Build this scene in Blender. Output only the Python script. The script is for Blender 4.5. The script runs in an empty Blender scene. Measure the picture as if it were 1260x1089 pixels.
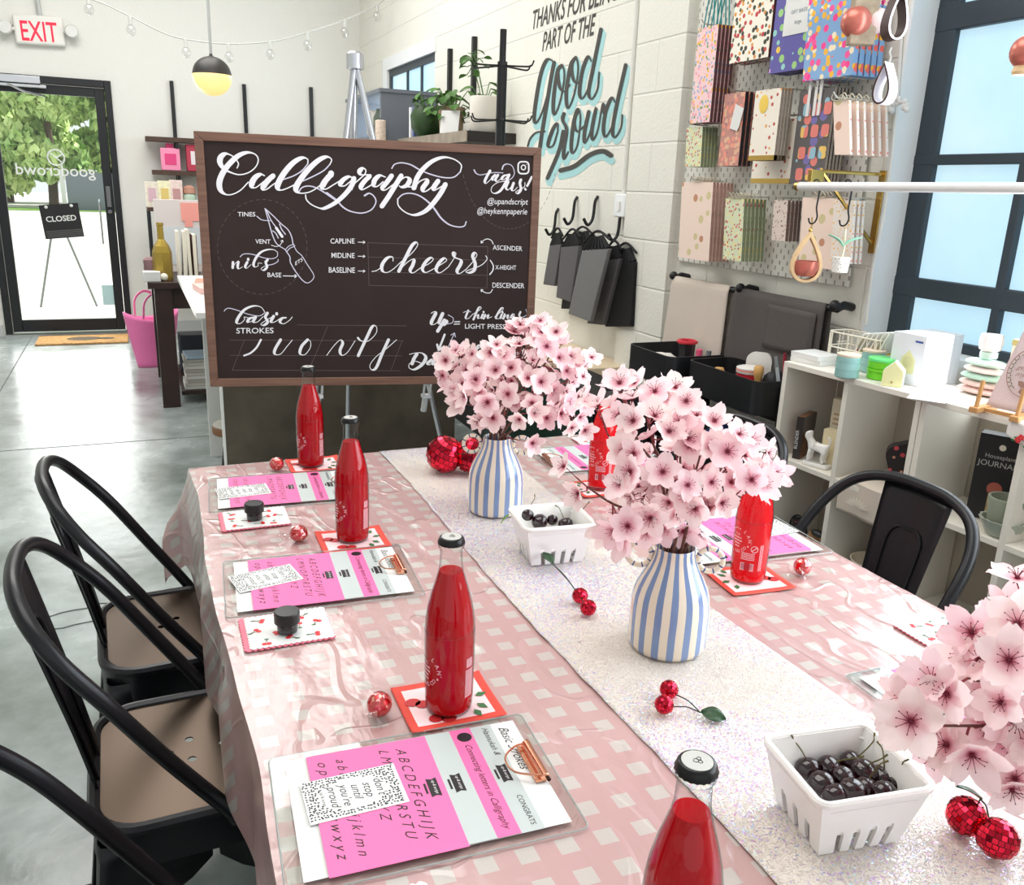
import bpy, bmesh, math, random
from mathutils import Vector, Matrix, Euler, noise
PI = math.pi
R = random.Random(7)
SC = bpy.context.scene
COL = SC.collection

# ------------------------------------------------------------------ camera, world, lights, exposure
CAM = Vector((0, 0, 1.43)); FPX = 1051.93; PW, PH = 1260, 1089
YAW, PITCH, ROLL = 0.41772152, 0.28846697, 0.03774007
_cy, _sy, _cp, _sp = math.cos(YAW), math.sin(YAW), math.cos(PITCH), math.sin(PITCH)
CF = Vector((_sy*_cp, _cy*_cp, -_sp)); _r0 = Vector((_cy, -_sy, 0)); _u0 = _r0.cross(CF)
CR = math.cos(ROLL)*_r0 + math.sin(ROLL)*_u0
CU = -math.sin(ROLL)*_r0 + math.cos(ROLL)*_u0
cam_data = bpy.data.cameras.new('camera'); cam_data.sensor_width = 36; cam_data.lens = FPX/PW*36
cam_data.clip_start = 0.02; cam_data.clip_end = 200
cam = bpy.data.objects.new('camera', cam_data); COL.objects.link(cam)
cam.matrix_world = Matrix(((CR.x, CU.x, -CF.x, CAM.x), (CR.y, CU.y, -CF.y, CAM.y), (CR.z, CU.z, -CF.z, CAM.z), (0, 0, 0, 1)))
SC.camera = cam

SC.view_settings.view_transform = 'Standard'; SC.view_settings.look = 'None'
SC.view_settings.gamma = 1; SC.view_settings.use_curve_mapping = False
SC.view_settings.exposure = 0.2

world = bpy.data.worlds.new('world'); SC.world = world; world.use_nodes = True
wn = world.node_tree; wbg = wn.nodes['Background']
wbg.inputs['Color'].default_value = (0.95, 0.975, 1.0, 1); wbg.inputs['Strength'].default_value = 0.9

def lamp(name, kind, loc, rot, energy, color=(1, 1, 1), size=None, size_y=None):
    d = bpy.data.lights.new(name, kind); d.energy = energy; d.color = color
    if kind == 'AREA':
        d.shape = 'RECTANGLE'; d.size = size; d.size_y = size_y or size
    o = bpy.data.objects.new(name, d); COL.objects.link(o); o.location = loc; o.rotation_euler = rot
    return o
sun = lamp('sun', 'SUN', (5, 8, 12), (0, 0, 0), 5.0, (1, 0.97, 0.92)); sun.data.angle = 0.02
sun.rotation_euler = Vector((-0.8, -0.18, -1)).to_track_quat('-Z', 'Y').to_euler()
# daylight entering through the big window on the right, the small far window and the glazed door
lamp('window_daylight', 'AREA', (2.05, 0.4, 1.75), (0, PI/2, 0), 74, (0.9, 0.96, 1.0), 1.7, 2.6)
lamp('far_window_daylight', 'AREA', (2.05, 7.15, 2.05), (0, PI/2, 0), 14, (0.85, 0.95, 1.0), .6, 1.2)
lamp('door_daylight', 'AREA', (-0.58, 8.66, 1.15), (-PI/2, 0, 0), 22, (1.0, 1.0, 0.98), .95, 2.0)
# broad soft panels, unseen, added under the ceiling to brighten the room
lamp('ceiling_fill', 'AREA', (0.1, 2.0, 3.9), (0, 0, 0), 62, (1, 0.97, 0.93), 2.4, 2.4)
lamp('ceiling_fill', 'AREA', (0.0, 5.9, 3.9), (0, 0, 0), 105, (1, 0.98, 0.96), 2.4, 2.4)

# ------------------------------------------------------------------ view rays used for laying things out on known planes
def ray(x, y): return CR*((x-PW/2)/FPX) - CU*((y-PH/2)/FPX) + CF
def onz(x, y, z=0.75): d = ray(x, y); return CAM + d*((z-CAM.z)/d.z)
def ony(x, y, Y): d = ray(x, y); return CAM + d*(Y/d.y)
def onx(x, y, X): d = ray(x, y); return CAM + d*(X/d.x)
def onplane(x, y, p, n): d = ray(x, y); return CAM + d*((p-CAM).dot(n)/d.dot(n))
def atd(x, y, dist): return CAM + ray(x, y)*dist       # at camera-axis depth

# ------------------------------------------------------------------ materials
def lin(c):
    return tuple(((v/255)/12.92 if v/255 <= 0.04045 else ((v/255+0.055)/1.055)**2.4) for v in c)
_mats = {}
def mat(name, rgb=(200, 200, 200), rough=0.5, metal=0.0, spec=0.5, trans=0.0, ior=1.45, emit=None, estr=0, var=0.0, vscale=30,
        bump=0.0, bscale=60, coat=0.0, alpha=1.0, sheen=0, sss=0.0):
    if name in _mats: return _mats[name]
    m = bpy.data.materials.new(name); m.use_nodes = True; nt = m.node_tree; b = nt.nodes['Principled BSDF']
    col = lin(rgb) + (1,)
    b.inputs['Base Color'].default_value = col; b.inputs['Roughness'].default_value = rough
    b.inputs['Metallic'].default_value = metal; b.inputs['Specular IOR Level'].default_value = spec
    b.inputs['Transmission Weight'].default_value = trans; b.inputs['IOR'].default_value = ior
    b.inputs['Coat Weight'].default_value = coat; b.inputs['Alpha'].default_value = alpha
    b.inputs['Sheen Weight'].default_value = sheen
    if sss: b.inputs['Subsurface Weight'].default_value = sss; b.inputs['Subsurface Radius'].default_value = (.02, .01, .01)
    if emit: b.inputs['Emission Color'].default_value = lin(emit)+(1,); b.inputs['Emission Strength'].default_value = estr
    if var or bump:
        tc = nt.nodes.new('ShaderNodeTexCoord')
        if var:
            n = nt.nodes.new('ShaderNodeTexNoise'); n.inputs['Scale'].default_value = vscale; n.inputs['Detail'].default_value = 4
            nt.links.new(tc.outputs['Object'], n.inputs['Vector'])
            mr = nt.nodes.new('ShaderNodeMapRange'); mr.inputs['From Min'].default_value = .3; mr.inputs['From Max'].default_value = .7
            mr.inputs['To Min'].default_value = 1-var; mr.inputs['To Max'].default_value = 1+var
            nt.links.new(n.outputs['Fac'], mr.inputs['Value'])
            hs = nt.nodes.new('ShaderNodeHueSaturation'); hs.inputs['Color'].default_value = col
            nt.links.new(mr.outputs['Result'], hs.inputs['Value']); nt.links.new(hs.outputs['Color'], b.inputs['Base Color'])
        if bump:
            n2 = nt.nodes.new('ShaderNodeTexNoise'); n2.inputs['Scale'].default_value = bscale; n2.inputs['Detail'].default_value = 5
            nt.links.new(tc.outputs['Object'], n2.inputs['Vector'])
            bp = nt.nodes.new('ShaderNodeBump'); bp.inputs['Strength'].default_value = bump; bp.inputs['Distance'].default_value = .01
            nt.links.new(n2.outputs['Fac'], bp.inputs['Height']); nt.links.new(bp.outputs['Normal'], b.inputs['Normal'])
    _mats[name] = m
    return m
class NT:
    """tiny node-tree helper"""
    def __init__(s, name, **kw): s.m = mat(name, **kw); s.t = s.m.node_tree; s.b = s.t.nodes['Principled BSDF']; s.o = s.t.nodes['Material Output']
    def n(s, kind, **props):
        nd = s.t.nodes.new('ShaderNode'+kind)
        for k, v in props.items():
            if k.startswith('i_'):
                key = k[2:]; key = int(key) if key.isdigit() else key.replace('_', ' ')
                nd.inputs[key].default_value = v
            else: setattr(nd, k, v)
        return nd
    def l(s, a, b): s.t.links.new(a, b)
    def math(s, op, a, b=None, c=None):
        nd = s.t.nodes.new('ShaderNodeMath'); nd.operation = op
        for i, v in enumerate((a, b, c)):
            if v is None: continue
            if isinstance(v, (int, float)): nd.inputs[i].default_value = v
            else: s.l(v, nd.inputs[i])
        return nd.outputs[0]
    def mix(s, f, a, b):
        nd = s.t.nodes.new('ShaderNodeMix'); nd.data_type = 'RGBA'
        if isinstance(f, (int, float)): nd.inputs['Factor'].default_value = f
        else: s.l(f, nd.inputs['Factor'])
        for i, v in ((6, a), (7, b)):
            if isinstance(v, tuple): nd.inputs[i].default_value = v if len(v) == 4 else v+(1,)
            else: s.l(v, nd.inputs[i])
        return nd.outputs[2]

def glassmat(name, tint=(1, 1, 1), gloss=0.9, base=0.03, rim=None):
    """thin clear sheet: mostly see-through with a fresnel reflection"""
    if name in _mats: return _mats[name]
    m = bpy.data.materials.new(name); m.use_nodes = True; t = m.node_tree
    for n in list(t.nodes):
        if n.type == 'BSDF_PRINCIPLED': t.nodes.remove(n)
    tr = t.nodes.new('ShaderNodeBsdfTransparent'); tr.inputs['Color'].default_value = tint+(1,)
    if rim:     # thicker glass along the silhouette takes more of the light
        fw = t.nodes.new('ShaderNodeLayerWeight'); fw.inputs['Blend'].default_value = .5; rp = t.nodes.new('ShaderNodeValToRGB'); t.links.new(fw.outputs['Facing'], rp.inputs['Fac'])
        rp.color_ramp.elements[0].position = .45; rp.color_ramp.elements[0].color = tint+(1,); rp.color_ramp.elements[1].position = .95; rp.color_ramp.elements[1].color = rim+(1,); t.links.new(rp.outputs['Color'], tr.inputs['Color'])
    gl = t.nodes.new('ShaderNodeBsdfGlossy'); gl.inputs['Roughness'].default_value = .03
    lw = t.nodes.new('ShaderNodeLayerWeight'); lw.inputs['Blend'].default_value = .35
    mr = t.nodes.new('ShaderNodeMapRange'); mr.inputs['To Min'].default_value = base; mr.inputs['To Max'].default_value = gloss
    t.links.new(lw.outputs['Fresnel'], mr.inputs['Value'])
    ge = t.nodes.new('ShaderNodeNewGeometry'); mu = t.nodes.new('ShaderNodeMath'); mu.operation = 'MULTIPLY_ADD'   # the inner side of a sheet adds no second reflection
    t.links.new(ge.outputs['Backfacing'], mu.inputs[0]); mu.inputs[1].default_value = -1; mu.inputs[2].default_value = 1
    mv = t.nodes.new('ShaderNodeMath'); mv.operation = 'MULTIPLY'; t.links.new(mr.outputs['Result'], mv.inputs[0]); t.links.new(mu.outputs[0], mv.inputs[1])
    mx = t.nodes.new('ShaderNodeMixShader'); t.links.new(mv.outputs[0], mx.inputs['Fac'])
    t.links.new(tr.outputs[0], mx.inputs[1]); t.links.new(gl.outputs[0], mx.inputs[2])
    t.links.new(mx.outputs[0], t.nodes['Material Output'].inputs['Surface'])
    _mats[name] = m
    return m

# ------------------------------------------------------------------ mesh builder
def catmull(pts, n=8, closed=False):
    P = [Vector(p) for p in pts]; out = []
    if len(P) < 3 and not closed:
        return [P[0].lerp(P[-1], i/n) for i in range(n+1)]
    m = len(P); segs = m if closed else m-1
    for i in range(segs):
        p1, p2 = P[i], P[(i+1) % m]
        p0 = P[(i-1) % m] if closed or i > 0 else p1*2-p2
        p3 = P[(i+2) % m] if closed or i+2 < m else p2*2-p1
        for k in range(n):
            t = k/n
            out.append(.5*((2*p1)+(p2-p0)*t+(2*p0-5*p1+4*p2-p3)*t*t+(3*p1-p0-3*p2+p3)*t*t*t))
    if not closed: out.append(P[-1])
    return out

class MB:
    def __init__(s): s.v = []; s.f = []; s.mi = []; s.cur = 0
    def add(s, vs, fs, M=None, mi=None):
        b = len(s.v); s.v += [(M @ Vector(v)) if M else Vector(v) for v in vs]
        s.f += [tuple(i+b for i in f) for f in fs]; s.mi += [s.cur if mi is None else mi]*len(fs); return s
    def bars(s, lst, ax=0, eps=.0007):
        """boxes that cross each other: each one a shade proud of the last so no faces coincide"""
        for i, (a, b) in enumerate(lst):
            a, b = list(a), list(b); a[ax] -= eps*(i+1); b[ax] += eps*(i+1); s.box(a, b)
        return s
    def box(s, a, b, M=None, mi=None):
        x0, y0, z0 = a; x1, y1, z1 = b
        return s.add([(x0,y0,z0),(x1,y0,z0),(x1,y1,z0),(x0,y1,z0),(x0,y0,z1),(x1,y0,z1),(x1,y1,z1),(x0,y1,z1)],
                     [(0,3,2,1),(4,5,6,7),(0,1,5,4),(1,2,6,5),(2,3,7,6),(3,0,4,7)], M, mi)
    def prism(s, poly, z0, z1, M=None, mi=None):
        n = len(poly); vs = [(x, y, z0) for x, y in poly]+[(x, y, z1) for x, y in poly]
        fs = [tuple(range(n-1, -1, -1)), tuple(range(n, 2*n))]+[(i, (i+1) % n, n+(i+1) % n, n+i) for i in range(n)]
        return s.add(vs, fs, M, mi)
    def lathe(s, prof, n=32, M=None, mi=None, cap0=True, cap1=True, fn=None):
        vs = []; fs = []
        for r, z in prof:
            for k in range(n):
                a = 2*PI*k/n; rr = fn(r, z, a) if fn else r
                vs.append((rr*math.cos(a), rr*math.sin(a), z))
        m = len(prof)
        for i in range(m-1):
            for k in range(n):
                k2 = (k+1) % n; fs.append((i*n+k, i*n+k2, (i+1)*n+k2, (i+1)*n+k))
        if cap0: fs.append(tuple(range(n-1, -1, -1)))
        if cap1: fs.append(tuple((m-1)*n+k for k in range(n)))
        return s.add(vs, fs, M, mi)
    def cyl(s, p0, p1, r0, r1=None, n=12, mi=None):
        p0, p1 = Vector(p0), Vector(p1); return s.tube([p0, p1], [r0, r0 if r1 is None else r1], n, mi=mi)
    def tube(s, path, r, n=8, closed=False, M=None, mi=None, flat=1.0):
        P = [Vector(p) for p in path]; m = len(P)
        rs = [r]*m if isinstance(r, (int, float)) else list(r)
        vs = []; fs = []; prev = None
        for i in range(m):
            a = P[(i-1) % m] if closed or i > 0 else P[i]; b = P[(i+1) % m] if closed or i < m-1 else P[i]
            t = (b-a).normalized() if (b-a).length > 1e-9 else Vector((0, 0, 1))
            if prev is None:
                u = t.orthogonal().normalized()
            else:
                u = (prev - t*prev.dot(t)); u = u.normalized() if u.length > 1e-6 else t.orthogonal().normalized()
            prev = u; w = t.cross(u)
            for k in range(n):
                an = 2*PI*k/n; vs.append(P[i]+u*(rs[i]*math.cos(an))+w*(rs[i]*flat*math.sin(an)))
        for i in range(m if closed else m-1):
            j = (i+1) % m
            for k in range(n):
                k2 = (k+1) % n; fs.append((i*n+k, i*n+k2, j*n+k2, j*n+k))
        if not closed: fs += [tuple(range(n-1, -1, -1)), tuple((m-1)*n+k for k in range(n))]
        return s.add(vs, fs, M, mi)
    def sphere(s, c, r, nu=16, nv=10, sc=(1, 1, 1), M=None, mi=None, fn=None):
        c = Vector(c); vs = [Vector((0, 0, -1))]; fs = []
        for i in range(1, nv):
            ph = -PI/2+PI*i/nv
            for k in range(nu):
                a = 2*PI*k/nu; vs.append(Vector((math.cos(ph)*math.cos(a), math.cos(ph)*math.sin(a), math.sin(ph))))
        vs.append(Vector((0, 0, 1)))
        for k in range(nu): fs.append((0, 1+(k+1) % nu, 1+k))
        for i in range(nv-2):
            for k in range(nu):
                k2 = (k+1) % nu; fs.append((1+i*nu+k, 1+i*nu+k2, 1+(i+1)*nu+k2, 1+(i+1)*nu+k))
        top = len(vs)-1
        for k in range(nu): fs.append((1+(nv-2)*nu+k, 1+(nv-2)*nu+(k+1) % nu, top))
        if fn: vs = [fn(v) for v in vs]
        return s.add([c+Vector((v.x*r*sc[0], v.y*r*sc[1], v.z*r*sc[2])) for v in vs], fs, M, mi)
    def grid(s, fn, nu, nv, mi=None, M=None):
        vs = [fn(i/nu, j/nv) for j in range(nv+1) for i in range(nu+1)]
        fs = [(j*(nu+1)+i, j*(nu+1)+i+1, (j+1)*(nu+1)+i+1, (j+1)*(nu+1)+i) for j in range(nv) for i in range(nu)]
        return s.add(vs, fs, M, mi)
    def poly(s, pts, M=None, mi=None): return s.add(pts, [tuple(range(len(pts)))], M, mi)
    def disc(s, c, r, n=16, ry=None, M=None, mi=None, up=None):
        c = Vector(c); return s.poly([c+Vector((r*math.cos(2*PI*k/n), (ry or r)*math.sin(2*PI*k/n), 0)) for k in range(n)], M, mi)
    def brush(s, pts, thin, thick, fmap, n=6, smooth=True, mi=None):
        """pointed-pen stroke: heavy where it travels down, fine where it travels up; pts are 2-D, y downwards"""
        P = catmull([(x, y, 0) for x, y in pts], n) if smooth and len(pts) > 2 else [Vector((x, y, 0)) for x, y in pts]
        m = len(P); ds = []
        for i in range(m):
            d = P[min(i+1, m-1)]-P[max(i-1, 0)]; ds.append(d.normalized() if d.length > 1e-9 else Vector((1, 0, 0)))
        ws = [thin+(thick-thin)*max(0, d.y*.95-d.x*.28)**1.0 for d in ds]
        for _ in range(3): ws = [(ws[max(i-1, 0)]+2*ws[i]+ws[min(i+1, m-1)])/4 for i in range(m)]
        vs = []; fs = []; s.lift = getattr(s, 'lift', 0)+1; d0 = 3e-5*(s.lift % 40)     # every pass lies a hair above the last
        for k_, (p, d, w) in enumerate(zip(P, ds, ws)):
            nrm = Vector((-d.y, d.x, 0))
            for sg in (-1, 1):
                q = p+nrm*(sg*w/2); vs.append(fmap(q.x, q.y, d0+6e-6*k_))
        for i in range(m-1): fs.append((2*i, 2*i+1, 2*i+3, 2*i+2))
        s.add(vs, fs, None, mi)
        for e in (0, m-1):
            s.add([fmap(P[e].x+ws[e]/2*math.cos(2*PI*k/10), P[e].y+ws[e]/2*math.sin(2*PI*k/10), d0+6e-6*e+1e-5) for k in range(10)], [tuple(range(10))], None, mi)
        return s
    def text(s, body, fmap, size=1.0, shear=0, bold=0.0, align='CENTER', width=None, mi=None, spacing=1.0):
        vs, fs = textgeo(body, shear, bold, spacing)
        xs = [v[0] for v in vs]; x0, x1 = min(xs), max(xs)
        kx = ky = size
        if width: kx = width/max(1e-6, (x1-x0)); ky = kx if size == 1.0 else size
        off = {'CENTER': (x0+x1)/2, 'LEFT': x0, 'RIGHT': x1}[align]
        return s.add([fmap((v[0]-off)*kx, v[1]*ky) for v in vs], fs, None, mi)
    def mesh(s, name):
        me = bpy.data.meshes.new(name); me.from_pydata([tuple(v) for v in s.v], [], s.f); me.update(); return me

_tg = {}
def textgeo(body, shear=0, bold=0.0, spacing=1.0):
    k = (body, shear, bold, spacing)
    if k in _tg: return _tg[k]
    c = bpy.data.curves.new('text_tmp', 'FONT'); c.body = body; c.size = 1.4; c.shear = shear; c.offset = bold; c.resolution_u = 3
    c.space_character = spacing
    o = bpy.data.objects.new('text_tmp', c); COL.objects.link(o)
    dg = bpy.context.evaluated_depsgraph_get(); dg.update()
    me = bpy.data.meshes.new_from_object(o.evaluated_get(dg))
    _tg[k] = ([tuple(v.co) for v in me.vertices], [tuple(p.vertices) for p in me.polygons])
    bpy.data.objects.remove(o); bpy.data.curves.remove(c); bpy.data.meshes.remove(me)
    return _tg[k]

def obj(name, mb, m, parent=None, loc=(0, 0, 0), rot=None, bevel=0, seg=2, angle=38, solid=0, subsurf=0, flat=False):
    me = mb.mesh(name) if isinstance(mb, MB) else mb
    if isinstance(mb, MB):
        for q in (m if isinstance(m, (list, tuple)) else [m]): me.materials.append(q)
        if any(mb.mi): me.polygons.foreach_set('material_index', mb.mi)
        if not flat:
            me.polygons.foreach_set('use_smooth', [True]*len(me.polygons))
            me.set_sharp_from_angle(angle=math.radians(angle))
    o = bpy.data.objects.new(name, me); COL.objects.link(o); o.location = loc
    if rot: o.rotation_euler = rot
    if parent: o.parent = parent
    if solid: md = o.modifiers.new('solid', 'SOLIDIFY'); md.thickness = solid; md.offset = -1
    if subsurf: md = o.modifiers.new('sub', 'SUBSURF'); md.levels = subsurf; md.render_levels = subsurf
    if bevel: md = o.modifiers.new('bevel', 'BEVEL'); md.width = bevel; md.segments = seg; md.limit_method = 'ANGLE'; md.angle_limit = math.radians(40)
    return o
def tag(o, label, cat, group=None, kind=None):
    if label: o['label'] = label
    if cat: o['category'] = cat
    if group: o['group'] = group
    if kind: o['kind'] = kind
    return o
def thing(name, label, cat, loc=(0, 0, 0), rotz=0, group=None, rot=None):
    o = bpy.data.objects.new(name, None); o.empty_display_size = .05; COL.objects.link(o)
    o.location = loc; o.rotation_euler = rot if rot else (0, 0, rotz)
    return tag(o, label, cat, group)
def struct(name, mb, m, parent=None, **kw):
    o = obj(name, mb, m, parent, **kw); o['kind'] = 'structure'; return o
def kids(o): return [c for c in COL.objects if c.parent == o]
def dup(root, loc, rotz=None, label=None, group=None, tree=None):
    r = root.copy(); COL.objects.link(r); r.location = loc
    if rotz is not None: r.rotation_euler = (0, 0, rotz)
    if label: r['label'] = label
    if group: r['group'] = group
    for ch in kids(root):
        c = ch.copy(); COL.objects.link(c); c.parent = r
        for g in kids(ch):
            d = g.copy(); COL.objects.link(d); d.parent = c
    return r
def frame(o, ex, ey):
    """matrix with origin o, x axis ex, y axis close to ey"""
    ex = Vector(ex).normalized(); ez = ex.cross(Vector(ey)).normalized(); ey = ez.cross(ex)
    return Matrix(((ex.x, ey.x, ez.x, o[0]), (ex.y, ey.y, ez.y, o[1]), (ex.z, ey.z, ez.z, o[2]), (0, 0, 0, 1)))
def rrect(w, h, r, n=5, cx=0, cy=0):
    out = []
    for sx, sy, a0 in ((1, 1, 0), (-1, 1, PI/2), (-1, -1, PI), (1, -1, 3*PI/2)):
        for k in range(n+1):
            a = a0+PI/2*k/n; out.append((cx+sx*(w/2-r)+r*math.cos(a), cy+sy*(h/2-r)+r*math.sin(a)))
    return out
TZ = 0.75
# ------------------------------------------------------------------ the room shell
WX, WY, CZ = 2.15, 8.78, 4.0
# polished concrete
f = NT('polished_concrete', rgb=(150, 158, 158), rough=.22, spec=.6)
tc = f.n('TexCoord'); n1 = f.n('TexNoise', i_Scale=1.3, i_Detail=7.0, i_Roughness=.62); n2 = f.n('TexNoise', i_Scale=9.0, i_Detail=6.0)
f.l(tc.outputs['Object'], n1.inputs['Vector']); f.l(tc.outputs['Object'], n2.inputs['Vector'])
cr = f.n('ValToRGB'); e = cr.color_ramp.elements
e[0].position = .34; e[0].color = lin((112, 121, 114))+(1,); e[1].position = .66; e[1].color = lin((178, 187, 186))+(1,)
f.l(n1.outputs['Fac'], cr.inputs['Fac'])
mz = f.n('MapRange', i_From_Min=.3, i_From_Max=.7, i_To_Min=.9, i_To_Max=1.08); f.l(n2.outputs['Fac'], mz.inputs['Value'])
hs = f.n('HueSaturation'); f.l(cr.outputs['Color'], hs.inputs['Color']); f.l(mz.outputs['Result'], hs.inputs['Value']); f.l(hs.outputs['Color'], f.b.inputs['Base Color'])
mr = f.n('MapRange', i_From_Min=.3, i_From_Max=.7, i_To_Min=.13, i_To_Max=.34); f.l(n1.outputs['Fac'], mr.inputs['Value']); f.l(mr.outputs['Result'], f.b.inputs['Roughness'])
bp = f.n('Bump', i_Strength=.10, i_Distance=.02); f.l(n2.outputs['Fac'], bp.inputs['Height']); f.l(bp.outputs['Normal'], f.b.inputs['Normal'])
floor = struct('floor', MB().box((-4, -3, -.1), (WX+.25, WY+.2, 0)), f.m)
jm = mat('saw_cut_dark', (96, 100, 98), .8)
struct('trim_1', MB().box((-4, 5.02, 0), (WX, 5.03, .0008)).box((-.9, -3, 0), (-.892, WY, .0008)), jm)
crack = MB()
for k, pts in enumerate([[(-.42, 2.95), (-.2, 3.0), (.02, 3.02), (.15, 3.05)], [(-.42, 2.95), (-.36, 2.86), (-.15, 2.9), (.08, 2.98), (.15, 3.05)]]):
    P = catmull([(x, y, .0012) for x, y in pts], 6); crack.tube([p+Vector((R.uniform(-.012, .012), R.uniform(-.012, .012), 0)) for p in P], .0022, 5)
struct('trim_2', crack, jm)

w = NT('white_painted_block', rgb=(232, 231, 225), rough=.75, bump=.22, bscale=45)
wallm = w.m
# painted masonry with faint course lines
b = NT('painted_cinder_block', rgb=(234, 232, 222), rough=.75)
tc = b.n('TexCoord'); sp = b.n('SeparateXYZ'); b.l(tc.outputs['Object'], sp.inputs[0])
cb = b.n('CombineXYZ'); b.l(sp.outputs['Y'], cb.inputs['X']); b.l(sp.outputs['Z'], cb.inputs['Y'])
br = b.n('TexBrick', i_Scale=1.0, i_Mortar_Size=.006, i_Brick_Width=.42, i_Row_Height=.205, i_Mortar_Smooth=.6)
b.l(cb.outputs[0], br.inputs['Vector']); nz = b.n('TexNoise', i_Scale=70.0, i_Detail=6.0); b.l(tc.outputs['Object'], nz.inputs['Vector'])
hh = b.math('SUBTRACT', b.math('MULTIPLY', nz.outputs['Fac'], .5), br.outputs['Fac'])
bp = b.n('Bump', i_Strength=.55, i_Distance=.008); b.l(hh, bp.inputs['Height']); b.l(bp.outputs['Normal'], b.b.inputs['Normal'])
blockm = b.m
DX0, DX1, DZ = -1.10, -0.06, 2.20
m = MB().box((-4, WY, 0), (DX0, WY+.2, CZ)).box((DX1, WY, 0), (WX+.25, WY+.2, CZ)).box((DX0, WY, DZ), (DX1, WY+.2, CZ))
struct('wall_back', m, wallm)
W1 = (6.50, 7.78, 1.62, 2.37); W2 = (-0.9, 2.085, .985, 2.78)
m = MB()
for y0, y1, z0, z1 in ((-3, W2[0], 0, CZ), (W2[0], W2[1], 0, W2[2]), (W2[0], W2[1], W2[3], CZ), (W2[1], W1[0], 0, CZ), (W1[0], W1[1], 0, W1[2]), (W1[0], W1[1], W1[3], CZ), (W1[1], WY+.2, 0, CZ)):
    m.box((WX, y0, z0), (WX+.25, y1, z1))
struct('wall_right', m, blockm)
struct('wall_left', MB().box((-4.2, -3, 0), (-4, WY+.2, CZ)), wallm)
struct('ceiling', MB().box((-4.2, -3, CZ), (WX+.25, WY+.2, CZ+.15)), mat('ceiling_white', (225, 225, 222), .8))
pl = MB().box((WX-.05, 3.165, 0), (WX-.0005, 3.545, CZ-.001))
struct('trim_3', pl, blockm)
struct('baseboard_back', MB().box((DX1+.02, WY-.015, 0), (WX, WY, .1)).box((-4, WY-.015, 0), (DX0-.02, WY, .1)), mat('grey_baseboard', (196, 198, 198), .5))
# far small window
black_m = mat('black_metal', (26, 27, 30), .38, .0, spec=.5)
steel_m = mat('charcoal_window_steel', (52, 62, 70), .5)
gl = NT('frosted_daylit_glass', rgb=(190, 225, 240), rough=.3)
tc = gl.n('TexCoord'); nz = gl.n('TexNoise', i_Scale=2.2, i_Detail=5.0); gl.l(tc.outputs['Object'], nz.inputs['Vector'])
crr = gl.n('ValToRGB'); e = crr.color_ramp.elements; e[0].position = .35; e[0].color = lin((186, 226, 246))+(1,); e[1].position = .68; e[1].color = lin((214, 240, 250))+(1,)
gl.l(nz.outputs['Fac'], crr.inputs['Fac']); gl.l(crr.outputs['Color'], gl.b.inputs['Emission Color']); gl.b.inputs['Emission Strength'].default_value = .72
gl.b.inputs['Base Color'].default_value = lin((120, 150, 165))+(1,)
y0, y1, z0, z1 = W1
m = MB(); XF = WX+.012
for a, c in (((XF, y0, z0), (XF+.04, y0+.035, z1)), ((XF, y1-.06, z0), (XF+.04, y1, z1)), ((XF, y0, z1-.055), (XF+.04, y1, z1)), ((XF, y0, z0), (XF+.04, y1, z0+.05))): m.bars([(a, c)], 0, .0006*(1+len(m.f)//6))
for yy in (y0+.36, y0+.74): m.box((XF, yy, z0), (XF+.04, yy+.028, z1))
win1 = struct('window_1', m, steel_m); struct('pane', MB().box((XF+.015, y0, z0), (XF+.022, y1, z1)), gl.m, win1)
trimw = mat('white_gloss_trim', (240, 243, 244), .4)
struct('trim_4', MB().box((WX-.012, y0-.03, z1), (WX-.0003, y1+.13, z1+.1)).box((WX-.012, y1, z0), (WX-.0003, y1+.13, z1)), trimw)
# big steel window beside the shelves
XF = WX+.10; y0, y1, z0, z1 = W2
m = MB(); fb = [((XF, y1-.085, z0), (XF+.05, y1-.005, z1)), ((XF, y0, z0), (XF+.05, y0+.06, z1)), ((XF, y0, z0), (XF+.05, y1-.005, z0+.05)), ((XF, y0, z1-.06), (XF+.05, y1-.005, z1))]
for zz, hgt in ((1.955, .07), (1.56, .03), (1.178, .06)): fb.append(((XF, y0+.001, zz-hgt/2), (XF+.05, y1-.006, zz+hgt/2)))
for yy in (1.685, 1.36, 1.03, .70, .37, .04, -.29, -.6): fb.append(((XF, yy, z0+.001), (XF+.045, yy+.028, 1.555)))
for yy in (1.36, .70, .04, -.6): fb.append(((XF, yy+.001, 1.565), (XF+.045, yy+.027, z1-.001)))
m.bars(fb, 0, .0004)
win2 = struct('window_2', m, steel_m, bevel=.004); struct('pane', MB().box((XF+.02, y0, z0), (XF+.028, y1, z1)), gl.m, win2)
struct('trim_5', MB().box((WX+.0, y1-.012, z0), (WX+.12, y1-.0004, z1)).box((WX-.0, y0, z0), (WX+.10, y1, z0+.02)), trimw)

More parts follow.
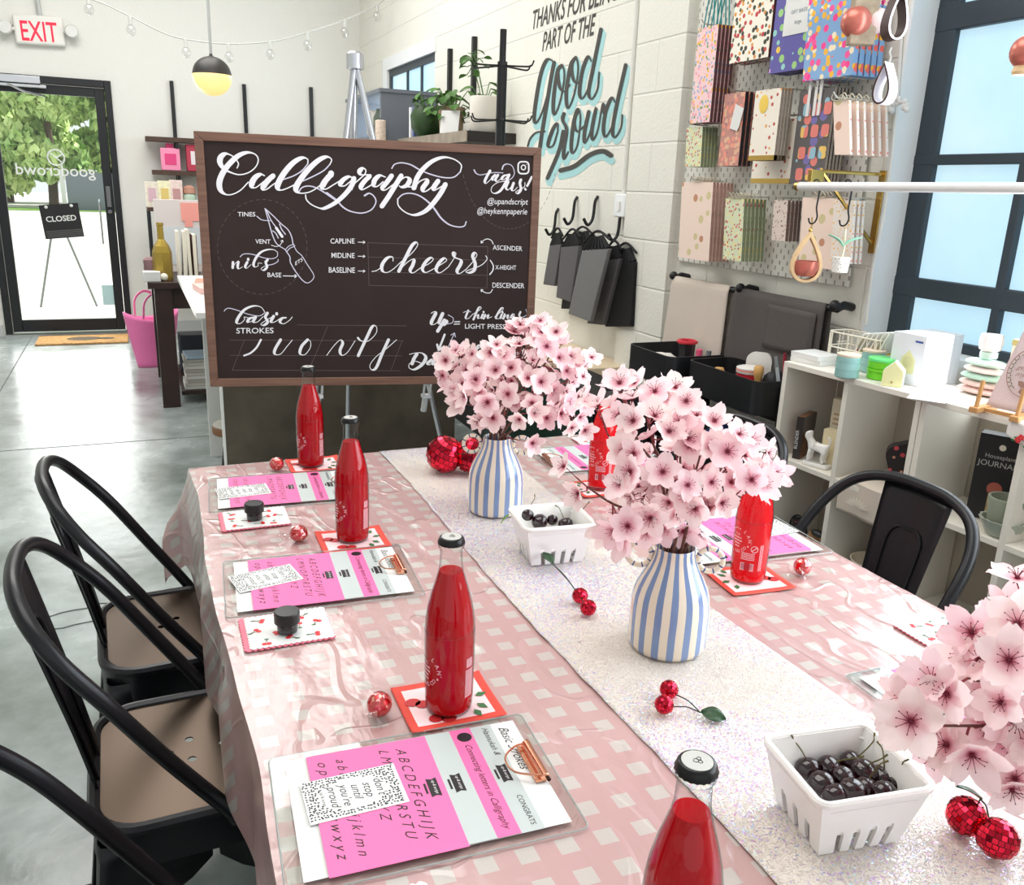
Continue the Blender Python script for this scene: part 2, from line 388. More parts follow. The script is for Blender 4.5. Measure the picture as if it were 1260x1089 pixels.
# glazed front door
door = MB(); Y0 = WY-.03
m = MB().box((DX0, Y0, 0), (DX0+.055, Y0+.12, DZ)).box((DX1-.055, Y0, 0), (DX1, Y0+.12, DZ)).box((DX0+.0555, Y0+.001, DZ-.06), (DX1-.0555, Y0+.119, DZ))
door = struct('door_1', m, black_m, bevel=.004)
lx0, lx1 = DX0+.06, DX1-.06
m = MB().box((lx0, Y0+.03, .03), (lx0+.075, Y0+.075, DZ-.065)).box((lx1-.075, Y0+.03, .03), (lx1, Y0+.075, DZ-.065)).box((lx0+.0755, Y0+.031, DZ-.14), (lx1-.0755, Y0+.074, DZ-.065)).box((lx0+.0755, Y0+.031, .03), (lx1-.0755, Y0+.074, .135))
struct('door_leaf', m, black_m, door, bevel=.003)
struct('glass_pane', MB().box((lx0+.07, Y0+.05, .13), (lx1-.07, Y0+.056, DZ-.135)), glassmat('clear_door_glass', (.97, 1, .99), .5, .02), door)
chrome = mat('brushed_chrome', (205, 207, 210), .25, 1.0)
struct('door_closer', MB().box((-.92, Y0-.05, 2.13), (-.60, Y0-.0, 2.19)).box((-.95, Y0-.03, 2.10), (-.56, Y0, 2.125)), chrome, door, bevel=.004)
struct('closer_arm', MB().tube([(-.86, Y0-.02, 2.12), (-.72, Y0-.06, 2.06), (-.58, Y0+.02, 2.04)], .009, 6), chrome, door)
struct('threshold', MB().box((DX0, Y0-.06, 0), (DX1, Y0+.1, .018)), mat('aluminium_sill', (190, 192, 192), .35, .9), door)
struct('lock', MB().box((lx1-.058, Y0+.012, 1.14), (lx1-.022, Y0+.03, 1.32)).cyl((lx1-.04, Y0-.0, 1.1), (lx1-.04, Y0+.03, 1.1), .018), mat('worn_steel', (120, 120, 122), .4, .7), door, bevel=.002)
struct('push_bar', MB().tube([(lx1-.12, Y0+.03, .8), (lx1-.12, Y0-.02, .82), (lx1-.12, Y0-.02, 1.18), (lx1-.12, Y0+.03, 1.2)], .008, 8), chrome, door)
let = MB(); dm = lambda u, v: Vector((-.56-u, Y0+.048, 1.395+v))
let.text('goodcrowd', dm, width=.62, bold=.01)
ci = catmull([(.065*math.cos(2*PI*k/16), .065*math.sin(2*PI*k/16), 0) for k in range(16)], 3, True)
let.tube([Vector((-.55+p.x, Y0+.048, 1.545+p.y)) for p in ci], .007, 5, True)
let.tube([(-.59, Y0+.048, 1.58), (-.51, Y0+.048, 1.51)], .006, 5).tube([(-.55, Y0+.048, 1.545), (-.50, Y0+.048, 1.575)], .006, 5)
struct('etched_lettering', let, mat('white_vinyl', (235, 238, 235), .5), door)
struct('notice_sticker', MB().box((-.29, Y0+.046, .26), (-.19, Y0+.049, .44)), mat('pale_aqua_sticker', (190, 225, 228), .5), door)

# outside: paving, lawn, fence and trees seen through the door
struct('ground', MB().box((-40, WY+.2, -.12), (40, 70, -.01)), mat('sunlit_concrete', (214, 212, 205), .8, var=.05, vscale=3))
tag(obj('lawn_strip', MB().box((-34, 37.5, -.009), (34, 39.9, .02)), mat('lawn_green', (112, 150, 62), .9, var=.3, vscale=6)), 'strip of green lawn beyond the paving outside the glass door', 'lawn', kind='stuff')
gate = thing('metal_gate', 'grey panelled yard gate seen through the glass door', 'gate', (-.6, 38.4, 0.02))
gm = mat('grey_gate_panel', (112, 120, 126), .6)
for x in (-1.55, .05): obj('gate_panel', MB().box((x, -.03, 0), (x+1.5, .03, 1.42)), gm, gate)
obj('post', MB().box((-1.75, -.08, 0), (-1.6, .08, 1.5)), mat('pale_post', (205, 205, 200), .6), gate)
obj('post', MB().box((1.6, -.08, 0), (1.75, .08, 1.5)), mat('pale_post'), gate)
leafm = NT('sunlit_foliage', rgb=(125, 165, 75), rough=.6)
oi = leafm.n('TexCoord'); nzz = leafm.n('TexNoise', i_Scale=.9, i_Detail=3.0); leafm.l(oi.outputs['Object'], nzz.inputs['Vector'])
crr = leafm.n('ValToRGB'); e = crr.color_ramp.elements; e[0].position = .36; e[0].color = lin((146, 184, 104))+(1,); e[1].position = .64; e[1].color = lin((222, 238, 164))+(1,)
leafm.l(nzz.outputs['Fac'], crr.inputs['Fac']); leafm.l(crr.outputs['Color'], leafm.b.inputs['Base Color'])
barkm = mat('bark', (98, 84, 70), .9)
def leaf_cloud(mb, c, r, n, size, rnd):
    for _ in range(n):
        d = Vector((rnd.gauss(0, 1), rnd.gauss(0, 1), rnd.gauss(0, 1))).normalized()*r*rnd.uniform(.55, 1)
        p = c+Vector((d.x, d.y, d.z*.85)); q = Euler((rnd.uniform(0, 6), rnd.uniform(0, 6), rnd.uniform(0, 6))).to_matrix()
        a = size*rnd.uniform(.6, 1.3)
        mb.add([p+q @ Vector(v) for v in ((-a, 0, 0), (0, -a*.5, a*.1), (a, 0, 0), (0, a*.5, a*.1))], [(0, 1, 2, 3)])
for i, (x, y, h, lab) in enumerate([(-7.0, 41.6, 7.6, 'leafy green tree at the far left of the glass door'), (-2.9, 42.2, 8.4, 'tallest green tree in the middle of the glass door'), (1.1, 41.4, 7.4, 'yellow green tree at the right edge of the glass door'), (-5.0, 46.5, 8.2, 'green tree behind, between the left and middle trees outside'), (-.9, 47, 8.0, 'green tree behind, between the middle and right trees outside')]):
    t = thing('leafy_tree', lab, 'tree', (x, y, -.009), group='trees outside the door')
    rr = random.Random(i+3); mb = MB()
    for k in range(24):
        a = rr.uniform(0, 6.28); c = Vector((1.6*math.cos(a)*rr.uniform(.2, 1), 1.0*math.sin(a), rr.uniform(.9, h-1.2))); leaf_cloud(mb, c, rr.uniform(.75, .95), 230, .26, rr)
    obj('crown', mb, leafm.m, t, flat=True)
    obj('trunk', MB().tube([(0, 0, 0), (.1, 0, h*.3), (0, .1, h*.7)], [.2, .15, .06], 8), barkm, t)
t = thing('sidewalk_stand', 'thin A-shaped sign stand on the paving outside the door', 'sign stand', (-.72, 10.6, -.01))
for x0, x1 in ((-.02, -.26), (.02, .30)): obj('leg', MB().cyl((x0, 0, .98), (x1, .12, 0), .012), mat('grey_rod', (120, 122, 120), .5), t)
obj('crossbar', MB().cyl((-.08, .02, .80), (.1, .02, .80), .01), mat('grey_rod'), t)

# closed sign on the door
cs = thing('closed_sign', 'small black sign reading CLOSED hanging on the glass door', 'sign', ony(76, 272, WY-.05), rot=(0, -.09, 0))
obj('board', MB().box((-.155, -.006, -.145), (.155, 0, .145)), mat('sign_black', (34, 34, 36), .5), cs)
t = MB(); t.text('CLOSED', lambda u, v: Vector((u, -.0075, .0+v)), width=.24, bold=.02)
obj('lettering', t, mat('white_vinyl'), cs)
t = MB()
for j in range(4):
    for i in range(12): t.tube([(-.14+.0245*i, -.0072, -.085-.016*j), (-.128+.0245*i, -.0072, -.078-.016*j), (-.1155+.0245*i, -.0072, -.085-.016*j)], .0018, 4)
obj('zigzag_pattern', t, mat('sign_grey', (150, 150, 150), .5), cs)
for x in (-.1, .1): obj('suction_cup', MB().sphere((x, -.008, .125), .014, 10, 6, (1, .5, 1)), mat('white_vinyl'), cs)

# door mat, lamp, exit sign, lights
mt = MB().box((-.83, 8.2, .0015), (-.1, 8.62, .016))
dmt = tag(obj('doormat', mt, mat('coir_mat', (196, 152, 96), .95, var=.25, vscale=40, bump=.6, bscale=300), bevel=.004), 'tan coir doormat on the floor in front of the glass door', 'doormat')
obj('printed_motif', MB().disc((-.46, 8.42, .0175), .14, 20, .09).disc((-.28, 8.4, .0175), .07, 16, .05), mat('mat_print', (92, 82, 66), .95), dmt)
dp = MB()
px = ony(261, 93, 6.0); pend = thing('pendant_lamp', 'round pendant lamp, black top and glowing warm lower half, hanging on a cord', 'pendant lamp', px)
r_ = .118
obj('lower_globe', MB().lathe([(.001, -r_)]+[(r_*math.cos(a), r_*math.sin(a)) for a in [(-PI/2)+(PI/2)*k/10 for k in range(1, 11)]]+[(r_*.97, .012)], 28), mat('warm_glowing_glass', (255, 225, 160), .3, emit=(255, 214, 130), estr=.62), pend)
obj('cap', MB().lathe([(r_*1.0, .004)]+[(r_*math.cos(a)*.98, .004+r_*.9*math.sin(a)) for a in [(PI/2)*k/8 for k in range(1, 8)]]+[(.012, r_*.95), (.006, r_*1.12)], 28), mat('dark_bronze', (58, 56, 54), .45, .3), pend)
obj('cord', MB().cyl((0, 0, r_*1.05), (0, 0, CZ-px.z-.001), .009, n=8), mat('grey_cord', (176, 178, 176), .5), pend)
ex = thing('exit_sign', 'white EXIT sign with red letters and two lamp heads above the door', 'exit sign', ony(48, 37, WY-.06), rot=(0, -.03, 0))
whitep = mat('white_plastic', (236, 234, 228), .4)
obj('housing', MB().box((-.185, 0, -.115), (.185, .055, .115)), whitep, ex, bevel=.02, seg=3)
t = MB(); t.text('EXIT', lambda u, v: Vector((u, -.002, v*1.6-.085)), width=.27, bold=.012)
obj('lettering', t, mat('exit_red', (240, 30, 70), .4, emit=(255, 20, 60), estr=.25), ex)
for s in (-1, 1): obj('lamp_head', MB().lathe([(.02, -.03), (.05, -.02), (.055, .03), (.045, .05)], 16, Matrix.Translation((s*.245, -.01, 0)) @ Euler((PI/2, 0, 0)).to_matrix().to_4x4()).cyl((s*.18, .02, 0), (s*.22, .01, 0), .014), mat('lamp_lens', (226, 226, 222), .25), ex)
obj('conduit', MB().cyl((.02, .03, .115), (.0, .035, CZ-2.565+.0), .018).cyl((-.19, .04, .03), (-.9, .045, .07), .012), mat('conduit_grey', (190, 192, 190), .5), ex)
sl = thing('string_lights', 'sagging white string of clear bulbs along the back wall', 'string lights', (0, 0, 0))
sp = [(20, -14), (108, -2), (160, 20), (205, 42), (240, 50), (285, 54), (340, 50), (390, 36), (430, 22), (464, 6), (480, -8)]
SLY = 7.6
path = catmull([ony(x, y, SLY) for x, y in sp], 6); obj('wire', MB().tube(path, .0055, 5), mat('pale_wire', (196, 196, 190), .5), sl)
for bx, by in ((108, -6), (160, 20), (228, 48), (281, 54), (332, 51), (378, 40), (424, 24), (464, 5)):
    p = ony(bx, by, SLY); q = MB().cyl(p, p-Vector((0, 0, .06)), .014, n=8); bb = obj('socket', q, mat('pale_wire'), sl)
    obj('bulb', MB().sphere(p-Vector((0, 0, .095)), .034, 12, 8, (1, 1, 1.25)), glassmat('bulb_glass', (.95, .95, .95), .8, .12), bb)
# ------------------------------------------------------------------ the long table, its cloth and runner
TX0, TX1, TY0, TY1 = .085, 1.262, .22, 2.118
tb = thing('folding_table', 'long white table under the pink gingham cloth', 'table', (.67, 1.17, 0))
tbm = mat('table_white', (225, 225, 222), .5)
obj('tabletop', MB().box((-.575, -.94, .70), (.575, .935, .742)), tbm, tb, bevel=.006)
for x in (-.26, .26):
    for y in (-.80, .74): obj('leg', MB().cyl((x, y, .70), (x, y, 0), .016, n=12), mat('leg_grey', (120, 122, 124), .4, .6), tb)
cl = NT('pink_gingham_vinyl', rgb=(214, 168, 168), rough=.3, spec=.6, coat=.7)
tc = cl.n('TexCoord'); sp_ = cl.n('SeparateXYZ'); cl.l(tc.outputs['Object'], sp_.inputs[0])
P_ = .0465
def sq(o, off):
    a = cl.math('FRACT', cl.math('ADD', cl.math('DIVIDE', o, P_), off)); return cl.math('LESS_THAN', a, .48)
xs = sq(cl.math('SUBTRACT', sp_.outputs['X'], cl.math('MULTIPLY', sp_.outputs['Y'], .02)), .33); ys = sq(cl.math('ADD', cl.math('ADD', sp_.outputs['Y'], sp_.outputs['Z']), cl.math('MULTIPLY', sp_.outputs['X'], .06)), .25)
both = cl.math('MULTIPLY', xs, ys)
nz = cl.n('TexNoise', i_Scale=6.0, i_Detail=3.0); cl.l(tc.outputs['Object'], nz.inputs['Vector'])
pk = cl.mix(nz.outputs['Fac'], lin((182, 144, 143)), lin((194, 158, 155)))
cl.l(cl.mix(both, pk, lin((190, 181, 175))), cl.b.inputs['Base Color'])
n3 = cl.n('TexNoise', i_Scale=9.0, i_Detail=3.0, i_Distortion=.8)
mp = cl.n('Mapping'); mp.inputs['Scale'].default_value = (1.6, .8, 1); mp.inputs['Rotation'].default_value = (0, 0, .5)
cl.l(tc.outputs['Object'], mp.inputs['Vector']); cl.l(mp.outputs[0], n3.inputs['Vector'])
wv = cl.n('TexNoise', i_Scale=55.0, i_Detail=2.0); cl.l(tc.outputs['Object'], wv.inputs['Vector'])
n4 = cl.n('TexNoise', i_Scale=4.2, i_Detail=2.0, i_Distortion=.9); cl.l(mp.outputs[0], n4.inputs['Vector'])
crease = cl.math('MAXIMUM', cl.math('SUBTRACT', 1.0, cl.math('MULTIPLY', cl.math('ABSOLUTE', cl.math('SUBTRACT', n4.outputs['Fac'], .5)), 38.0)), 0.0)
hh = cl.math('ADD', cl.math('ADD', n3.outputs['Fac'], cl.math('MULTIPLY', crease, .34)), cl.math('MULTIPLY', wv.outputs['Fac'], .12))
bp = cl.n('Bump', i_Strength=.36, i_Distance=.012); cl.l(hh, bp.inputs['Height']); cl.l(bp.outputs['Normal'], cl.b.inputs['Normal']); cl.l(bp.outputs['Normal'], cl.b.inputs['Coat Normal']); cl.b.inputs['Coat Roughness'].default_value = .22
def wrinkle(x, y):
    v = Vector((x*3.3+y*1.2, y*2.2-x*.9, 0)); a = noise.noise(v*2.2); b2 = noise.noise(Vector((x*9+y*3, y*5, 3)))
    ridge = max(0, 1-abs(a)*9)+.7*max(0, 1-abs(b2)*7)
    return -.0022+.0017*min(1.3, ridge)
NXs, NYs = 110, 170
def cloth(u, v):
    # u across (left hang, top, right hang), v along (near hang, top, far hang)
    L, Rr, T = .26, .15, TX1-TX0
    s = u*(L+T+Rr)-L
    t = v*(TY1-TY0+.24)          # far hang .24
    ytop = min(TY0+t, TY1); over_far = max(0, TY0+t-TY1)
    if s < 0: x = TX0; dz = s
    elif s > T: x = TX1; dz = T-s
    else: x = TX0+s; dz = 0
    x += .006*math.sin(ytop*7+1)+.004*noise.noise(Vector((ytop*6, 0, 1))) if s <= .0 else 0
    z = TZ+(wrinkle(x, ytop) if dz == 0 and over_far == 0 else -.002); y = ytop
    if dz < 0:
        sg = -1 if s < 0 else 1
        fold = .018*math.sin(ytop*17+.7*math.sin(ytop*5))+.012*noise.noise(Vector((ytop*4, dz*3, 7)))
        k = min(1, -dz/.1)
        x += sg*(.003+.006*k+.55*fold*k); x -= (.026*max(0, (ytop-TY1+.16)/.16)**2*k if s < 0 else 0); z += dz*.98
    if over_far > 0:
        k = min(1, over_far/.1); fold = .016*math.sin(x*19+1)
        y += .006+(.012+fold)*k; z -= over_far*.98
        if dz < 0: # gathered corner of the cloth flares out
            sg = -1 if s < 0 else 1
            x += sg*.05*k*min(1, -dz/.15); y += .03*k
            z += .4*min(-dz, over_far)
    return Vector((x, y, z))
ob = obj('tablecloth', MB().grid(cloth, NXs, NYs), cl.m, angle=70)
tag(ob, 'pink and white gingham vinyl tablecloth draped over the long table', 'tablecloth')
# sequin runner
rn = NT('sequined_ivory', rgb=(228, 220, 210), rough=.30, metal=.0, spec=.5)
tc = rn.n('TexCoord'); vo = rn.n('TexVoronoi', i_Scale=420.0); rn.l(tc.outputs['Object'], vo.inputs['Vector'])
nz = rn.n('TexNoise', i_Scale=95.0, i_Detail=1.0, i_Distortion=2.6); rn.l(tc.outputs['Object'], nz.inputs['Vector'])
vein = rn.math('SUBTRACT', 1.0, rn.math('MULTIPLY', rn.math('ABSOLUTE', rn.math('SUBTRACT', nz.outputs['Fac'], .5)), 14.0)); vein = rn.math('MAXIMUM', vein, 0.0)
sc_ = rn.n('SeparateColor'); rn.l(vo.outputs['Color'], sc_.inputs[0])
big = rn.n('TexNoise', i_Scale=3.2, i_Detail=2.0); rn.l(tc.outputs['Object'], big.inputs['Vector'])
seq = rn.math('GREATER_THAN', rn.math('ADD', sc_.outputs[0], rn.math('MULTIPLY', rn.math('SUBTRACT', big.outputs['Fac'], .5), 1.9)), .70)
hv = rn.n('HueSaturation', i_Saturation=1.0); hv.inputs['Color'].default_value = lin((170, 200, 255))+(1,)
hm = rn.math('ADD', rn.math('MULTIPLY', sc_.outputs[1], .34), .40); rn.l(hm, hv.inputs['Hue'])
c1 = rn.mix(rn.math('MULTIPLY', seq, .55), lin((226, 217, 207)), hv.outputs['Color'])
rn.l(rn.mix(rn.math('MULTIPLY', vein, .75), c1, lin((190, 176, 168))), rn.b.inputs['Base Color'])
rn.l(rn.math('MULTIPLY', seq, .6), rn.b.inputs['Metallic'])
nm = rn.n('VectorMath', operation='SUBTRACT'); rn.l(vo.outputs['Color'], nm.inputs[0]); nm.inputs[1].default_value = (.5, .5, .5)
nm2 = rn.n('VectorMath', operation='SCALE', i_Scale=.55); rn.l(nm.outputs[0], nm2.inputs[0])
sq3 = rn.n('VectorMath', operation='SCALE'); rn.l(nm2.outputs[0], sq3.inputs[0]); rn.l(seq, sq3.inputs['Scale'])
bp = rn.n('Bump', i_Strength=.5, i_Distance=.002); rn.l(rn.math('SUBTRACT', 1.0, vein), bp.inputs['Height'])
ad = rn.n('VectorMath', operation='ADD'); rn.l(bp.outputs['Normal'], ad.inputs[0]); rn.l(sq3.outputs[0], ad.inputs[1])
no = rn.n('VectorMath', operation='NORMALIZE'); rn.l(ad.outputs[0], no.inputs[0]); rn.l(no.outputs[0], rn.b.inputs['Normal'])
def runner(u, v):
    x0 = .553+.006*math.sin(v*9)+.003*noise.noise(Vector((v*40, 0, 0))); x1 = .866+.012*math.sin(v*6+.5)
    x = x0+(x1-x0)*u; y = TY0+.01+v*(TY1-TY0-.012)
    z = TZ+.0012+.0022*max(0, 1-abs(noise.noise(Vector((x*5+y*2, y*2.4-x*3, 4))))*6)*(1 if .04 < u < .96 else .3)
    return Vector((x, y, z))
tag(obj('table_runner', MB().grid(runner, 40, 140), rn.m, angle=80, solid=.0008), 'iridescent ivory sequin runner along the middle of the table', 'table runner')
RZ = TZ+.0036
# ------------------------------------------------------------------ bottles
glass_m = glassmat('clear_bottle_glass', (.97, .985, .98), 0.75, .003, (.42, .46, .46))
def liquid(name, rgb):
    q = NT(name, rgb=rgb, rough=.2, spec=.15)
    tl = q.n('BsdfTranslucent'); tl.inputs['Color'].default_value = lin(rgb)+(1,)
    mx = q.n('MixShader', i_0=.30); q.l(q.b.outputs[0], mx.inputs[1]); q.l(tl.outputs[0], mx.inputs[2]); q.l(mx.outputs[0], q.o.inputs['Surface'])
    return q.m
red_l = liquid('red_soda', (194, 0, 18)); red_r = liquid('bright_red_soda', (240, 0, 24))
print_m = mat('pale_pink_print', (248, 196, 204), .5); capm = mat('black_cap_metal', (28, 27, 28), .3, .4); captop = mat('silver_cap_face', (196, 194, 190), .35, .1)
BP = [(.024, 0), (.029, .001), (.0315, .006), (.0325, .02), (.0332, .06), (.0334, .115), (.0326, .134), (.0300, .152), (.0258, .170), (.0208, .187), (.0168, .201), (.0150, .212), (.0143, .228), (.0145, .234), (.0168, .236), (.0170, .241), (.0150, .244), (.0143, .2465)]
def brad(z):
    for (r0, z0), (r1, z1) in zip(BP, BP[1:]):
        if z0 <= z <= z1: return r0+(r1-r0)*(z-z0)/max(1e-6, z1-z0)
    return .0143
def wrapf(ang, zc, rot=0):
    def f_(u, v):
        c, s_ = math.cos(rot), math.sin(rot); u, v = u*c-v*s_, u*s_+v*c
        z = zc+v; r = brad(z)+.0004; a = -PI/2+ang+u/.0334
        return Vector((r*math.cos(a), r*math.sin(a), z))
    return f_
def label_logo(t, ang, zc, full):
    for ch, dg in zip("LAN'", (40, 18, -2, -14)):
        a = math.radians(dg+12); t.text(ch, (lambda a: lambda u, v: wrapf(ang, zc)(.0225*math.cos(a)+u*math.sin(a)+v*math.cos(a), .0225*math.sin(a)-u*math.cos(a)+v*math.sin(a)))(a), size=.0062)
    for ch, dg in zip('NGCO', (-88, -72, -48, -32)):
        a = math.radians(dg); t.text(ch, (lambda a: lambda u, v: wrapf(ang, zc)(.0225*math.cos(a)-u*math.sin(a)-v*math.cos(a), .0225*math.sin(a)+u*math.cos(a)-v*math.sin(a)))(a), size=.0055)
    for dg in [-15, -14] + (list(range(80, 260, 14)) if full else [110, 140, 170, 200, 230]):
        a = math.radians(dg); x, y = .0235*math.cos(a), .0235*math.sin(a)
        t.poly([wrapf(ang, zc)(x+dx, y+dy) for dx, dy in ((-.0012, -.0012), (.0012, -.0012), (.0012, .0012), (-.0012, .0012))])
    for j, (s_, wd) in enumerate((('THE', .011), ('', .016), ('', .018), ('', .013), ('', .009))):
        y = .0105-.0055*j
        if s_: t.text(s_, (lambda y: lambda u, v: wrapf(ang, zc)(u, v+y))(y), size=.0042)
        else:
            x = -wd/2
            while x < wd/2:
                l = R.uniform(.0012, .0028); t.poly([wrapf(ang, zc)(x+a_, y+b_) for a_, b_ in ((0, 0), (l, 0), (l, .0026), (0, .0026))]); x += l+.0009
def rows(t, ang, z0, n, wd, h, gap, rot=False):
    for j in range(n):
        x = -wd/2
        while x < wd/2:
            l = min(R.uniform(.001, .0035), wd/2-x); z = z0+j*(h+gap)
            q = [(0, 0), (l, 0), (l, h), (0, h)]
            t.poly([wrapf(ang, 0)(x+a_, z+b_) if not rot else wrapf(ang, 0)((z0*0)+(j*(h+gap))+b_-n*(h+gap)/2, z0+(x+wd/2)+a_) for a_, b_ in q]); x += l+.0006
def bottle(label, loc, rz, kind, group='soda bottles'):
    t = thing('soda_bottle', label, 'bottle', loc, rz, group)
    gl_ = MB().lathe(BP, 40, cap1=False); obj('glass_body', gl_, glass_m, t, angle=60)
    # embossed ridges around the shoulder
    e_ = MB()
    for z in (.119, .1215): e_.tube([(brad(z)*math.cos(2*PI*k/40), brad(z)*math.sin(2*PI*k/40), z) for k in range(40)], .0006, 5, True)
    obj('shoulder_ridge', e_, glass_m, t)
    lp = [(.024, .004)]+[(r-.0013, z) for r, z in BP if .005 < z < .2]+[(brad(.203)-.0013, .203)]
    obj('red_soda_fill', MB().lathe(lp, 40), red_l if kind == 'L' else red_r, t, angle=60)
    L = MB()
    if kind == 'L':
        label_logo(L, 0, .066, False); rows(L, math.radians(118), .030, 13, .014, .0020, .0012); rows(L, math.radians(118), .074, 7, .011, .0012, .0007)
    else:
        label_logo(L, 0, .082, True); rows(L, math.radians(42), .050, 5, .024, .0016, .0014)
        rows(L, math.radians(84), .030, 3, .05, .0014, .001, True)
        for k in range(2):
            a = [(.0062-.0018*k)*1 for _ in range(1)][0]
        cpts = catmull([(.006*math.cos(2*PI*k/10), .006*math.sin(2*PI*k/10), 0) for k in range(10)], 2, True)
        L.tube([wrapf(math.radians(60), .072)(p.x, p.y) for p in cpts], .0007, 4, True); L.tube([wrapf(math.radians(60), .072)(-.004, -.003), wrapf(math.radians(60), .072)(.004, .003)], .0008, 4)
        # bar code: pale block with thin dark bars
        L.poly([wrapf(math.radians(42), .036)(a_, b_) for a_, b_ in ((-.012, -.0075), (.012, -.0075), (.012, .0075), (-.012, .0075))])
    obj('printed_label', L, print_m, t, flat=True)
    if kind != 'L':
        B = MB(); x = -.010
        while x < .010:
            l = R.uniform(.0004, .0011); B.poly([wrapf(math.radians(42), .0365)(x+a_, b_)*1.004 for a_, b_ in ((0, -.0055), (l, -.0055), (l, .006), (0, .006))]); x += l+.0008
        obj('bar_code', B, mat('barcode_red', (190, 40, 60), .5), t, flat=True)
    cp = obj('bottle_cap', MB().lathe([(.0172, .2405), (.0174, .2425), (.0160, .2475), (.0148, .2492), (.013, .2497)], 42, fn=lambda r, z, a: r*(1+(.028*math.cos(21*a) if z < .246 else 0))), capm, t, angle=50)
    F_ = MB().lathe([(.0128, .2494), (.0126, .2501)], 28)
    obj('cap_face', F_, captop, cp)
    E_ = MB()
    for dx, dy, r in ((-.002, .002, .0018), (.002, .002, .0018), (0, -.001, .0022)):
        E_.tube([(dx+r*math.cos(2*PI*k/10), dy+r*math.sin(2*PI*k/10), .2502) for k in range(10)], .0003, 4, True)
    obj('cap_emblem', E_, capm, cp)
    return t
def viewrot(p, deg): return -math.atan2(p.x, p.y)+math.radians(deg)
bottles = [('clear bottle of red soda farthest down the left side, second candy beside it', (383, 573), -66, 'L'),
           ('bottle of red soda on its cherry napkin behind the middle left clipboard', (434, 664), -66, 'L'),
           ('bottle of red soda standing on the nearest left cherry napkin', (552, 871), -66, 'L'),
           ('red soda bottle cut by the bottom edge, left of the near fruit basket', None, -66, 'L'),
           ('red soda bottle on the far right half hidden behind the nearer bouquet', (739, 601), -48, 'R'),
           ('bright red soda bottle on the right napkin, its top touching the nearer bouquet', (919, 713), -48, 'R')]
BOT = []
for lab, q, dg, kd in bottles:
    p = onz(*q) if q else onz(858, 936, TZ+.252)
    p = Vector((p.x, p.y, TZ+.0022)); BOT.append(p); bottle(lab, p, viewrot(p, dg), kd)

# ------------------------------------------------------------------ cherry napkins
nap_pink = mat('napkin_pink', (248, 214, 216), .7, bump=.1, bscale=120); nap_red = mat('napkin_red_edge', (222, 72, 58), .65)
cher_red = mat('cherry_print_red', (196, 40, 44), .5); cher_green = mat('leaf_print_green', (52, 110, 62), .5); stem_br = mat('print_stem', (110, 84, 60), .5)
def napkin(label, c, rz, w_=.132, h_=.112, seed=0):
    t = thing('cherry_napkin', label, 'napkin', (c.x, c.y, TZ+.0004), rz, 'cherry napkins')
    def fz(x, y):
        d = max(0, math.hypot(x, y)-.052); s_ = 1+.6*math.sin(math.atan2(y, x)*2+seed)
        return .0009+d*d*1.9*s_
    nx, ny = 22, 18; b_ = MB(); rim = .0085
    b_.grid(lambda u, v: Vector(((u-.5)*w_, (v-.5)*h_, fz((u-.5)*w_, (v-.5)*h_))), nx, ny, mi=0)
    for k in range(len(b_.f)):
        i, j = k % nx, k//nx
        b_.mi[k] = 1 if i < 2 or i >= nx-2 or j < 2 or j >= ny-2 else 0
    obj('paper', b_, [nap_pink, nap_red], t, solid=.0005)
    m = MB()
    for x, y, r in ((-.046, .012, .011), (-.034, .004, .0105), (-.026, -.033, .0105), (-.010, -.038, .0105)):
        m.disc((x, y, fz(x, y)+.0009), r, 14, r*.85)
    o1 = obj('printed_cherries', m, cher_red, t)
    m = MB()
    for x, y, a in ((.036, -.018, -.9), (.040, 0.0, .2), (.036, .018, 1.1), (.028, -.03, -1.3)):
        pts = [(0, 0), (.008, .0055), (.019, 0), (.008, -.0055)]; ca, sa = math.cos(a), math.sin(a)
        m.poly([Vector((x+px_*ca-py_*sa, y+px_*sa+py_*ca, fz(x, y)+.0011)) for px_, py_ in pts])
    obj('printed_leaves', m, cher_green, t)
    return t
napkin('cherry napkin under the farthest left bottle', BOT[0]+Vector((.01, .005, 0)), -.02, seed=1)
napkin('cherry napkin with a red border under the second left bottle, nearer than the farthest one', Vector((.354, 1.560, 0)), -.03, seed=2)
napkin('red bordered cherry napkin lying between the near clipboard and the near candy', Vector((.347, .967, 0)), -.02, seed=.6)
napkin('cherry napkin under the half hidden bottle behind the nearer bouquet', BOT[4]+Vector((-.005, .005, 0)), PI, seed=1)
napkin('red bordered cherry napkin on the right half of the table under the bright bottle', Vector((1.0, 1.148, 0)), PI-.1, seed=2)
napkin('cherry napkin under the bottle cut by the bottom edge', BOT[3]+Vector((.0, .0, 0)), 0, seed=3)

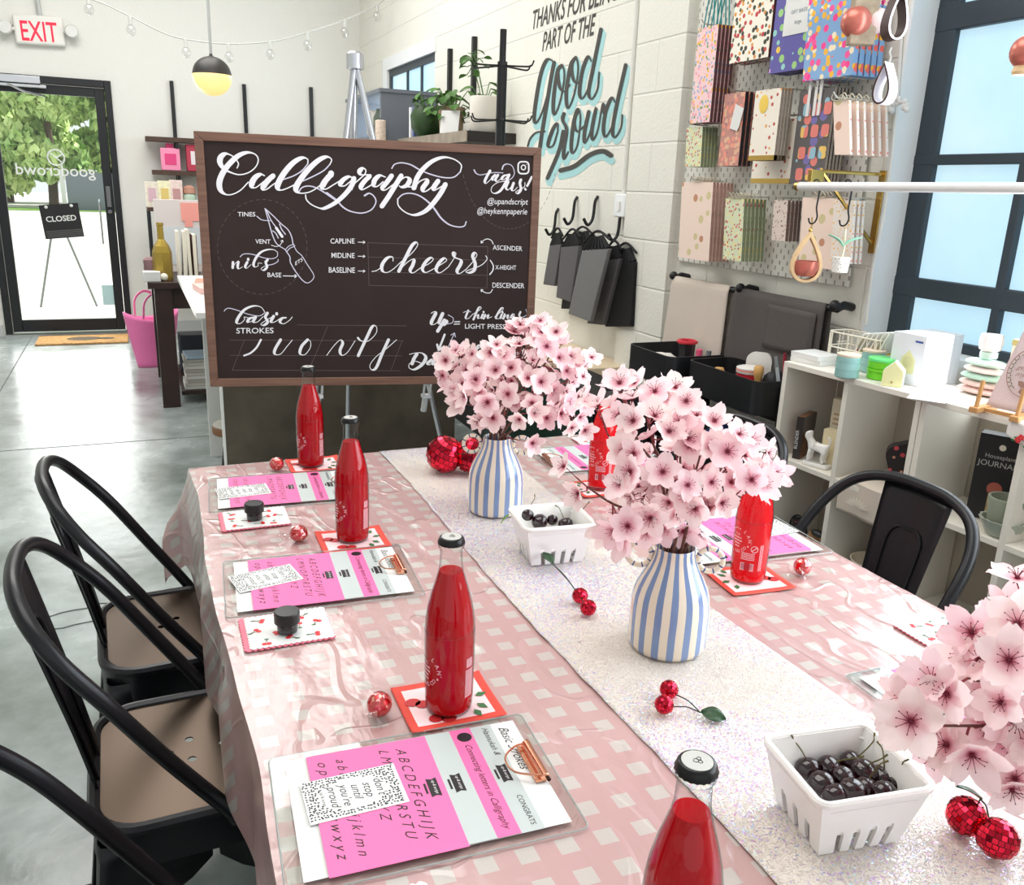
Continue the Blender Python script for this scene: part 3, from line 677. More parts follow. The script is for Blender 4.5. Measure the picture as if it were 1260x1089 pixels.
# ------------------------------------------------------------------ wrapped candies
foil = NT('red_candy_foil', rgb=(214, 40, 42), rough=.22, metal=.55)
tc = foil.n('TexCoord'); vo = foil.n('TexVoronoi', i_Scale=110.0); foil.l(tc.outputs['Object'], vo.inputs['Vector'])
mk = foil.math('LESS_THAN', vo.outputs['Distance'], .22); foil.l(foil.mix(mk, lin((205, 30, 36)), lin((250, 190, 160))), foil.b.inputs['Base Color'])
wrapm = glassmat('clear_wrapper', (.97, .95, .95), .9, .09)
def candy(label, p, a, tail=1):
    t = thing('wrapped_candy', label, 'candy', (p.x, p.y, TZ+.0005), a, 'wrapped candies'); r = .0165; rr = random.Random(int(p.x*999))
    obj('candy_ball', MB().sphere((0, 0, r), r, 20, 14, (1.05, 1, 1)), foil.m, t)
    m = MB()
    for sg in ((1,) if tail == 1 else (1, -1)):
        prev = None; n = 16; rings = []
        for j in range(6):
            s_ = j/5; cx = sg*(r*.85+.024*s_); rad = .004+.015*s_
            rings.append([Vector((cx+.004*rr.uniform(-1, 1)*s_, rad*math.cos(2*PI*k/n)*(1+.4*rr.uniform(-1, 1)*s_), max(.0015, r*.8-.006*s_+rad*.8*math.sin(2*PI*k/n)*(1+.5*rr.uniform(-1, 1)*s_)))) for k in range(n)])
        vs = sum(rings, []); fs = [(j*n+k, j*n+(k+1) % n, (j+1)*n+(k+1) % n, (j+1)*n+k) for j in range(5) for k in range(n)]
        m.add(vs, fs)
    m.sphere((0, 0, r), r*1.06, 12, 8, (1.1, 1, 1), fn=lambda v: v*(1+.05*noise.noise(v*4)))
    for k, vv in enumerate(m.v): vv.z = max(.0012, vv.z)
    obj('clear_wrapper', m, wrapm, t, flat=True)
candy('red candy in clear twist wrap lying beside the farthest left bottle', onz(341, 579), -.6)
candy('red candy in clear twist wrap left of the second left bottle', onz(368, 666), PI+.1)
candy('red candy in clear wrap at the corner of the nearest left napkin', onz(467, 880), PI+.9)
candy('red candy in silver wrap on the right side of the table past the bright bottle', onz(986, 707), PI+.6)
candy('red candy peeking out under the nearest blossoms at the right edge', onz(1234, 958), .6)

# ------------------------------------------------------------------ clipboards with worksheets
paper_w = mat('white_paper', (226, 226, 224), .6); paper_g = mat('pale_grey_paper', (190, 197, 195), .6); paper_p = mat('bright_pink_paper', (236, 112, 168), .6)
ink_k = mat('black_ink', (32, 28, 32), .5); ink_p = mat('magenta_ink', (140, 30, 96), .5); rose = mat('rose_gold', (236, 170, 140), .2, 1.0)
acr = glassmat('clear_acrylic', (.97, .98, .97), .85, .05); acr_e = mat('acrylic_edge', (200, 206, 204), .15, trans=.5)
PWD, PLN = .198, .294
def station(O, a, tagtxt, seed, cardpos, detail=True):
    rz = a-PI/2
    def at_(p, q, z): return Vector((O[0]+p*math.sin(a)+q*math.cos(a), O[1]-p*math.cos(a)+q*math.sin(a), z))
    z0 = TZ+.0006
    cb = thing('clipboard', 'clear acrylic clipboard with rose gold clip '+tagtxt, 'clipboard', (O[0], O[1], z0), rz, 'acrylic clipboards')
    obj('backing_sheet', MB().prism(rrect(PWD+.026, PLN+.034, .008, 4, PWD/2, PLN/2-.001), 0, .0024), [acr], cb, bevel=.0006)
    ed = MB(); loop = rrect(PWD+.0262, PLN+.0342, .008, 4, PWD/2, PLN/2-.001); ed.tube([(x, y, .0012) for x, y in loop], .0011, 5, True)
    obj('polished_edge', ed, acr_e, cb)
    zc = .0056; c0, c1, qb = .058, .128, PLN-.004
    cl_ = obj('clip', MB().lathe([(.0035, 0), (.0058, .001), (.0058, .069), (.0035, .07)], 14, Matrix.Translation((c0, qb, .009)) @ Euler((0, PI/2, 0)).to_matrix().to_4x4()).box((c0, qb-.012, .0048), (c1, qb+.004, .0068)), rose, cb, bevel=.0006)
    obj('wire_handle', MB().tube(catmull([(c0+.004, qb+.002, .011), (c0+.006, qb-.014, .0125), (c0+.016, qb-.03, .0115), (c0+.028, qb-.036, .011), (c1-.028, qb-.036, .011), (c1-.016, qb-.03, .0115), (c1-.006, qb-.014, .0125), (c1-.004, qb+.002, .011)], 5), .0013, 6), rose, cl_)
    obj('hinge_pin', MB().cyl((c0-.004, qb+.003, .009), (c1+.004, qb+.003, .009), .0024), mat('dark_pin', (60, 40, 36), .3, .6), cl_)
    rr = random.Random(seed); i = 0
    def sheet(name, lab, m_, p0, p1, q0, q1, zi, build=None):
        o = obj(name, MB().box((p0, q0, 0), (p1, q1, .0004)), m_, None, (O[0], O[1], z0+.0026+.0005*zi), (0, 0, rz))
        tag(o, lab+' '+tagtxt.replace(' place setting', ' setting'), 'worksheet', 'practice worksheets')
        if build:
            t = {'k': MB(), 'p': MB(), 'w': MB()}
            build(t)
            if t['k'].v: obj('printing', t['k'], ink_k, o, flat=True)
            if t['w'].v: obj('banner_lettering', t['w'], paper_w, o, flat=True)
            if t['p'].v: obj('lettering', t['p'], ink_k, o, flat=True)
        return o
    zz = .00055
    pm = lambda p, q: (lambda u, v: Vector((p+u, q+v, zz)))
    def banner(t, p, q):
        w2, h2 = .0165, .0062
        t['k'].poly([Vector((p-w2, q-h2, zz)), Vector((p-w2*.86, q, zz)), Vector((p-w2, q+h2, zz)), Vector((p+w2, q+h2, zz)), Vector((p+w2*.86, q, zz)), Vector((p+w2, q-h2, zz))])
        t['w'].text('up & script', lambda u, v: Vector((p+u, q+v, zz+.00012)), width=.024, shear=.3)
        t['k'].poly([Vector((p+a_*.009, q-.0095+b_*.0014, zz)) for a_, b_ in ((-1, -1), (1, -1), (1, 1), (-1, 1))])
    def white(t): t['p'].text('Basic Strokes', pm(.055, PLN-.024), size=.0125, shear=.45, width=.088)
    def grey2(t):
        banner(t, .098, PLN*.845); t['p'].text('Hannukah &', pm(.035, PLN*.845), width=.058, shear=.45)
        t['p'].text('CONGRATS', pm(.165, PLN*.845), width=.05, shear=.1)
    def pink2(t):
        t['k'].disc((.018, PLN*.755, zz), .0095, 18); t['p'].text('Connecting letters in Calligraphy', pm(.112, PLN*.74), width=.155, shear=.5)
    def grey1(t): banner(t, .10, PLN*.645)
    def pink1(t):
        banner(t, .10, PLN*.545)
        t['p'].text('A B C D E F G H I J K', pm(.1, PLN*.45), width=.165, shear=.45)
        t['p'].text('L M N O P Q R S T U', pm(.095, PLN*.38), width=.16, shear=.45)
        t['p'].text('V W X Y Z', pm(.1, PLN*.31), width=.08, shear=.45)
        t['p'].text('a b c d e f g h i j k l m n', pm(.1, PLN*.2), width=.165, shear=.45)
        t['p'].text('o p q r s t u v w x y z', pm(.1, PLN*.125), width=.165, shear=.45)
    sheet('worksheet', 'white Basic Strokes sheet, lowest of the stack', paper_w, 0, PWD, 0, PLN, 0, white)
    sheet('worksheet', 'pale grey CONGRATS sheet, second from the bottom', paper_g, .001, PWD+.001, .03, PLN*.89, 1, grey2)
    sheet('worksheet', 'pink Connecting letters sheet, third in the stack', paper_p, .0005, PWD+.0005, .03, PLN*.795, 2, pink2)
    sheet('worksheet', 'pale grey alphabet sheet, fourth in the stack', paper_g, .001, PWD+.001, .03, PLN*.70, 3, grey1)
    sheet('worksheet', 'bright pink alphabet guide, topmost big sheet', paper_p, .002, PWD+.004, .025, PLN*.59, 4, pink1)
    p, q, da = cardpos
    # card
    cw, ch = .072, .112; P0 = at_(p, q, z0+.0026+.0028)
    card = obj('quote_card', MB().box((-cw/2, -ch/2, 0), (cw/2, ch/2, .0004)), paper_w, None, P0, (0, 0, rz+da))
    tag(card, 'white quote card with dotted border on the pink sheet '+tagtxt.replace(' place setting', ' setting'), 'card', 'dotted quote cards')
    t = MB(); y = -ch/2+.003
    while y < ch/2-.002:
        x = -cw/2+.003
        while x < cw/2-.002:
            jx, jy = x+rr.uniform(-.0012, .0012), y+rr.uniform(-.0012, .0012)
            if (jx/(cw*.37))**2+(jy/(ch*.36))**2 > 1 and abs(jx) < cw/2-.0012 and abs(jy) < ch/2-.0012:
                an = rr.uniform(0, 3); l = rr.uniform(.0012, .0022); ca, sa = math.cos(an), math.sin(an)
                t.poly([Vector((jx+l*ca*u-.0010*sa*v, jy+l*sa*u+.0010*ca*v, zz)) for u, v in ((1, 0), (.4, 1), (-.4, 1), (-1, 0), (-.4, -1), (.4, -1))])
            x += .0040
        y += .0037
    obj('dotted_border', t, ink_k, card, flat=True)
    t = MB()
    for k, wd in enumerate(("don't", 'stop', 'until', "you're", 'proud')): t.text(wd, (lambda k: lambda u, v: Vector((u, .026-.0135*k+v, zz)))(k), size=.0105, shear=.35)
    t.text('up & script', lambda u, v: Vector((u, -.037+v, zz)), size=.004)
    obj('lettering', t, ink_k, card, flat=True)
station((.119, .912), math.radians(-3.7), 'at the near left place setting', 1, (.083, .070, .05))
station((.123, 1.517), math.radians(-4.2), 'at the middle left place setting', 2, (.085, .052, .25))
station((.137, 2.004), math.radians(-4.2), 'at the far left place setting', 3, (.105, .055, .12))
station((1.232, 1.787), math.radians(175.4), 'at the far right place setting', 4, (.1, .05, .1))
station((1.232, 1.206), math.radians(175.4), 'at the middle right place setting', 5, (.12, .05, .1))
station((1.226, .604), math.radians(178), 'at the near right place setting', 6, (.1, .05, .1))

# ------------------------------------------------------------------ scalloped cherry cards and ink jars
scal_p = mat('scallop_pink', (236, 120, 140), .6)
def scallop_outline(w_, h_, n, m_, amp):
    pts = []
    def side(x0, y0, x1, y1, k):
        L_ = math.hypot(x1-x0, y1-y0); nx, ny = (y1-y0)/L_, -(x1-x0)/L_
        for i in range(k*6):
            s_ = i/(k*6); b_ = amp*abs(math.sin(PI*k*s_)); pts.append((x0+(x1-x0)*s_+nx*b_, y0+(y1-y0)*s_+ny*b_))
    side(-w_/2, -h_/2, w_/2, -h_/2, n); side(w_/2, -h_/2, w_/2, h_/2, m_); side(w_/2, h_/2, -w_/2, h_/2, n); side(-w_/2, h_/2, -w_/2, -h_/2, m_)
    return pts
def inkcard(label, c, rz, seed):
    t = thing('cherry_card', label, 'card', (c.x, c.y, TZ+.0006), rz, 'scalloped cherry cards')
    obj('scalloped_edge', MB().prism(scallop_outline(.132, .102, 15, 12, .003), 0, .0018), scal_p, t)
    obj('card_face', MB().prism(scallop_outline(.124, .100, 15, 12, .0026), .0022, .0030, Matrix.Translation((.004, 0, 0))), paper_w, t)
    r_ = random.Random(seed); m = MB(); g = MB(); s_ = MB()
    for x, y in ((-.042, .034), (-.046, .0), (-.036, -.036), (-.006, .04), (.03, .03), (.046, .002), (.006, -.034), (.036, -.034), (-.014, -.012), (.02, 0)):
        x += r_.uniform(-.003, .003); an = r_.uniform(0, 6.28)
        for d in (-.5, .5): m.disc((x+.007*math.cos(an+d), y+.007*math.sin(an+d), .0033), .0042, 10)
        q = Vector((x-.008*math.cos(an), y-.008*math.sin(an), .0033)); s_.tube([q, (x+.004*math.cos(an+.5), y+.004*math.sin(an+.5), .0033)], .0004, 3).tube([q, (x+.004*math.cos(an-.5), y+.004*math.sin(an-.5), .0033)], .0004, 3)
        g.disc((q.x, q.y, .0033), .004, 8, .002)
    obj('printed_cherries', m, mat('bright_cherry_print', (222, 48, 56), .5), t, flat=True)
    obj('printed_leaves', g, cher_green, t, flat=True); obj('printed_stems', s_, stem_br, t, flat=True)
def inkjar(label, p, z=.0042):
    t = thing('ink_jar', label, 'jar', (p.x, p.y, TZ+z), 0, 'black lidded ink jars')
    obj('glass_body', MB().lathe([(.012, 0), (.0155, .002), (.016, .012), (.0145, .017)], 24), mat('dark_ink_glass', (22, 20, 24), .08, coat=.5), t)
    obj('lid', MB().lathe([(.0185, .017), (.0195, .018), (.0195, .034), (.0182, .036), (.001, .0362)], 30, fn=lambda r, z_, a: r*(1+.012*math.cos(30*a)) if r > .019 else r), mat('black_plastic_lid', (26, 26, 28), .35), t, angle=30)
inkcard('scalloped cherry card left of the candy in front of the middle left clipboard', Vector((.187, 1.73, 0)), -.02, 1); inkjar('black lidded ink jar standing in front of the far left clipboard', onz(313.5, 641))
inkcard('scalloped cherry card with pink edge between the middle and near left clipboards', Vector((.174, 1.243, 0)), -.02, 2); inkjar('black lidded ink jar in front of the middle left clipboard', onz(354, 780))
cn = onz(503, 1112); inkcard('cherry card just visible at the bottom edge of the view', Vector((cn.x-.045, .622, 0)), .0, 3); inkjar('black ink jar at the very bottom edge, mostly cut off', Vector((cn.x-.05, .612, 0)))
inkcard('scalloped cherry card at the right edge of the table, partly behind the nearest blossoms', Vector((1.185, .866, 0)), PI-.02, 4); inkjar('black ink jar beside the nearest blossoms on the right', onz(1178, 789))
inkcard('cherry card on the right behind the bright red bottle', Vector((1.183, 1.455, 0)), PI, 5); inkjar('black ink jar between the nearer bouquet and the bright red bottle', onz(891, 631))
inkcard('cherry card at the far right corner of the table', Vector((1.175, 2.03, 0)), PI, 6); inkjar('black ink jar at the far right corner of the table', Vector((1.205, 2.02, 0)))

# ------------------------------------------------------------------ striped vases
vs_ = NT('striped_glazed_ceramic', rgb=(240, 232, 218), rough=.15, coat=.6)
tc = vs_.n('TexCoord'); sp_ = vs_.n('SeparateXYZ'); vs_.l(tc.outputs['Object'], sp_.inputs[0])
an = vs_.math('ARCTAN2', sp_.outputs['Y'], sp_.outputs['X'])
nz = vs_.n('TexNoise', i_Scale=9.0, i_Detail=2.0); vs_.l(tc.outputs['Object'], nz.inputs['Vector'])
an2 = vs_.math('ADD', vs_.math('MULTIPLY', an, 16/(2*PI)), vs_.math('MULTIPLY', nz.outputs['Fac'], .22))
st = vs_.math('LESS_THAN', vs_.math('FRACT', an2), .47)
blue = vs_.mix(nz.outputs['Fac'], lin((98, 124, 172)), lin((140, 164, 204)))
vs_.l(vs_.mix(st, lin((238, 226, 206)), blue), vs_.b.inputs['Base Color'])
cream = mat('cream_glaze', (238, 226, 204), .2, coat=.5); bluegl = mat('navy_glaze', (58, 84, 140), .2, coat=.5)
VP_ = [(.052, 0), (.0585, .002), (.0605, .01), (.061, .04), (.0605, .07), (.0585, .088), (.054, .103), (.0465, .119), (.0385, .134), (.033, .147), (.0305, .157), (.0305, .163), (.0295, .1655), (.0275, .163), (.028, .15), (.03, .135)]
def vase(label, p, rz):
    t = thing('striped_vase', label, 'vase', (p.x, p.y, RZ), rz, 'striped vases')
    obj('body', MB().lathe(VP_, 56, cap1=False), vs_.m, t, angle=80)
    obj('inner_disc', MB().disc((0, 0, .136), .03, 24), mat('vase_inside', (60, 56, 50), .7), t)  # dark matte disc closing the neck below the mouth
    for sg in (-1, 1):
        m = MB(); c = Vector((sg*.0535, 0, .148)); n = 48; k0 = 10
        rp = [c+Vector((.0185*math.cos(2*PI*k/n), 0, .0185*math.sin(2*PI*k/n))) for k in range(n)]
        m.tube(rp, .0042, 10, True)
        for q in range(len(m.f)): m.mi[q] = 1 if ((q//10) % 6) == 2 else 0
        obj('ring_handle', m, [cream, bluegl], t)
V_FAR = onz(609, 628); V_NEAR = onz(819.5, 794); V_OFF = Vector((.97, .42, TZ))
vase('blue striped vase with ring handles standing farther back on the runner', V_FAR, -.4)
vase('blue striped vase with ring handles in the middle of the table, nearer of the two', V_NEAR, -.55)
vase('striped vase out of view at the right holding the nearest blossoms', V_OFF, -.5)

# ------------------------------------------------------------------ cherry blossom branches
pt = NT('blossom_petal', rgb=(248, 214, 220), rough=.55, spec=.2)
tc = pt.n('TexCoord'); ln_ = pt.n('VectorMath', operation='LENGTH'); pt.l(tc.outputs['Object'], ln_.inputs[0])
cr = pt.n('ValToRGB'); e = cr.color_ramp.elements; e[0].position = .07; e[0].color = lin((186, 70, 100))+(1,); e[1].position = .55; e[1].color = lin((255, 240, 240))+(1,)
x_ = cr.color_ramp.elements.new(.22); x_.color = lin((244, 198, 208))+(1,)
pt.l(ln_.outputs['Value'], cr.inputs['Fac'])
oi = pt.n('ObjectInfo'); tn = pt.mix(oi.outputs['Random'], lin((255, 228, 238)), lin((255, 252, 246)))
mu = pt.n('Mix', data_type='RGBA', blend_type='MULTIPLY'); mu.inputs['Factor'].default_value = .6; pt.l(cr.outputs['Color'], mu.inputs[6]); pt.l(tn, mu.inputs[7])
pt.l(mu.outputs[2], pt.b.inputs['Base Color'])
tl = pt.n('BsdfTranslucent'); pt.l(mu.outputs[2], tl.inputs['Color'])
mx = pt.n('MixShader', i_0=.35); pt.l(pt.b.outputs[0], mx.inputs[1]); pt.l(tl.outputs[0], mx.inputs[2]); pt.l(mx.outputs[0], pt.o.inputs['Surface'])
stam_m = mat('dark_stamen', (112, 26, 48), .6); twig_m = mat('brown_twig', (98, 62, 52), .75); bud_m = mat('red_stalk', (132, 46, 54), .65)
def petal_mesh(cup, seed):
    r_ = random.Random(seed); m = MB()
    for k in range(5):
        a0 = 2*PI*k/5+r_.uniform(-.12, .12); cu = cup+r_.uniform(-.2, .2); wv = r_.uniform(.34, .43); ln2 = r_.uniform(.88, 1.05); tw = r_.uniform(-.25, .25)
        def pf(u, v, a0=a0, cu=cu, wv=wv, ln2=ln2, tw=tw):
            s_ = v; w2 = wv*(math.sin(PI*min(1, .12+s_*.80))**.8)
            if s_ > .8: w2 *= 1-(s_-.8)*1.2
            y = (u-.5)*2*w2; x = (.05+s_*.95)*ln2-(.10*(1-abs(u-.5)*2)**2 if s_ > .93 else 0)
            z = cu*(s_**1.6)*.55+.10*math.sin(s_*PI)*0+.22*y*y/(wv*wv)*s_*.6+tw*y*s_+.05*math.sin(5*y/wv)*s_
            return Vector((x*math.cos(a0)-y*math.sin(a0), x*math.sin(a0)+y*math.cos(a0), z))
        m.grid(pf, 5, 5)
    return m.mesh('blossom_petals')
def stamen_mesh(seed):
    r_ = random.Random(seed); m = MB()
    for k in range(9):
        a = 2*PI*k/9+r_.uniform(-.2, .2); l = r_.uniform(.20, .36); e_ = Vector((l*math.cos(a), l*math.sin(a), .3+r_.uniform(-.05, .1)))
        m.tube([Vector((0, 0, .02)), e_*.55+Vector((0, 0, .06)), e_], [.018, .010, .009], 4); m.sphere(e_, .024, 5, 4)
    m.sphere((0, 0, .03), .085, 8, 5)
    for k in range(5):
        a = 2*PI*k/5+.6; c_, s_ = math.cos(a), math.sin(a)
        m.add([(-.07*s_, .07*c_, -.06), (.07*s_, -.07*c_, -.06), (.30*c_, .30*s_, -.10)], [(0, 1, 2)])
    m.tube([(0, 0, 0), (0, 0, -.16)], [.08, .03], 6)
    return m.mesh('stamens')
PET = [petal_mesh(c, i) for i, c in enumerate((.35, .6, .85, .15, 1.15))]
for q in PET:
    q.materials.append(pt.m); q.polygons.foreach_set('use_smooth', [True]*len(q.polygons))
STM = [stamen_mesh(i) for i in range(2)]
for q in STM: q.materials.append(stam_m)
def inpoly(x, y, P):
    c = False
    for i in range(len(P)):
        (x0, y0), (x1, y1) = P[i], P[i-1]
        if (y0 > y) != (y1 > y) and x < (x1-x0)*(y-y0)/(y1-y0)+x0: c = not c
    return c
def bouquet(where, vp, mouth_z, hull, extra, step, dr, size, nbr, seed, names):
    r_ = random.Random(seed); d0 = (Vector((vp.x, vp.y, TZ+.3))-CAM).dot(CF)
    mouth = Vector((vp.x, vp.y, RZ+mouth_z)); xs = [p[0] for p in hull]; ys = [p[1] for p in hull]; fl = []
    y = min(ys); row = 0
    while y < max(ys):
        x = min(xs)+(step*.5 if row % 2 else 0)
        while x < max(xs):
            jx, jy = x+r_.uniform(-.3, .3)*step, y+r_.uniform(-.3, .3)*step
            if inpoly(jx, jy, hull):
                fl.append(atd(jx, jy, d0+r_.uniform(-dr, dr*.55)))
            x += step
        y += step*.86; row += 1
    for (x, y, dd) in extra: fl.append(atd(x, y, d0+dd))
    # back layer so the bouquet has depth all round
    cen = sum(fl, Vector())/len(fl)
    for _ in range(len(fl)//5):
        p = r_.choice(fl); fl.append(p+(p-CAM).normalized()*r_.uniform(.06, .16))
    def px_of(p): v = p-CAM; d = v.dot(CF); return v.dot(CR)/d, v.dot(CU)/d
    mu_, mv_ = px_of(mouth)
    key = lambda p: math.atan2(px_of(p)[0]-mu_, px_of(p)[1]-mv_)
    fl.sort(key=key); n = len(fl)
    for b_ in range(nbr):
        grp = fl[b_*n//nbr:(b_+1)*n//nbr]
        if not grp: continue
        t = thing('cherry_blossom_branch', 'blossom branch %s in the %s' % (names[b_], where), 'branch', mouth-Vector((0, 0, .02)), group='blossom branches')
        base = mouth-Vector((0, 0, .02)); gc = sum(grp, Vector())/len(grp)
        an = 2*PI*b_/nbr; foot = Vector((.011*math.cos(an), .011*math.sin(an), -.006)); rimp = Vector((.016*math.cos(an), .016*math.sin(an), .022))
        far = max(grp, key=lambda p: (p-mouth).length)
        end = (gc*.45+far*.55)-base; pk = Vector((end.x*.35, end.y*.35, end.z*.5+.01))
        main = catmull([foot, rimp, pk, end*.72+Vector((0, 0, .006)), end], 6)
        st_ = MB(); st_.tube(main, [.0030-.0017*i/len(main) for i in range(len(main))], 6)
        tw = MB()
        for j, p in enumerate(grp):
            q = p-base
            # leave the stem below the flower
            cand = [m_ for m_ in main[6:] if m_.length < q.length+.02] or main[-3:]
            s_ = min(cand, key=lambda m_: (m_-q).length+.35*abs(m_.z-q.z+.03))
            nrm = ((p-cen).normalized()*.9+(CAM-p).normalized()*.75+Vector((r_.uniform(-.7, .7), r_.uniform(-.7, .7), r_.uniform(-.35, .7)))).normalized()
            sz = size*r_.uniform(.82, 1.12); bk = q-nrm*sz*.16
            tw.tube(catmull([s_, s_.lerp(bk, .55)-nrm*.006+Vector((0, 0, -.003)), bk], 4), [.0013]*5+[.0008]*4, 5)
            pm_ = PET[r_.choice((0, 1, 1, 2, 2, 3, 4))]
            o = bpy.data.objects.new('blossom', pm_); COL.objects.link(o); o.parent = t; o.location = q; o.scale = (sz,)*3
            o.rotation_euler = (nrm.to_track_quat('Z', 'Y').to_matrix() @ Euler((0, 0, r_.uniform(0, 6.28))).to_matrix()).to_euler()
            s2 = bpy.data.objects.new('stamens', STM[j % 2]); COL.objects.link(s2); s2.parent = o
        st_.cur = 1; st_.add(tw.v, tw.f, mi=1); obj('stem', st_, [twig_m, bud_m], t)
NB = ['drooping at far left', 'reaching left', 'leaning upper left', 'rising just left of the top', 'rising at the top', 'leaning upper right', 'reaching right', 'drooping at far right']
bouquet('nearer striped vase', V_NEAR, .165, [(752, 640), (762, 560), (748, 512), (728, 488), (786, 458), (842, 468), (858, 512), (900, 520), (948, 558), (948, 606), (905, 596), (886, 640), (850, 664), (800, 668), (758, 660)],
        [(712, 607, -.02), (694, 574, 0.02), (744, 652, -.04), (765, 665, -.04), (722, 488, 0), (955, 582, 0), (935, 600, 0), (735, 498, -.03)], 22.5, .10, .0280, 8, 11, NB)
bouquet('farther striped vase', V_FAR, .165, [(540, 470), (546, 440), (566, 424), (600, 440), (622, 402), (640, 395), (690, 410), (704, 430), (726, 436), (730, 470), (722, 530), (700, 532), (660, 520), (640, 524), (620, 520), (588, 516), (580, 490), (556, 500)],
        [(545, 462, 0), (562, 432, 0), (633, 408, 0), (650, 402, 0), (588, 518, -.04), (655, 545, -.05), (640, 400, 0), (728, 440, 0), (665, 395, 0)], 17, .10, .0285, 8, 12, NB)
bouquet('vase off the right edge', V_OFF, .165, [(1135, 848), (1165, 818), (1185, 775), (1225, 740), (1262, 716), (1330, 720), (1370, 820), (1340, 950), (1250, 985), (1222, 930), (1175, 940), (1135, 915), (1118, 885)],
        [(1112, 858, -.0), (1110, 884, 0), (1150, 930, 0), (1135, 855, 0), (1186, 808, 0), (1252, 712, .02), (1225, 945, 0)], 34, .08, .0310, 6, 13, ['reaching far left', 'leaning left', 'rising at the left', 'rising at the top', 'leaning right', 'reaching right'])

# ------------------------------------------------------------------ berry baskets with cherries
cer = mat('white_ceramic', (240, 238, 234), .12, coat=.5)
def basket(label, c, rz):
    t = thing('berry_basket', label, 'basket', (c.x, c.y, RZ), rz, 'white ceramic berry baskets')
    bw, bh, tw_, th_, H = .100, .086, .134, .116, .078; m = MB()
    def side(o0, e0, o1, e1, nslot):
        # bottom edge o0..e0, top edge o1..e1
        def P(s_, v): return o0.lerp(e0, s_).lerp(o1.lerp(e1, s_), v)
        out = [P(0, 0)]; hw = .5/(nslot*3.2)
        for i in range(nslot):
            s_ = .13+(i+.5)*.74/nslot
            out += [P(s_-hw, 0), P(s_-hw, .33)]+[P(s_+hw*math.cos(PI-PI*k/6), .33+.09*math.sin(PI*k/6)) for k in range(1, 6)]+[P(s_+hw, .33), P(s_+hw, 0)]
        out += [P(1, 0), P(1, 1), P(0, 1)]
        m.poly(out)
    B = [Vector((sx*bw/2, sy*bh/2, 0)) for sx, sy in ((-1, -1), (1, -1), (1, 1), (-1, 1))]; T_ = [Vector((sx*tw_/2, sy*th_/2, H)) for sx, sy in ((-1, -1), (1, -1), (1, 1), (-1, 1))]
    for i in range(4): side(B[i], B[(i+1) % 4], T_[i], T_[(i+1) % 4], 4 if i % 2 == 0 else 3)
    o = obj('wall', m, cer, t, solid=.0042, flat=True)
    fl_ = MB(); k = .36; fl_.prism([(v.x*(1-k)+w_.x*k, v.y*(1-k)+w_.y*k) for v, w_ in zip([b_*.94 for b_ in B], [q*.94 for q in T_])], H*.32, H*.36)
    obj('floor', fl_, cer, t)
    obj('rim', MB().tube([(x, y, H) for x, y in rrect(tw_+.002, th_+.002, .012, 5)], .0046, 8, True), cer, t)
    # raised shoulder under the rim
    obj('ledge', MB().tube([(x, y, H*.84) for x, y in rrect(tw_*.935, th_*.93, .010, 5)], .0022, 6, True), cer, t)
    return t
bn = (onz(939.4, 907, TZ+.08)+onz(1065, 900, TZ+.08)+onz(1152, 973, TZ+.08)+onz(1009, 988, TZ+.08))/4
bf = (onz(632, 625.6, TZ+.08)+onz(706, 624, TZ+.08)+onz(737, 649, TZ+.08)+onz(640, 650, TZ+.08))/4
basket('white slotted berry basket of dark cherries near the bottom right', bn, -.16)
basket('white slotted berry basket between the two striped vases', bf, -.12)
chm = mat('dark_cherry_skin', (30, 3, 9), .08, coat=.5); stg = mat('cherry_stem', (92, 84, 40), .6)
CHM = MB().sphere((0, 0, 0), .0150, 18, 12, (1.06, 1, .95), fn=lambda v: v*(1-.16*max(0, v.z-.8)*5*.5)).mesh('cherry_body')
CHM.materials.append(chm); CHM.polygons.foreach_set('use_smooth', [True]*len(CHM.polygons))
def cherry(label, p, seed, grp, stem=True):
    r_ = random.Random(seed); t = thing('cherry', label, 'cherry', p, group=grp, rot=(r_.uniform(-.5, .5), r_.uniform(-.5, .5), r_.uniform(0, 6)))
    o = bpy.data.objects.new('fruit', CHM); COL.objects.link(o); o.parent = t; k = r_.uniform(.93, 1.08); o.scale = (k, k, k)
    if stem: obj('stem', MB().tube(catmull([(0, 0, .0115), (.004, .001, .022), (.010, .004, .034), (.012, .010, .041)], 4), [.0008]*10+[.0011, .0012, .0013], 5), stg, t)
near_pos = [('back left corner', 994, 946), ('back, beside the tall stem', 1021, 945), ('back middle', 1048, 938), ('front left', 1011, 965), ('centre', 1038, 958), ('right of centre', 1063, 951), ('front edge left of middle', 1027, 979), ('front edge right of middle', 1066, 970), ('front right, lying low', 1086, 976), ('right side behind', 1086, 958), ('right corner', 1107, 966), ('middle front', 1049, 973)]
for i, (w_, x, y) in enumerate(near_pos):
    cherry('dark cherry at the %s of the near basket' % w_, onz(x, y, TZ+.047+.003*(i % 3)), i, 'cherries in the near basket', i in (0, 1, 2, 5, 9, 10, 7))
for i, (w_, x, y) in enumerate([('left corner, highest', 648, 633), ('front middle', 664, 642), ('middle', 678, 638), ('right', 696, 645), ('back right', 712, 640), ('back left', 668, 632)]):
    cherry('dark cherry at the %s of the far basket' % w_, onz(x, y, TZ+(.066 if i == 0 else .054)), 40+i, 'cherries in the far basket', i in (0, 3, 4))
lfm = mat('dark_green_leaf', (44, 74, 44), .35); lfl = mat('fresh_green_leaf', (120, 170, 70), .4)
def leafgeo(l, w_, curl=.2, n=8):
    return MB().grid(lambda u, v: Vector((v*l, (u-.5)*2*w_*math.sin(PI*min(.97, v*.93+.05))**.9, curl*l*math.sin(v*PI)*.4+abs(u-.5)*w_*.5)), 4, n)
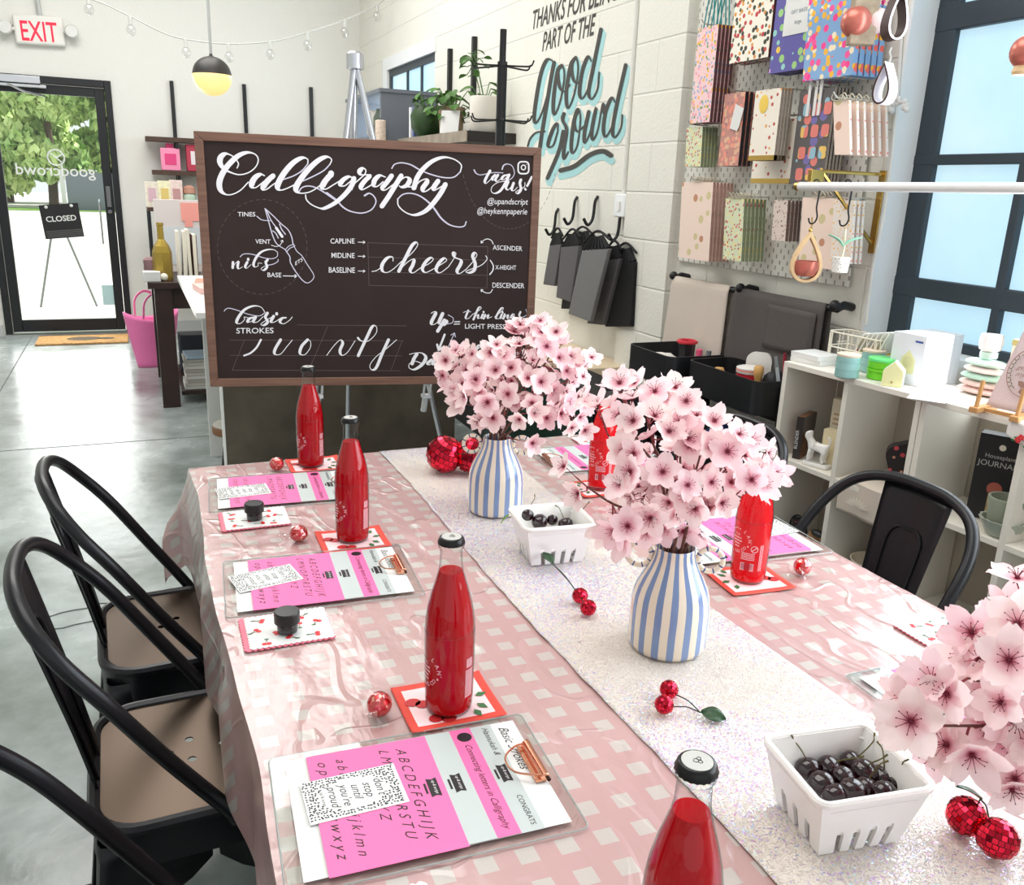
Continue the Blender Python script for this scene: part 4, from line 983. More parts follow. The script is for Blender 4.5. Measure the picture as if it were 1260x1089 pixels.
lo = obj('leaf', leafgeo(.026, .008), lfl, None, onz(627, 634, TZ+.035)+Vector((0, 0, 0)), (0, .9, 2.6), solid=.0003)
tag(lo, 'small fresh green cherry leaf poking out beside the far basket', 'leaf')

# ------------------------------------------------------------------ mirrored disco-ball cherries
mir = NT('red_mirror_tile', rgb=(228, 42, 66), rough=.08, metal=.9)
tc = mir.n('NewGeometry'); mirv = mir.n('MapRange', i_To_Min=.6, i_To_Max=1.5); mir.l(tc.outputs['Random Per Island'], mirv.inputs['Value'])
hs = mir.n('HueSaturation'); hs.inputs['Color'].default_value = lin((222, 36, 62))+(1,); mir.l(mirv.outputs['Result'], hs.inputs['Value']); mir.l(hs.outputs['Color'], mir.b.inputs['Base Color'])
grout = mat('dark_red_grout', (92, 14, 26), .6); stk = mat('dark_green_wire', (38, 46, 32), .5)
def discoball(p, r, par, nv=12, axis=(0.3, .2, 1), seed=1):
    r_ = random.Random(seed); Mx = Vector(axis).normalized().to_track_quat('Z', 'Y').to_matrix()
    core = obj('ball', MB().sphere(p, r*.965, 20, 14), grout, par); m = MB()
    for i in range(nv):
        a0, a1 = -PI/2+PI*i/nv, -PI/2+PI*(i+1)/nv; nn = max(4, int(2*nv*math.cos((a0+a1)/2)))
        for k in range(nn):
            b0, b1 = 2*PI*k/nn, 2*PI*(k+1)/nn; pts = [Vector((math.cos(a)*math.cos(b_), math.cos(a)*math.sin(b_), math.sin(a))) for a, b_ in ((a0, b0), (a0, b1), (a1, b1), (a1, b0))]
            c = sum(pts, Vector())/4; c2 = c.normalized(); jit = Vector((r_.gauss(0, .07), r_.gauss(0, .07), r_.gauss(0, .07)))
            nrm = (c2+jit).normalized(); qs = []
            for q in pts:
                d = (q-c)*.90; d -= nrm*d.dot(nrm); qs.append(Vector(p)+Mx @ ((c2*1.0+d)*r))
            m.poly(qs)
    obj('mirror_tiles', m, mir.m, core, flat=True)
def disco(label, pa, pb, r, knot, leaf=None, seed=1, lsize=.03, extra=None):
    c = (pa+pb)/2; t = thing('mirrored_cherry_pair', label, 'ornament', (c.x, c.y, RZ), group='mirrored cherry ornaments'); O = Vector((c.x, c.y, RZ))
    for k, p in enumerate((pa, pb)):
        q = Vector((p.x-c.x, p.y-c.y, r)); discoball(q, r, t, 11, (.4, -.3+.5*k, 1), seed+k)
        kn = knot-O; d = (kn-q); st0 = q+d.normalized()*r
        obj('stem', MB().tube(catmull([st0, st0.lerp(kn, .5)+Vector((0, 0, .004)), kn], 5), .0009, 5), stk, t)
    if leaf:
        l = leafgeo(lsize, lsize*.36); obj('leaf', l, lfm, t, knot-O, leaf, solid=.0003)
disco('pair of big red mirrored cherry balls lying beside the farther vase', onz(549, 584)+Vector((.0, .012, 0)), onz(581, 583)+Vector((0, -.0, 0)), .0455, onz(600, 560, TZ+.09), (0.1, -.3, 1.2), 1, .045)
disco('pair of small red mirrored cherries right in front of the far basket', onz(713, 744), onz(723, 759), .0135, onz(680, 694, TZ+.02), (0, -.4, 1.9), 5, .030)
disco('pair of small red mirrored cherries with a dark leaf in front of the nearer vase', onz(822, 861), onz(816, 880), .0130, onz(862, 877, TZ+.008), (.3, .1, -.75), 8, .034)
disco('pair of red mirrored cherries beside the near basket at the lower right', onz(1184, 1027), onz(1222, 1055), .0215, onz(1208, 985, TZ+.052), (.4, -.2, 2.2), 11, .028)
# ------------------------------------------------------------------ black metal bistro chairs
chair_m = mat('black_powder_coat', (24, 24, 28), .32, .25, spec=.5); seat_m = mat('black_seat_bronze_sheen', (82, 68, 56), .33, .8)  # black seat; its warm brown reflection is put into the base colour
def make_chair(label, loc, rz):
    t = thing('metal_chair', label, 'chair', loc, rz, 'black metal chairs'); ZS = .45
    # seat pan with a rolled lip and four drain holes
    cu = bpy.data.curves.new('seat_tmp', 'CURVE'); cu.dimensions = '2D'; cu.fill_mode = 'BOTH'; cu.extrude = .0012
    def spl(pts):
        s_ = cu.splines.new('POLY'); s_.points.add(len(pts)-1); s_.use_cyclic_u = True
        for q, (x, y) in zip(s_.points, pts): q.co = (x, y, 0, 1)
    spl(rrect(.335, .335, .07, 7))
    for x, y in ((.035, 0), (-.02, .03), (-.02, -.03), (-.055, 0)): spl([(x+.0075*math.cos(2*PI*k/12), y+.0075*math.sin(2*PI*k/12)) for k in range(12)])
    o = bpy.data.objects.new('seat_tmp', cu); COL.objects.link(o); dg = bpy.context.evaluated_depsgraph_get(); dg.update()
    me = bpy.data.meshes.new_from_object(o.evaluated_get(dg)); bpy.data.objects.remove(o)
    me.materials.clear(); me.materials.append(seat_m)
    obj('seat', me, None, t, (0, 0, ZS-.004))
    lip = MB(); lip.tube([(x, y, ZS-.006) for x, y in rrect(.352, .352, .075, 7)], .011, 8, True)
    ap = rrect(.356, .356, .076, 7); ap2 = rrect(.364, .364, .078, 7); n = len(ap)
    lip.add([(x, y, ZS-.006) for x, y in ap]+[(x, y, ZS-.075) for x, y in ap2], [(i, (i+1) % n, n+(i+1) % n, n+i) for i in range(n)])
    obj('seat_rim', lip, chair_m, t)
    # four pressed-sheet legs, flaring outward, arched together under the seat
    for sx in (-1, 1):
        for sy in (-1, 1):
            m = MB(); rows_ = []
            for i in range(15):
                v = i/14; z = (ZS-.03)*(1-v); k = v**1.1
                cx, cy = sx*(.174+.050*k), sy*(.174+.050*k)
                if v < .18: w = .174
                else:
                    s_ = (v-.18)/.82; w = .052+.122*max(0, 1-(s_/.32))**2.0-.016*s_
                ax, ay = Vector((cx-sx*.018, cy, z)), Vector((cx, cy-sy*.018, z))
                rows_.append([Vector((cx-sx*max(w, .02), cy-sy*.002, z)), ax, Vector((cx-sx*.005, cy-sy*.005, z)), ay, Vector((cx-sx*.002, cy-sy*max(w, .02), z))])
            vs = sum(rows_, []); m.add(vs, [(r*5+c, r*5+c+1, (r+1)*5+c+1, (r+1)*5+c) for r in range(14) for c in range(4)])
            lg = obj('leg', m, chair_m, t, solid=.002)
            f0 = Vector((sx*.224, sy*.224, 0)); obj('foot_cap', MB().box((f0.x-.02-(.005 if sx > 0 else -.005), f0.y-.02-(.005 if sy > 0 else -.005), .0005), (f0.x+.02-(.005 if sx > 0 else -.005), f0.y+.02-(.005 if sy > 0 else -.005), .012)), mat('rubber_black', (18, 18, 18), .7), lg)
    half = [(.035, .186, .425), (.02, .190, .455), (-.06, .202, .575), (-.135, .203, .69), (-.190, .188, .763), (-.226, .150, .812), (-.246, .085, .837), (-.252, 0, .842)]
    path = catmull(half+[(x, -y, z) for x, y, z in half[-2::-1]], 6)
    obj('back_bow', MB().tube(path, .0125, 10), chair_m, t)
    def sp(u, v):
        w = .060+.028*v; x = -.165-.083*v**1.15+.016*(1-(2*u-1)**2)*-1*(.4+.6*v)
        zz = .43+.402*v
        return Vector((x, (u-.5)*2*w, zz-.006*(2*u-1)**2*v))
    b_ = obj('back_splat', MB().grid(sp, 10, 16), chair_m, t, solid=.003)
    rid = []
    for u, v in [(.22, .05), (.22, .3), (.22, .6), (.24, .72), (.34, .77), (.5, .775), (.66, .77), (.76, .72), (.78, .6), (.78, .3), (.78, .05)]: rid.append(sp(u, v)+Vector((.003, 0, 0)))
    m = MB(); m.tube(catmull(rid, 6), .0035, 6); m.tube([p-Vector((.0068, 0, 0)) for p in catmull(rid, 6)], .0035, 6)
    obj('pressed_rib', m, chair_m, b_)
    return t
make_chair('black metal bistro chair at the far left of the table', (.045, 1.905, 0), .04)
make_chair('black metal bistro chair in the middle of the left side, bronze sheen on its seat', (.043, 1.42, 0), .02)
make_chair('black metal bistro chair at the near left, only part of its bow showing', (-.02, .868, 0), .03)
make_chair('black metal bistro chair on the right, solid back splat facing the shelves', (1.285, 1.25, 0), PI+.03)
make_chair('black metal bistro chair far right, mostly hidden by the blossoms', (1.27, 1.80, 0), PI-.02)

# ------------------------------------------------------------------ easel and chalkboard
BY = -0.1935; BC = Vector((.8217, 3.1538, 1.1342)); BW, BH = 1.219, .889
ex_, en_ = Vector((math.cos(BY), math.sin(BY), 0)), Vector((-math.sin(BY), math.cos(BY), 0))
alu = mat('satin_aluminium', (206, 208, 214), .28, .85)
walnut = NT('walnut_frame', rgb=(112, 80, 66), rough=.5)
tc = walnut.n('TexCoord'); mp = walnut.n('Mapping'); mp.inputs['Scale'].default_value = (3, 60, 60); nz = walnut.n('TexNoise', i_Scale=1.6, i_Detail=5.0)
walnut.l(tc.outputs['Object'], mp.inputs['Vector']); walnut.l(mp.outputs[0], nz.inputs['Vector'])
walnut.l(walnut.mix(nz.outputs['Fac'], lin((84, 56, 46)), lin((146, 108, 90))), walnut.b.inputs['Base Color'])
slate = mat('dark_brown_slate', (50, 37, 35), .62, var=.12, vscale=5, spec=.3)
cbd = thing('chalkboard', 'large walnut framed chalkboard lettered Calligraphy, standing on a silver easel', 'chalkboard', BC, BY)
fw, fd = .030, .028
obj('slate', MB().box((-BW/2+fw-.004, -.006, -BH/2+fw-.004), (BW/2-fw+.004, .008, BH/2-fw+.004)), slate, cbd)
def frail(a, b_, inw):
    # mitred rail between two outer corners, seen from the front
    m = MB(); (x0, z0), (x1, z1) = a, b_; (ix0, iz0), (ix1, iz1) = inw
    vs = []
    for y in (-fd/2, fd/2): vs += [(x0, y, z0), (x1, y, z1), (ix1, y, iz1), (ix0, y, iz0)]
    m.add(vs, [(0, 1, 2, 3), (7, 6, 5, 4), (0, 4, 5, 1), (1, 5, 6, 2), (2, 6, 7, 3), (3, 7, 4, 0)]); return m
X_, Z_ = BW/2, BH/2; xi, zi = X_-fw, Z_-fw
for n_, a, b_, i_ in (('top_rail', (-X_, Z_), (X_, Z_), ((-xi, zi), (xi, zi))), ('bottom_rail', (X_, -Z_), (-X_, -Z_), ((xi, -zi), (-xi, -zi))), ('side_rail', (-X_, -Z_), (-X_, Z_), ((-xi, -zi), (-xi, zi))), ('side_rail', (X_, Z_), (X_, -Z_), ((xi, zi), (xi, -zi)))):
    obj(n_, frail(a, b_, i_), walnut.m, cbd, bevel=.002)
Pf = BC - en_*.0075
def bmap(off=0.0):
    p0 = BC-en_*(.0068+off)
    def f_(x, y, d=0):
        w = onplane(x, y, p0, en_)-BC; return Vector((w.dot(ex_), -(.0068+off+d), w.z))
    return f_
chalk = mat('white_chalk_ink', (240, 236, 240), .7, emit=(240, 236, 240), estr=0); chalk2 = mat('lilac_white_ink', (214, 208, 226), .7); faint = mat('faint_chalk_line', (112, 98, 98), .8)
def flush(n):
    """one written block of the board becomes one part"""
    global L1, L2
    if L2.v: L1.add(L2.v, L2.f, mi=1)
    if L1.v: obj(n, L1, [chalk, chalk2], cbd, flat=True)
    L1, L2 = MB(), MB()
L1, L2, LF = MB(), MB(), MB(); B0, B1 = bmap(.0), bmap(.0014)
def strokes(mb, o, s_, thin, thick, lst, f_=None, mi=None):
    f_ = f_ or B1
    for st_ in lst: mb.brush([(o[0]+x*s_, o[1]+y*s_) for x, y in st_], thin, thick, f_)
# big word
A_ = ((260, 180), .12698); C_ = ((400, 180), .142857)
strokes(L2, *C_, 1.5, 2.6, [[(575, 190), (600, 155), (660, 142), (740, 160), (820, 205), (920, 245), (1030, 270), (1110, 265), (1165, 220)], [(15, 400), (100, 465), (150, 520), (220, 560), (320, 575), (400, 545), (438, 480), (420, 430), (380, 405), (340, 425)], [(625, 455), (670, 415), (740, 405), (820, 430), (900, 490), (950, 550), (1000, 620), (1070, 675), (1150, 695), (1200, 685), (1215, 650)]], B0)
strokes(L2, *A_, 1.5, 2.4, [[(850, 440), (880, 400), (940, 385), (1010, 400), (1100, 450), (1230, 540)], [(690, 325), (800, 285), (880, 235), (935, 170)], [(870, 345), (990, 290), (1090, 235), (1150, 175)]], B0)
strokes(L1, *A_, 1.5, 7.5, [[(250, 210), (263, 170), (240, 128), (200, 92), (140, 72), (92, 105), (85, 160), (120, 215), (180, 250), (270, 275), (360, 255), (430, 200), (455, 130), (425, 78), (350, 60), (265, 90), (185, 160), (125, 235), (85, 320), (78, 385), (100, 440), (155, 470), (220, 460), (290, 420), (358, 348)],
    [(515, 285), (480, 272), (430, 298), (395, 352), (397, 394), (430, 400), (480, 365), (560, 300)], [(597, 288), (550, 330), (508, 385), (508, 418), (540, 415), (600, 370), (690, 315)],
    [(935, 170), (932, 125), (880, 112), (800, 155), (720, 240), (660, 335), (642, 395), (670, 425), (740, 405), (830, 360)], [(1150, 175), (1165, 128), (1120, 102), (1040, 135), (940, 225), (865, 320), (822, 395), (832, 440), (880, 455), (960, 440), (1040, 390), (1110, 320)],
    [(1140, 292), (1095, 350), (1076, 400), (1110, 415), (1180, 375), (1262, 325)], [(1160, 262), (1158, 278)]])
strokes(L1, *C_, 1.5, 6.3, [[(245, 275), (205, 262), (155, 290), (130, 332), (165, 342), (215, 305), (250, 278)], [(248, 278), (228, 340), (170, 415), (90, 485), (0, 532), (-50, 532), (-120, 500), (-160, 460), (-168, 420)],
    [(232, 372), (245, 330), (300, 280), (342, 240), (350, 205), (325, 190), (297, 215), (310, 245), (365, 245), (383, 256), (340, 300), (310, 345), (322, 372), (370, 350), (440, 305)],
    [(518, 265), (472, 252), (428, 290), (420, 338), (450, 345), (500, 305)], [(572, 255), (530, 312), (495, 356), (512, 378), (560, 350), (640, 285)],
    [(655, 255), (600, 345), (548, 430), (490, 515)], [(620, 335), (660, 285), (700, 265), (728, 290), (705, 335), (660, 352), (640, 342)], [(690, 345), (735, 350), (770, 335)],
    [(1165, 220), (1172, 160), (1110, 112), (1020, 95), (925, 128), (845, 195), (793, 270), (765, 358)], [(770, 350), (820, 300), (868, 283), (876, 310), (842, 360), (852, 390), (890, 375), (945, 325)],
    [(972, 300), (938, 350), (940, 378), (980, 360), (1035, 325)], [(1035, 330), (995, 405), (930, 492), (860, 560), (770, 592), (690, 567), (632, 512), (625, 455)]])
flush('heading_lettering')
# cheers
H_ = ((400, 280), .20635)
strokes(L1, *H_, 1.0, 4.4, [[(280, 262), (310, 255), (350, 225)], [(405, 200), (402, 176), (370, 182), (340, 222), (342, 258), (370, 268), (410, 245), (452, 205)], [(452, 205), (510, 160), (550, 110), (545, 88), (518, 108), (480, 180), (440, 260)], [(455, 240), (500, 200), (530, 190), (522, 225), (507, 255), (525, 270), (570, 240)],
    [(570, 240), (620, 215), (645, 190), (630, 180), (600, 205), (580, 245), (600, 268), (650, 245)], [(650, 245), (700, 215), (725, 195), (710, 183), (680, 210), (662, 250), (685, 270), (735, 235)], [(735, 235), (765, 190), (780, 155), (765, 150), (772, 176), (810, 195), (806, 222), (787, 257), (800, 275), (840, 250)], [(840, 250), (880, 205), (905, 165), (893, 150), (880, 172), (895, 215), (888, 255), (858, 270), (840, 262), (870, 248), (930, 225), (965, 190), (958, 168)]])
strokes(LF, *H_, .45, .45, [[(255, 90), (970, 115)], [(970, 115), (965, 360)], [(965, 360), (262, 345)], [(262, 345), (255, 90)], [(255, 176), (965, 195)], [(300, 264), (965, 285)]], B0)
def btext(mb, body, x0, y0, x1, y1, cap, shear=0, bold=.012, f_=None):
    """text along a base line drawn from (x0,y0) to (x1,y1) in the view, laid onto the board"""
    f_ = f_ or B1; vs, fs = textgeo(body, shear, bold); xs = [v[0] for v in vs]; a, b_ = min(xs), max(xs); hgt = max(v[1] for v in vs)
    mb.add([f_(x0+(x1-x0)*(v[0]-a)/(b_-a)+0*v[1], y0+(y1-y0)*(v[0]-a)/(b_-a)-cap*v[1]/hgt) for v in vs], fs)
def arrow(mb, o, s_, pts, w=1.0, hd=3.0):
    q = [(o[0]+x*s_, o[1]+y*s_) for x, y in pts]; mb.brush(q, w, w, B1)
    (x0, y0), (x1, y1) = q[-2], q[-1]; a = math.atan2(y1-y0, x1-x0)
    for d in (2.5, -2.5): mb.brush([(x1, y1), (x1+hd*math.cos(a+d), y1+hd*math.sin(a+d))], w, w, B1)
def bt(mb, o, s_, body, x0, y0, x1, y1, cap, **kw): btext(mb, body, o[0]+x0*s_, o[1]+y0*s_, o[0]+x1*s_, o[1]+y1*s_, cap*s_, **kw)
flush('cheers_lettering')
bt(L1, *H_, 'CAPLINE', 32, 95, 176, 95, 30); bt(L1, *H_, 'MIDLINE', 38, 180, 176, 182, 30); bt(L1, *H_, 'BASELINE', 22, 268, 178, 270, 32)
for y in (87, 171, 259): arrow(L1, *H_, [(197, y), (238, y+1)], .8, 2.6)
flush('line_labels')
bt(L1, *H_, 'ASCENDER', 1000, 132, 1176, 140, 28); bt(L1, *H_, 'X-HEIGHT', 1015, 250, 1140, 252, 26); bt(L1, *H_, 'DESCENDER', 998, 358, 1188, 362, 30)
arrow(L1, *H_, [(1003, 98), (990, 76), (965, 68), (940, 80), (930, 92)], 1.0, 2.6); strokes(L1, *H_, .8, 1.5, [[(985, 195), (1002, 225), (1000, 255), (982, 280)]]); arrow(L1, *H_, [(998, 370), (985, 388), (962, 390), (940, 380), (930, 370)], 1.0, 2.6)
flush('part_labels')
# nib drawing
N_ = ((260, 245), .11111)
strokes(L1, *N_, .7, 3.3, [[(240, 700), (237, 760)], [(240, 750), (275, 702), (300, 690), (292, 740), (303, 772), (345, 750)], [(397, 700), (376, 745), (392, 765), (440, 725)], [(408, 662), (409, 672)], [(735, 590), (690, 560), (620, 560), (550, 588), (500, 642), (468, 715), (482, 752), (518, 738), (520, 708), (560, 712)], [(590, 690), (628, 664), (604, 702), (617, 750), (580, 788), (552, 770), (600, 735)]])
strokes(L2, *N_, 1.0, 1.4, [[(320, 640), (350, 612), (410, 605), (490, 620), (580, 650), (670, 660), (728, 636), (735, 590)], [(600, 735), (680, 722), (735, 692), (740, 668)],
    [(595, 105), (630, 230), (660, 340), (690, 430), (730, 500), (820, 560)], [(595, 105), (680, 180), (770, 270), (850, 340), (890, 420), (905, 500)], [(820, 560), (860, 520), (915, 500)], [(835, 585), (870, 545), (925, 520)], [(820, 560), (835, 585)], [(905, 500), (925, 520)],
    [(835, 585), (870, 640), (880, 710), (960, 840), (1030, 915), (1080, 925), (1130, 880), (1130, 830), (1060, 720), (1005, 630), (950, 580), (920, 530)], [(610, 120), (660, 230), (715, 310)], [(680, 350), (715, 380), (742, 432)], [(755, 275), (780, 335), (820, 390)], [(505, 190), (560, 230), (650, 240)]], B1)
strokes(L1, *N_, 3.2, 3.2, [[(718, 318), (785, 415)]])
arrow(L1, *N_, [(665, 510), (720, 525), (765, 505), (790, 455)], .8, 2.6); arrow(L1, *N_, [(795, 850), (945, 853)], 1.0, 3.0)
bt(L1, *N_, 'TINES', 292, 190, 488, 192, 48); bt(L1, *N_, 'VENT', 488, 492, 655, 495, 48); bt(L1, *N_, 'BASE', 622, 862, 776, 866, 50)
bt(L1, *N_, 'ETS', 930, 735, 1012, 685, 42)
def dashed(o, s_, cx, cy, rx, ry, a0, a1, n):
    for k in range(n):
        a, b_ = a0+(a1-a0)*k/n, a0+(a1-a0)*(k+.55)/n
        LF.brush([(o[0]+s_*(cx+rx*math.cos(a)), o[1]+s_*(cy+ry*math.sin(a))), (o[0]+s_*(cx+rx*math.cos(b_)), o[1]+s_*(cy+ry*math.sin(b_)))], .45, .45, B0)
dashed(*N_, 565, 530, 495, 525, 0, 2*PI, 44); dashed((580, 190), .08264, 560, -80, 720, 1190, .30, 2.85, 30)
flush('nib_drawing')
# basic strokes
S_ = ((265, 370), .18651)
strokes(L2, *S_, 1.0, 1.3, [[(58, 68), (72, 54), (95, 50), (150, 65), (220, 90), (290, 100), (328, 78)]], B0)
strokes(L1, *S_, .9, 3.8, [[(328, 78), (300, 42), (250, 35), (192, 60), (152, 110), (140, 145), (165, 150), (192, 125), (190, 108), (215, 112)], [(255, 110), (225, 118), (212, 142), (240, 135), (262, 112)], [(265, 108), (250, 140), (278, 140), (315, 105)], [(343, 82), (330, 108), (345, 140), (320, 162), (300, 155), (330, 132), (372, 108)], [(384, 103), (366, 140), (392, 140), (430, 115)], [(404, 84), (405, 89)], [(466, 112), (440, 116), (426, 140), (452, 152), (490, 128), (507, 108)]])
bt(L1, *S_, 'STROKES', 138, 216, 384, 214, 36); flush('basic_heading')
strokes(L1, *S_, .9, 3.8, [[(430, 258), (395, 318), (392, 352), (430, 352), (470, 305), (507, 260)], [(608, 258), (570, 300), (558, 348), (590, 356), (625, 312), (627, 268), (605, 256)], [(735, 360), (780, 300), (822, 260), (840, 280), (822, 330), (835, 360), (872, 340), (922, 264)], [(940, 245), (962, 265), (1010, 265), (1060, 215), (1062, 172), (1036, 170), (1000, 240), (943, 362)], [(1142, 258), (1100, 350), (1062, 440), (1032, 456), (1020, 425), (1060, 370), (1130, 315), (1195, 258)]])
strokes(L1, *S_, 1.6, 2.6, [[(300, 258), (272, 308), (232, 345), (190, 362)]])
strokes(LF, *S_, .45, .45, [[(540, 160), (1260, 166)], [(95, 260), (1240, 264)], [(100, 360), (1230, 364)], [(110, 458), (1220, 462)], [(190, 265), (112, 456)], [(740, 172), (620, 450)], [(1232, 265), (1160, 456)]], B0)
flush('basic_strokes_lettering')
# up / down notes
U_ = ((490, 370), .142857)
strokes(L1, *U_, .9, 4.4, [[(285, 108), (310, 95), (322, 110), (288, 178), (292, 206), (332, 190), (380, 115)], [(382, 112), (350, 190), (370, 198)], [(398, 168), (340, 262)], [(372, 200), (402, 166), (418, 180), (396, 205)],
    [(160, 460), (135, 500), (120, 542)], [(98, 462), (150, 450), (205, 452), (238, 490), (205, 550), (140, 592), (96, 580), (96, 545), (140, 520), (215, 545)], [(285, 512), (252, 540), (272, 552), (298, 522), (280, 510)], [(308, 520), (298, 550), (330, 540), (348, 515), (340, 550), (372, 540), (385, 512)], [(395, 520), (385, 552), (410, 525), (425, 515), (420, 550), (450, 538)]])
strokes(L2, *U_, .9, 1.0, [[(415, 202), (465, 190), (472, 150), (430, 122)]]); strokes(L1, *U_, 1.3, 1.3, [[(487, 182), (530, 180)], [(482, 202), (528, 200)]])
flush('up_down_words')
arrow(L1, *U_, [(400, 292), (348, 425)], 2.6, 7); arrow(L2, *U_, [(425, 412), (485, 278)], 1.0, 5)
flush('pressure_arrows')
thl = [[(603, 85), (580, 148), (606, 152), (640, 118)], [(640, 118), (700, 80), (715, 60), (692, 62), (648, 162)], [(656, 142), (690, 120), (686, 152), (712, 146)], [(728, 118), (716, 152), (740, 146)], [(735, 95), (736, 100)], [(748, 122), (735, 160), (752, 138), (777, 120), (770, 152), (805, 138)], [(830, 140), (892, 90), (905, 62), (882, 72), (840, 148), (872, 154)], [(892, 118), (880, 152), (902, 146)], [(898, 98), (899, 103)], [(917, 118), (905, 160), (922, 136), (947, 122), (940, 152), (968, 144)], [(968, 144), (1002, 124), (987, 116), (970, 148), (1005, 148)], [(1052, 98), (1042, 128), (1062, 150), (1032, 162)]]
strokes(L1, *U_, .8, 2.6, thl); strokes(L2, *U_, .9, 1.0, [[(1060, 148), (1108, 120), (1100, 75)], [(562, 102), (585, 92), (625, 96)]])
strokes(L1, (U_[0][0]-1, U_[0][1]+330*U_[1]), U_[1], 1.2, 3.4, thl[:3]+[[(728, 118), (716, 152), (740, 146)], [(735, 95), (736, 100)], [(780, 124), (757, 124), (744, 148), (766, 155), (795, 135)], [(795, 135), (836, 80), (836, 62), (816, 80), (786, 158)], [(800, 130), (826, 114), (822, 130), (806, 136), (828, 156), (852, 140)]]+[[(x+42, y) for x, y in st_] for st_ in thl[6:]]); bt(L1, *U_, 'LIGHT PRESSURE', 575, 240, 1040, 246, 42); bt(L1, *U_, 'HEAVY PRESSURE', 570, 568, 1035, 580, 38)
flush('pressure_notes_lettering')
# tag us
T_ = ((580, 190), .08264)
strokes(L2, *T_, 1.0, 1.7, [[(40, 230), (70, 280), (130, 305), (220, 290), (340, 270), (470, 275)], [(500, 400), (590, 365), (640, 285), (612, 180), (540, 142), (480, 165), (458, 222)]], B0)
strokes(L1, *T_, .9, 3.4, [[(278, 245), (230, 330), (200, 400), (215, 432), (260, 400), (305, 348)], [(352, 308), (312, 350), (322, 385), (372, 340)], [(395, 308), (360, 370), (380, 405), (435, 365)], [(540, 305), (482, 320), (450, 368), (490, 372), (552, 308)], [(562, 305), (505, 430), (430, 542), (350, 580), (297, 550), (310, 480), (390, 420), (500, 398)], [(548, 408), (515, 490), (542, 530), (592, 485), (628, 428)], [(628, 428), (600, 520), (632, 540), (685, 488)], [(737, 378), (722, 430), (737, 520), (690, 582), (660, 560), (720, 522), (790, 480), (797, 418)]])
strokes(L1, *T_, 2.2, 2.8, [[(900, 335), (832, 468)], [(800, 512), (808, 524)]])
rr_ = [(580+.08264*(775+x), 190+.08264*(198+y)) for x, y in rrect(158, 178, 50, 4)]; L1.brush(rr_+rr_[:1], 1.9, 1.9, B1, smooth=False)
rr_ = [(580+.08264*(775+32*math.cos(2*PI*k/14)), 190+.08264*(194+36*math.sin(2*PI*k/14))) for k in range(15)]; L1.brush(rr_, 1.4, 1.4, B1, smooth=False); L1.brush([(580+.08264*820, 190+.08264*150), (580+.08264*824, 190+.08264*150)], .8, .8, B1)
bt(L1, *T_, '@upandscript', 238, 738, 845, 748, 92, shear=.2, bold=.004); bt(L1, *T_, '@heykennpaperie', 88, 880, 832, 895, 95, shear=.2, bold=.004)
flush('handle_lettering'); obj('guide_lines', LF, faint, cbd, flat=True)
# easel
ez = thing('easel', 'silver folding tripod easel holding up the chalkboard', 'easel', (0, 0, 0))
apex = ony(437, 74, 3.36); f0, f1 = apex, None
def legline(px_, py_, Y, name, fork):
    a = apex; b_ = ony(px_, py_, Y); d = (b_-a); k = (a.z-.0)/(a.z-b_.z); foot = a+d*k; foot.z = .012
    o = obj(name, MB().tube([a, a.lerp(foot, .5)], .0125, 10).tube([a.lerp(foot, .45), foot], .0095, 10), alu, ez)
    obj('foot_cap', MB().cyl(foot-Vector((0, 0, .01)), foot+Vector((0, 0, .025)), .014), mat('rubber_black'), o)
    if fork:
        c = ony(fork[0], fork[1], Y); q = MB().tube([c+Vector((0, .03, -.10)), c+Vector((0, .0, -.03))], .013, 8)
        for sx in (-.013, .013): q.tube([c+Vector((sx*.5, 0, -.035)), c+Vector((sx, -.012, -.02)), c+Vector((sx, -.025, .018))], .0048, 6)
        q.box(c+Vector((-.017, -.016, -.04)), c+Vector((.017, .012, -.026))); obj('board_peg', q, mat('pale_grey_plastic', (214, 214, 214), .4), o)
legline(385, 523, 3.22, 'leg', (391, 477)); legline(540, 533, 3.155, 'leg', (524, 477)); legline(428, 515, 3.5, 'leg', None)
obj('head', MB().lathe([(.02, -.035), (.032, -.03), (.032, .02), (.022, .028), (.006, .03)], 16, Matrix.Translation(apex)), alu, ez)

# ------------------------------------------------------------------ counter behind the board, dark table, door corner
counter_w = mat('white_laminate', (236, 236, 232), .35); brown_p = mat('grey_brown_wood_panel', (86, 78, 66), .6, var=.25, vscale=7, bump=.1, bscale=30)
ct = thing('sales_counter', 'white sales counter with a grey brown wooden front panel behind the easel', 'counter', (.75, 4.5, 0))
obj('countertop', MB().box((-.52, -.52, .832), (.72, 1.05, .86)), counter_w, ct, bevel=.003)
obj('front_panel', MB().box((-.425, -.50, .0), (.70, -.465, .832)), brown_p, ct, bevel=.002)
obj('panel_edge', MB().box((-.436, -.501, .0), (-.4255, -.464, .832)), counter_w, ct)
obj('end_panel', MB().box((-.455, .12, 0), (.5, .15, .832)), counter_w, ct)
st = thing('round_stool', 'round stool with a wooden edge behind the counter panel, partly hidden', 'stool', (.405, 4.32, 0))
obj('seat', MB().lathe([(.10, .21), (.115, .212), (.118, .24), (.112, .25)], 28), mat('stool_wood', (132, 92, 62), .5), st)
obj('cushion', MB().lathe([(.113, .2505), (.112, .256), (.09, .26), (.001, .261)], 28), mat('stool_pad', (190, 186, 176), .7), st)
for k in range(4):
    a = k*PI/2+.6; obj('leg', MB().cyl((.07*math.cos(a), .07*math.sin(a), .212), (.10*math.cos(a), .10*math.sin(a), 0), .009), mat('black_metal'), st)
dark_w = mat('espresso_wood', (52, 34, 30), .45, var=.2, vscale=9)
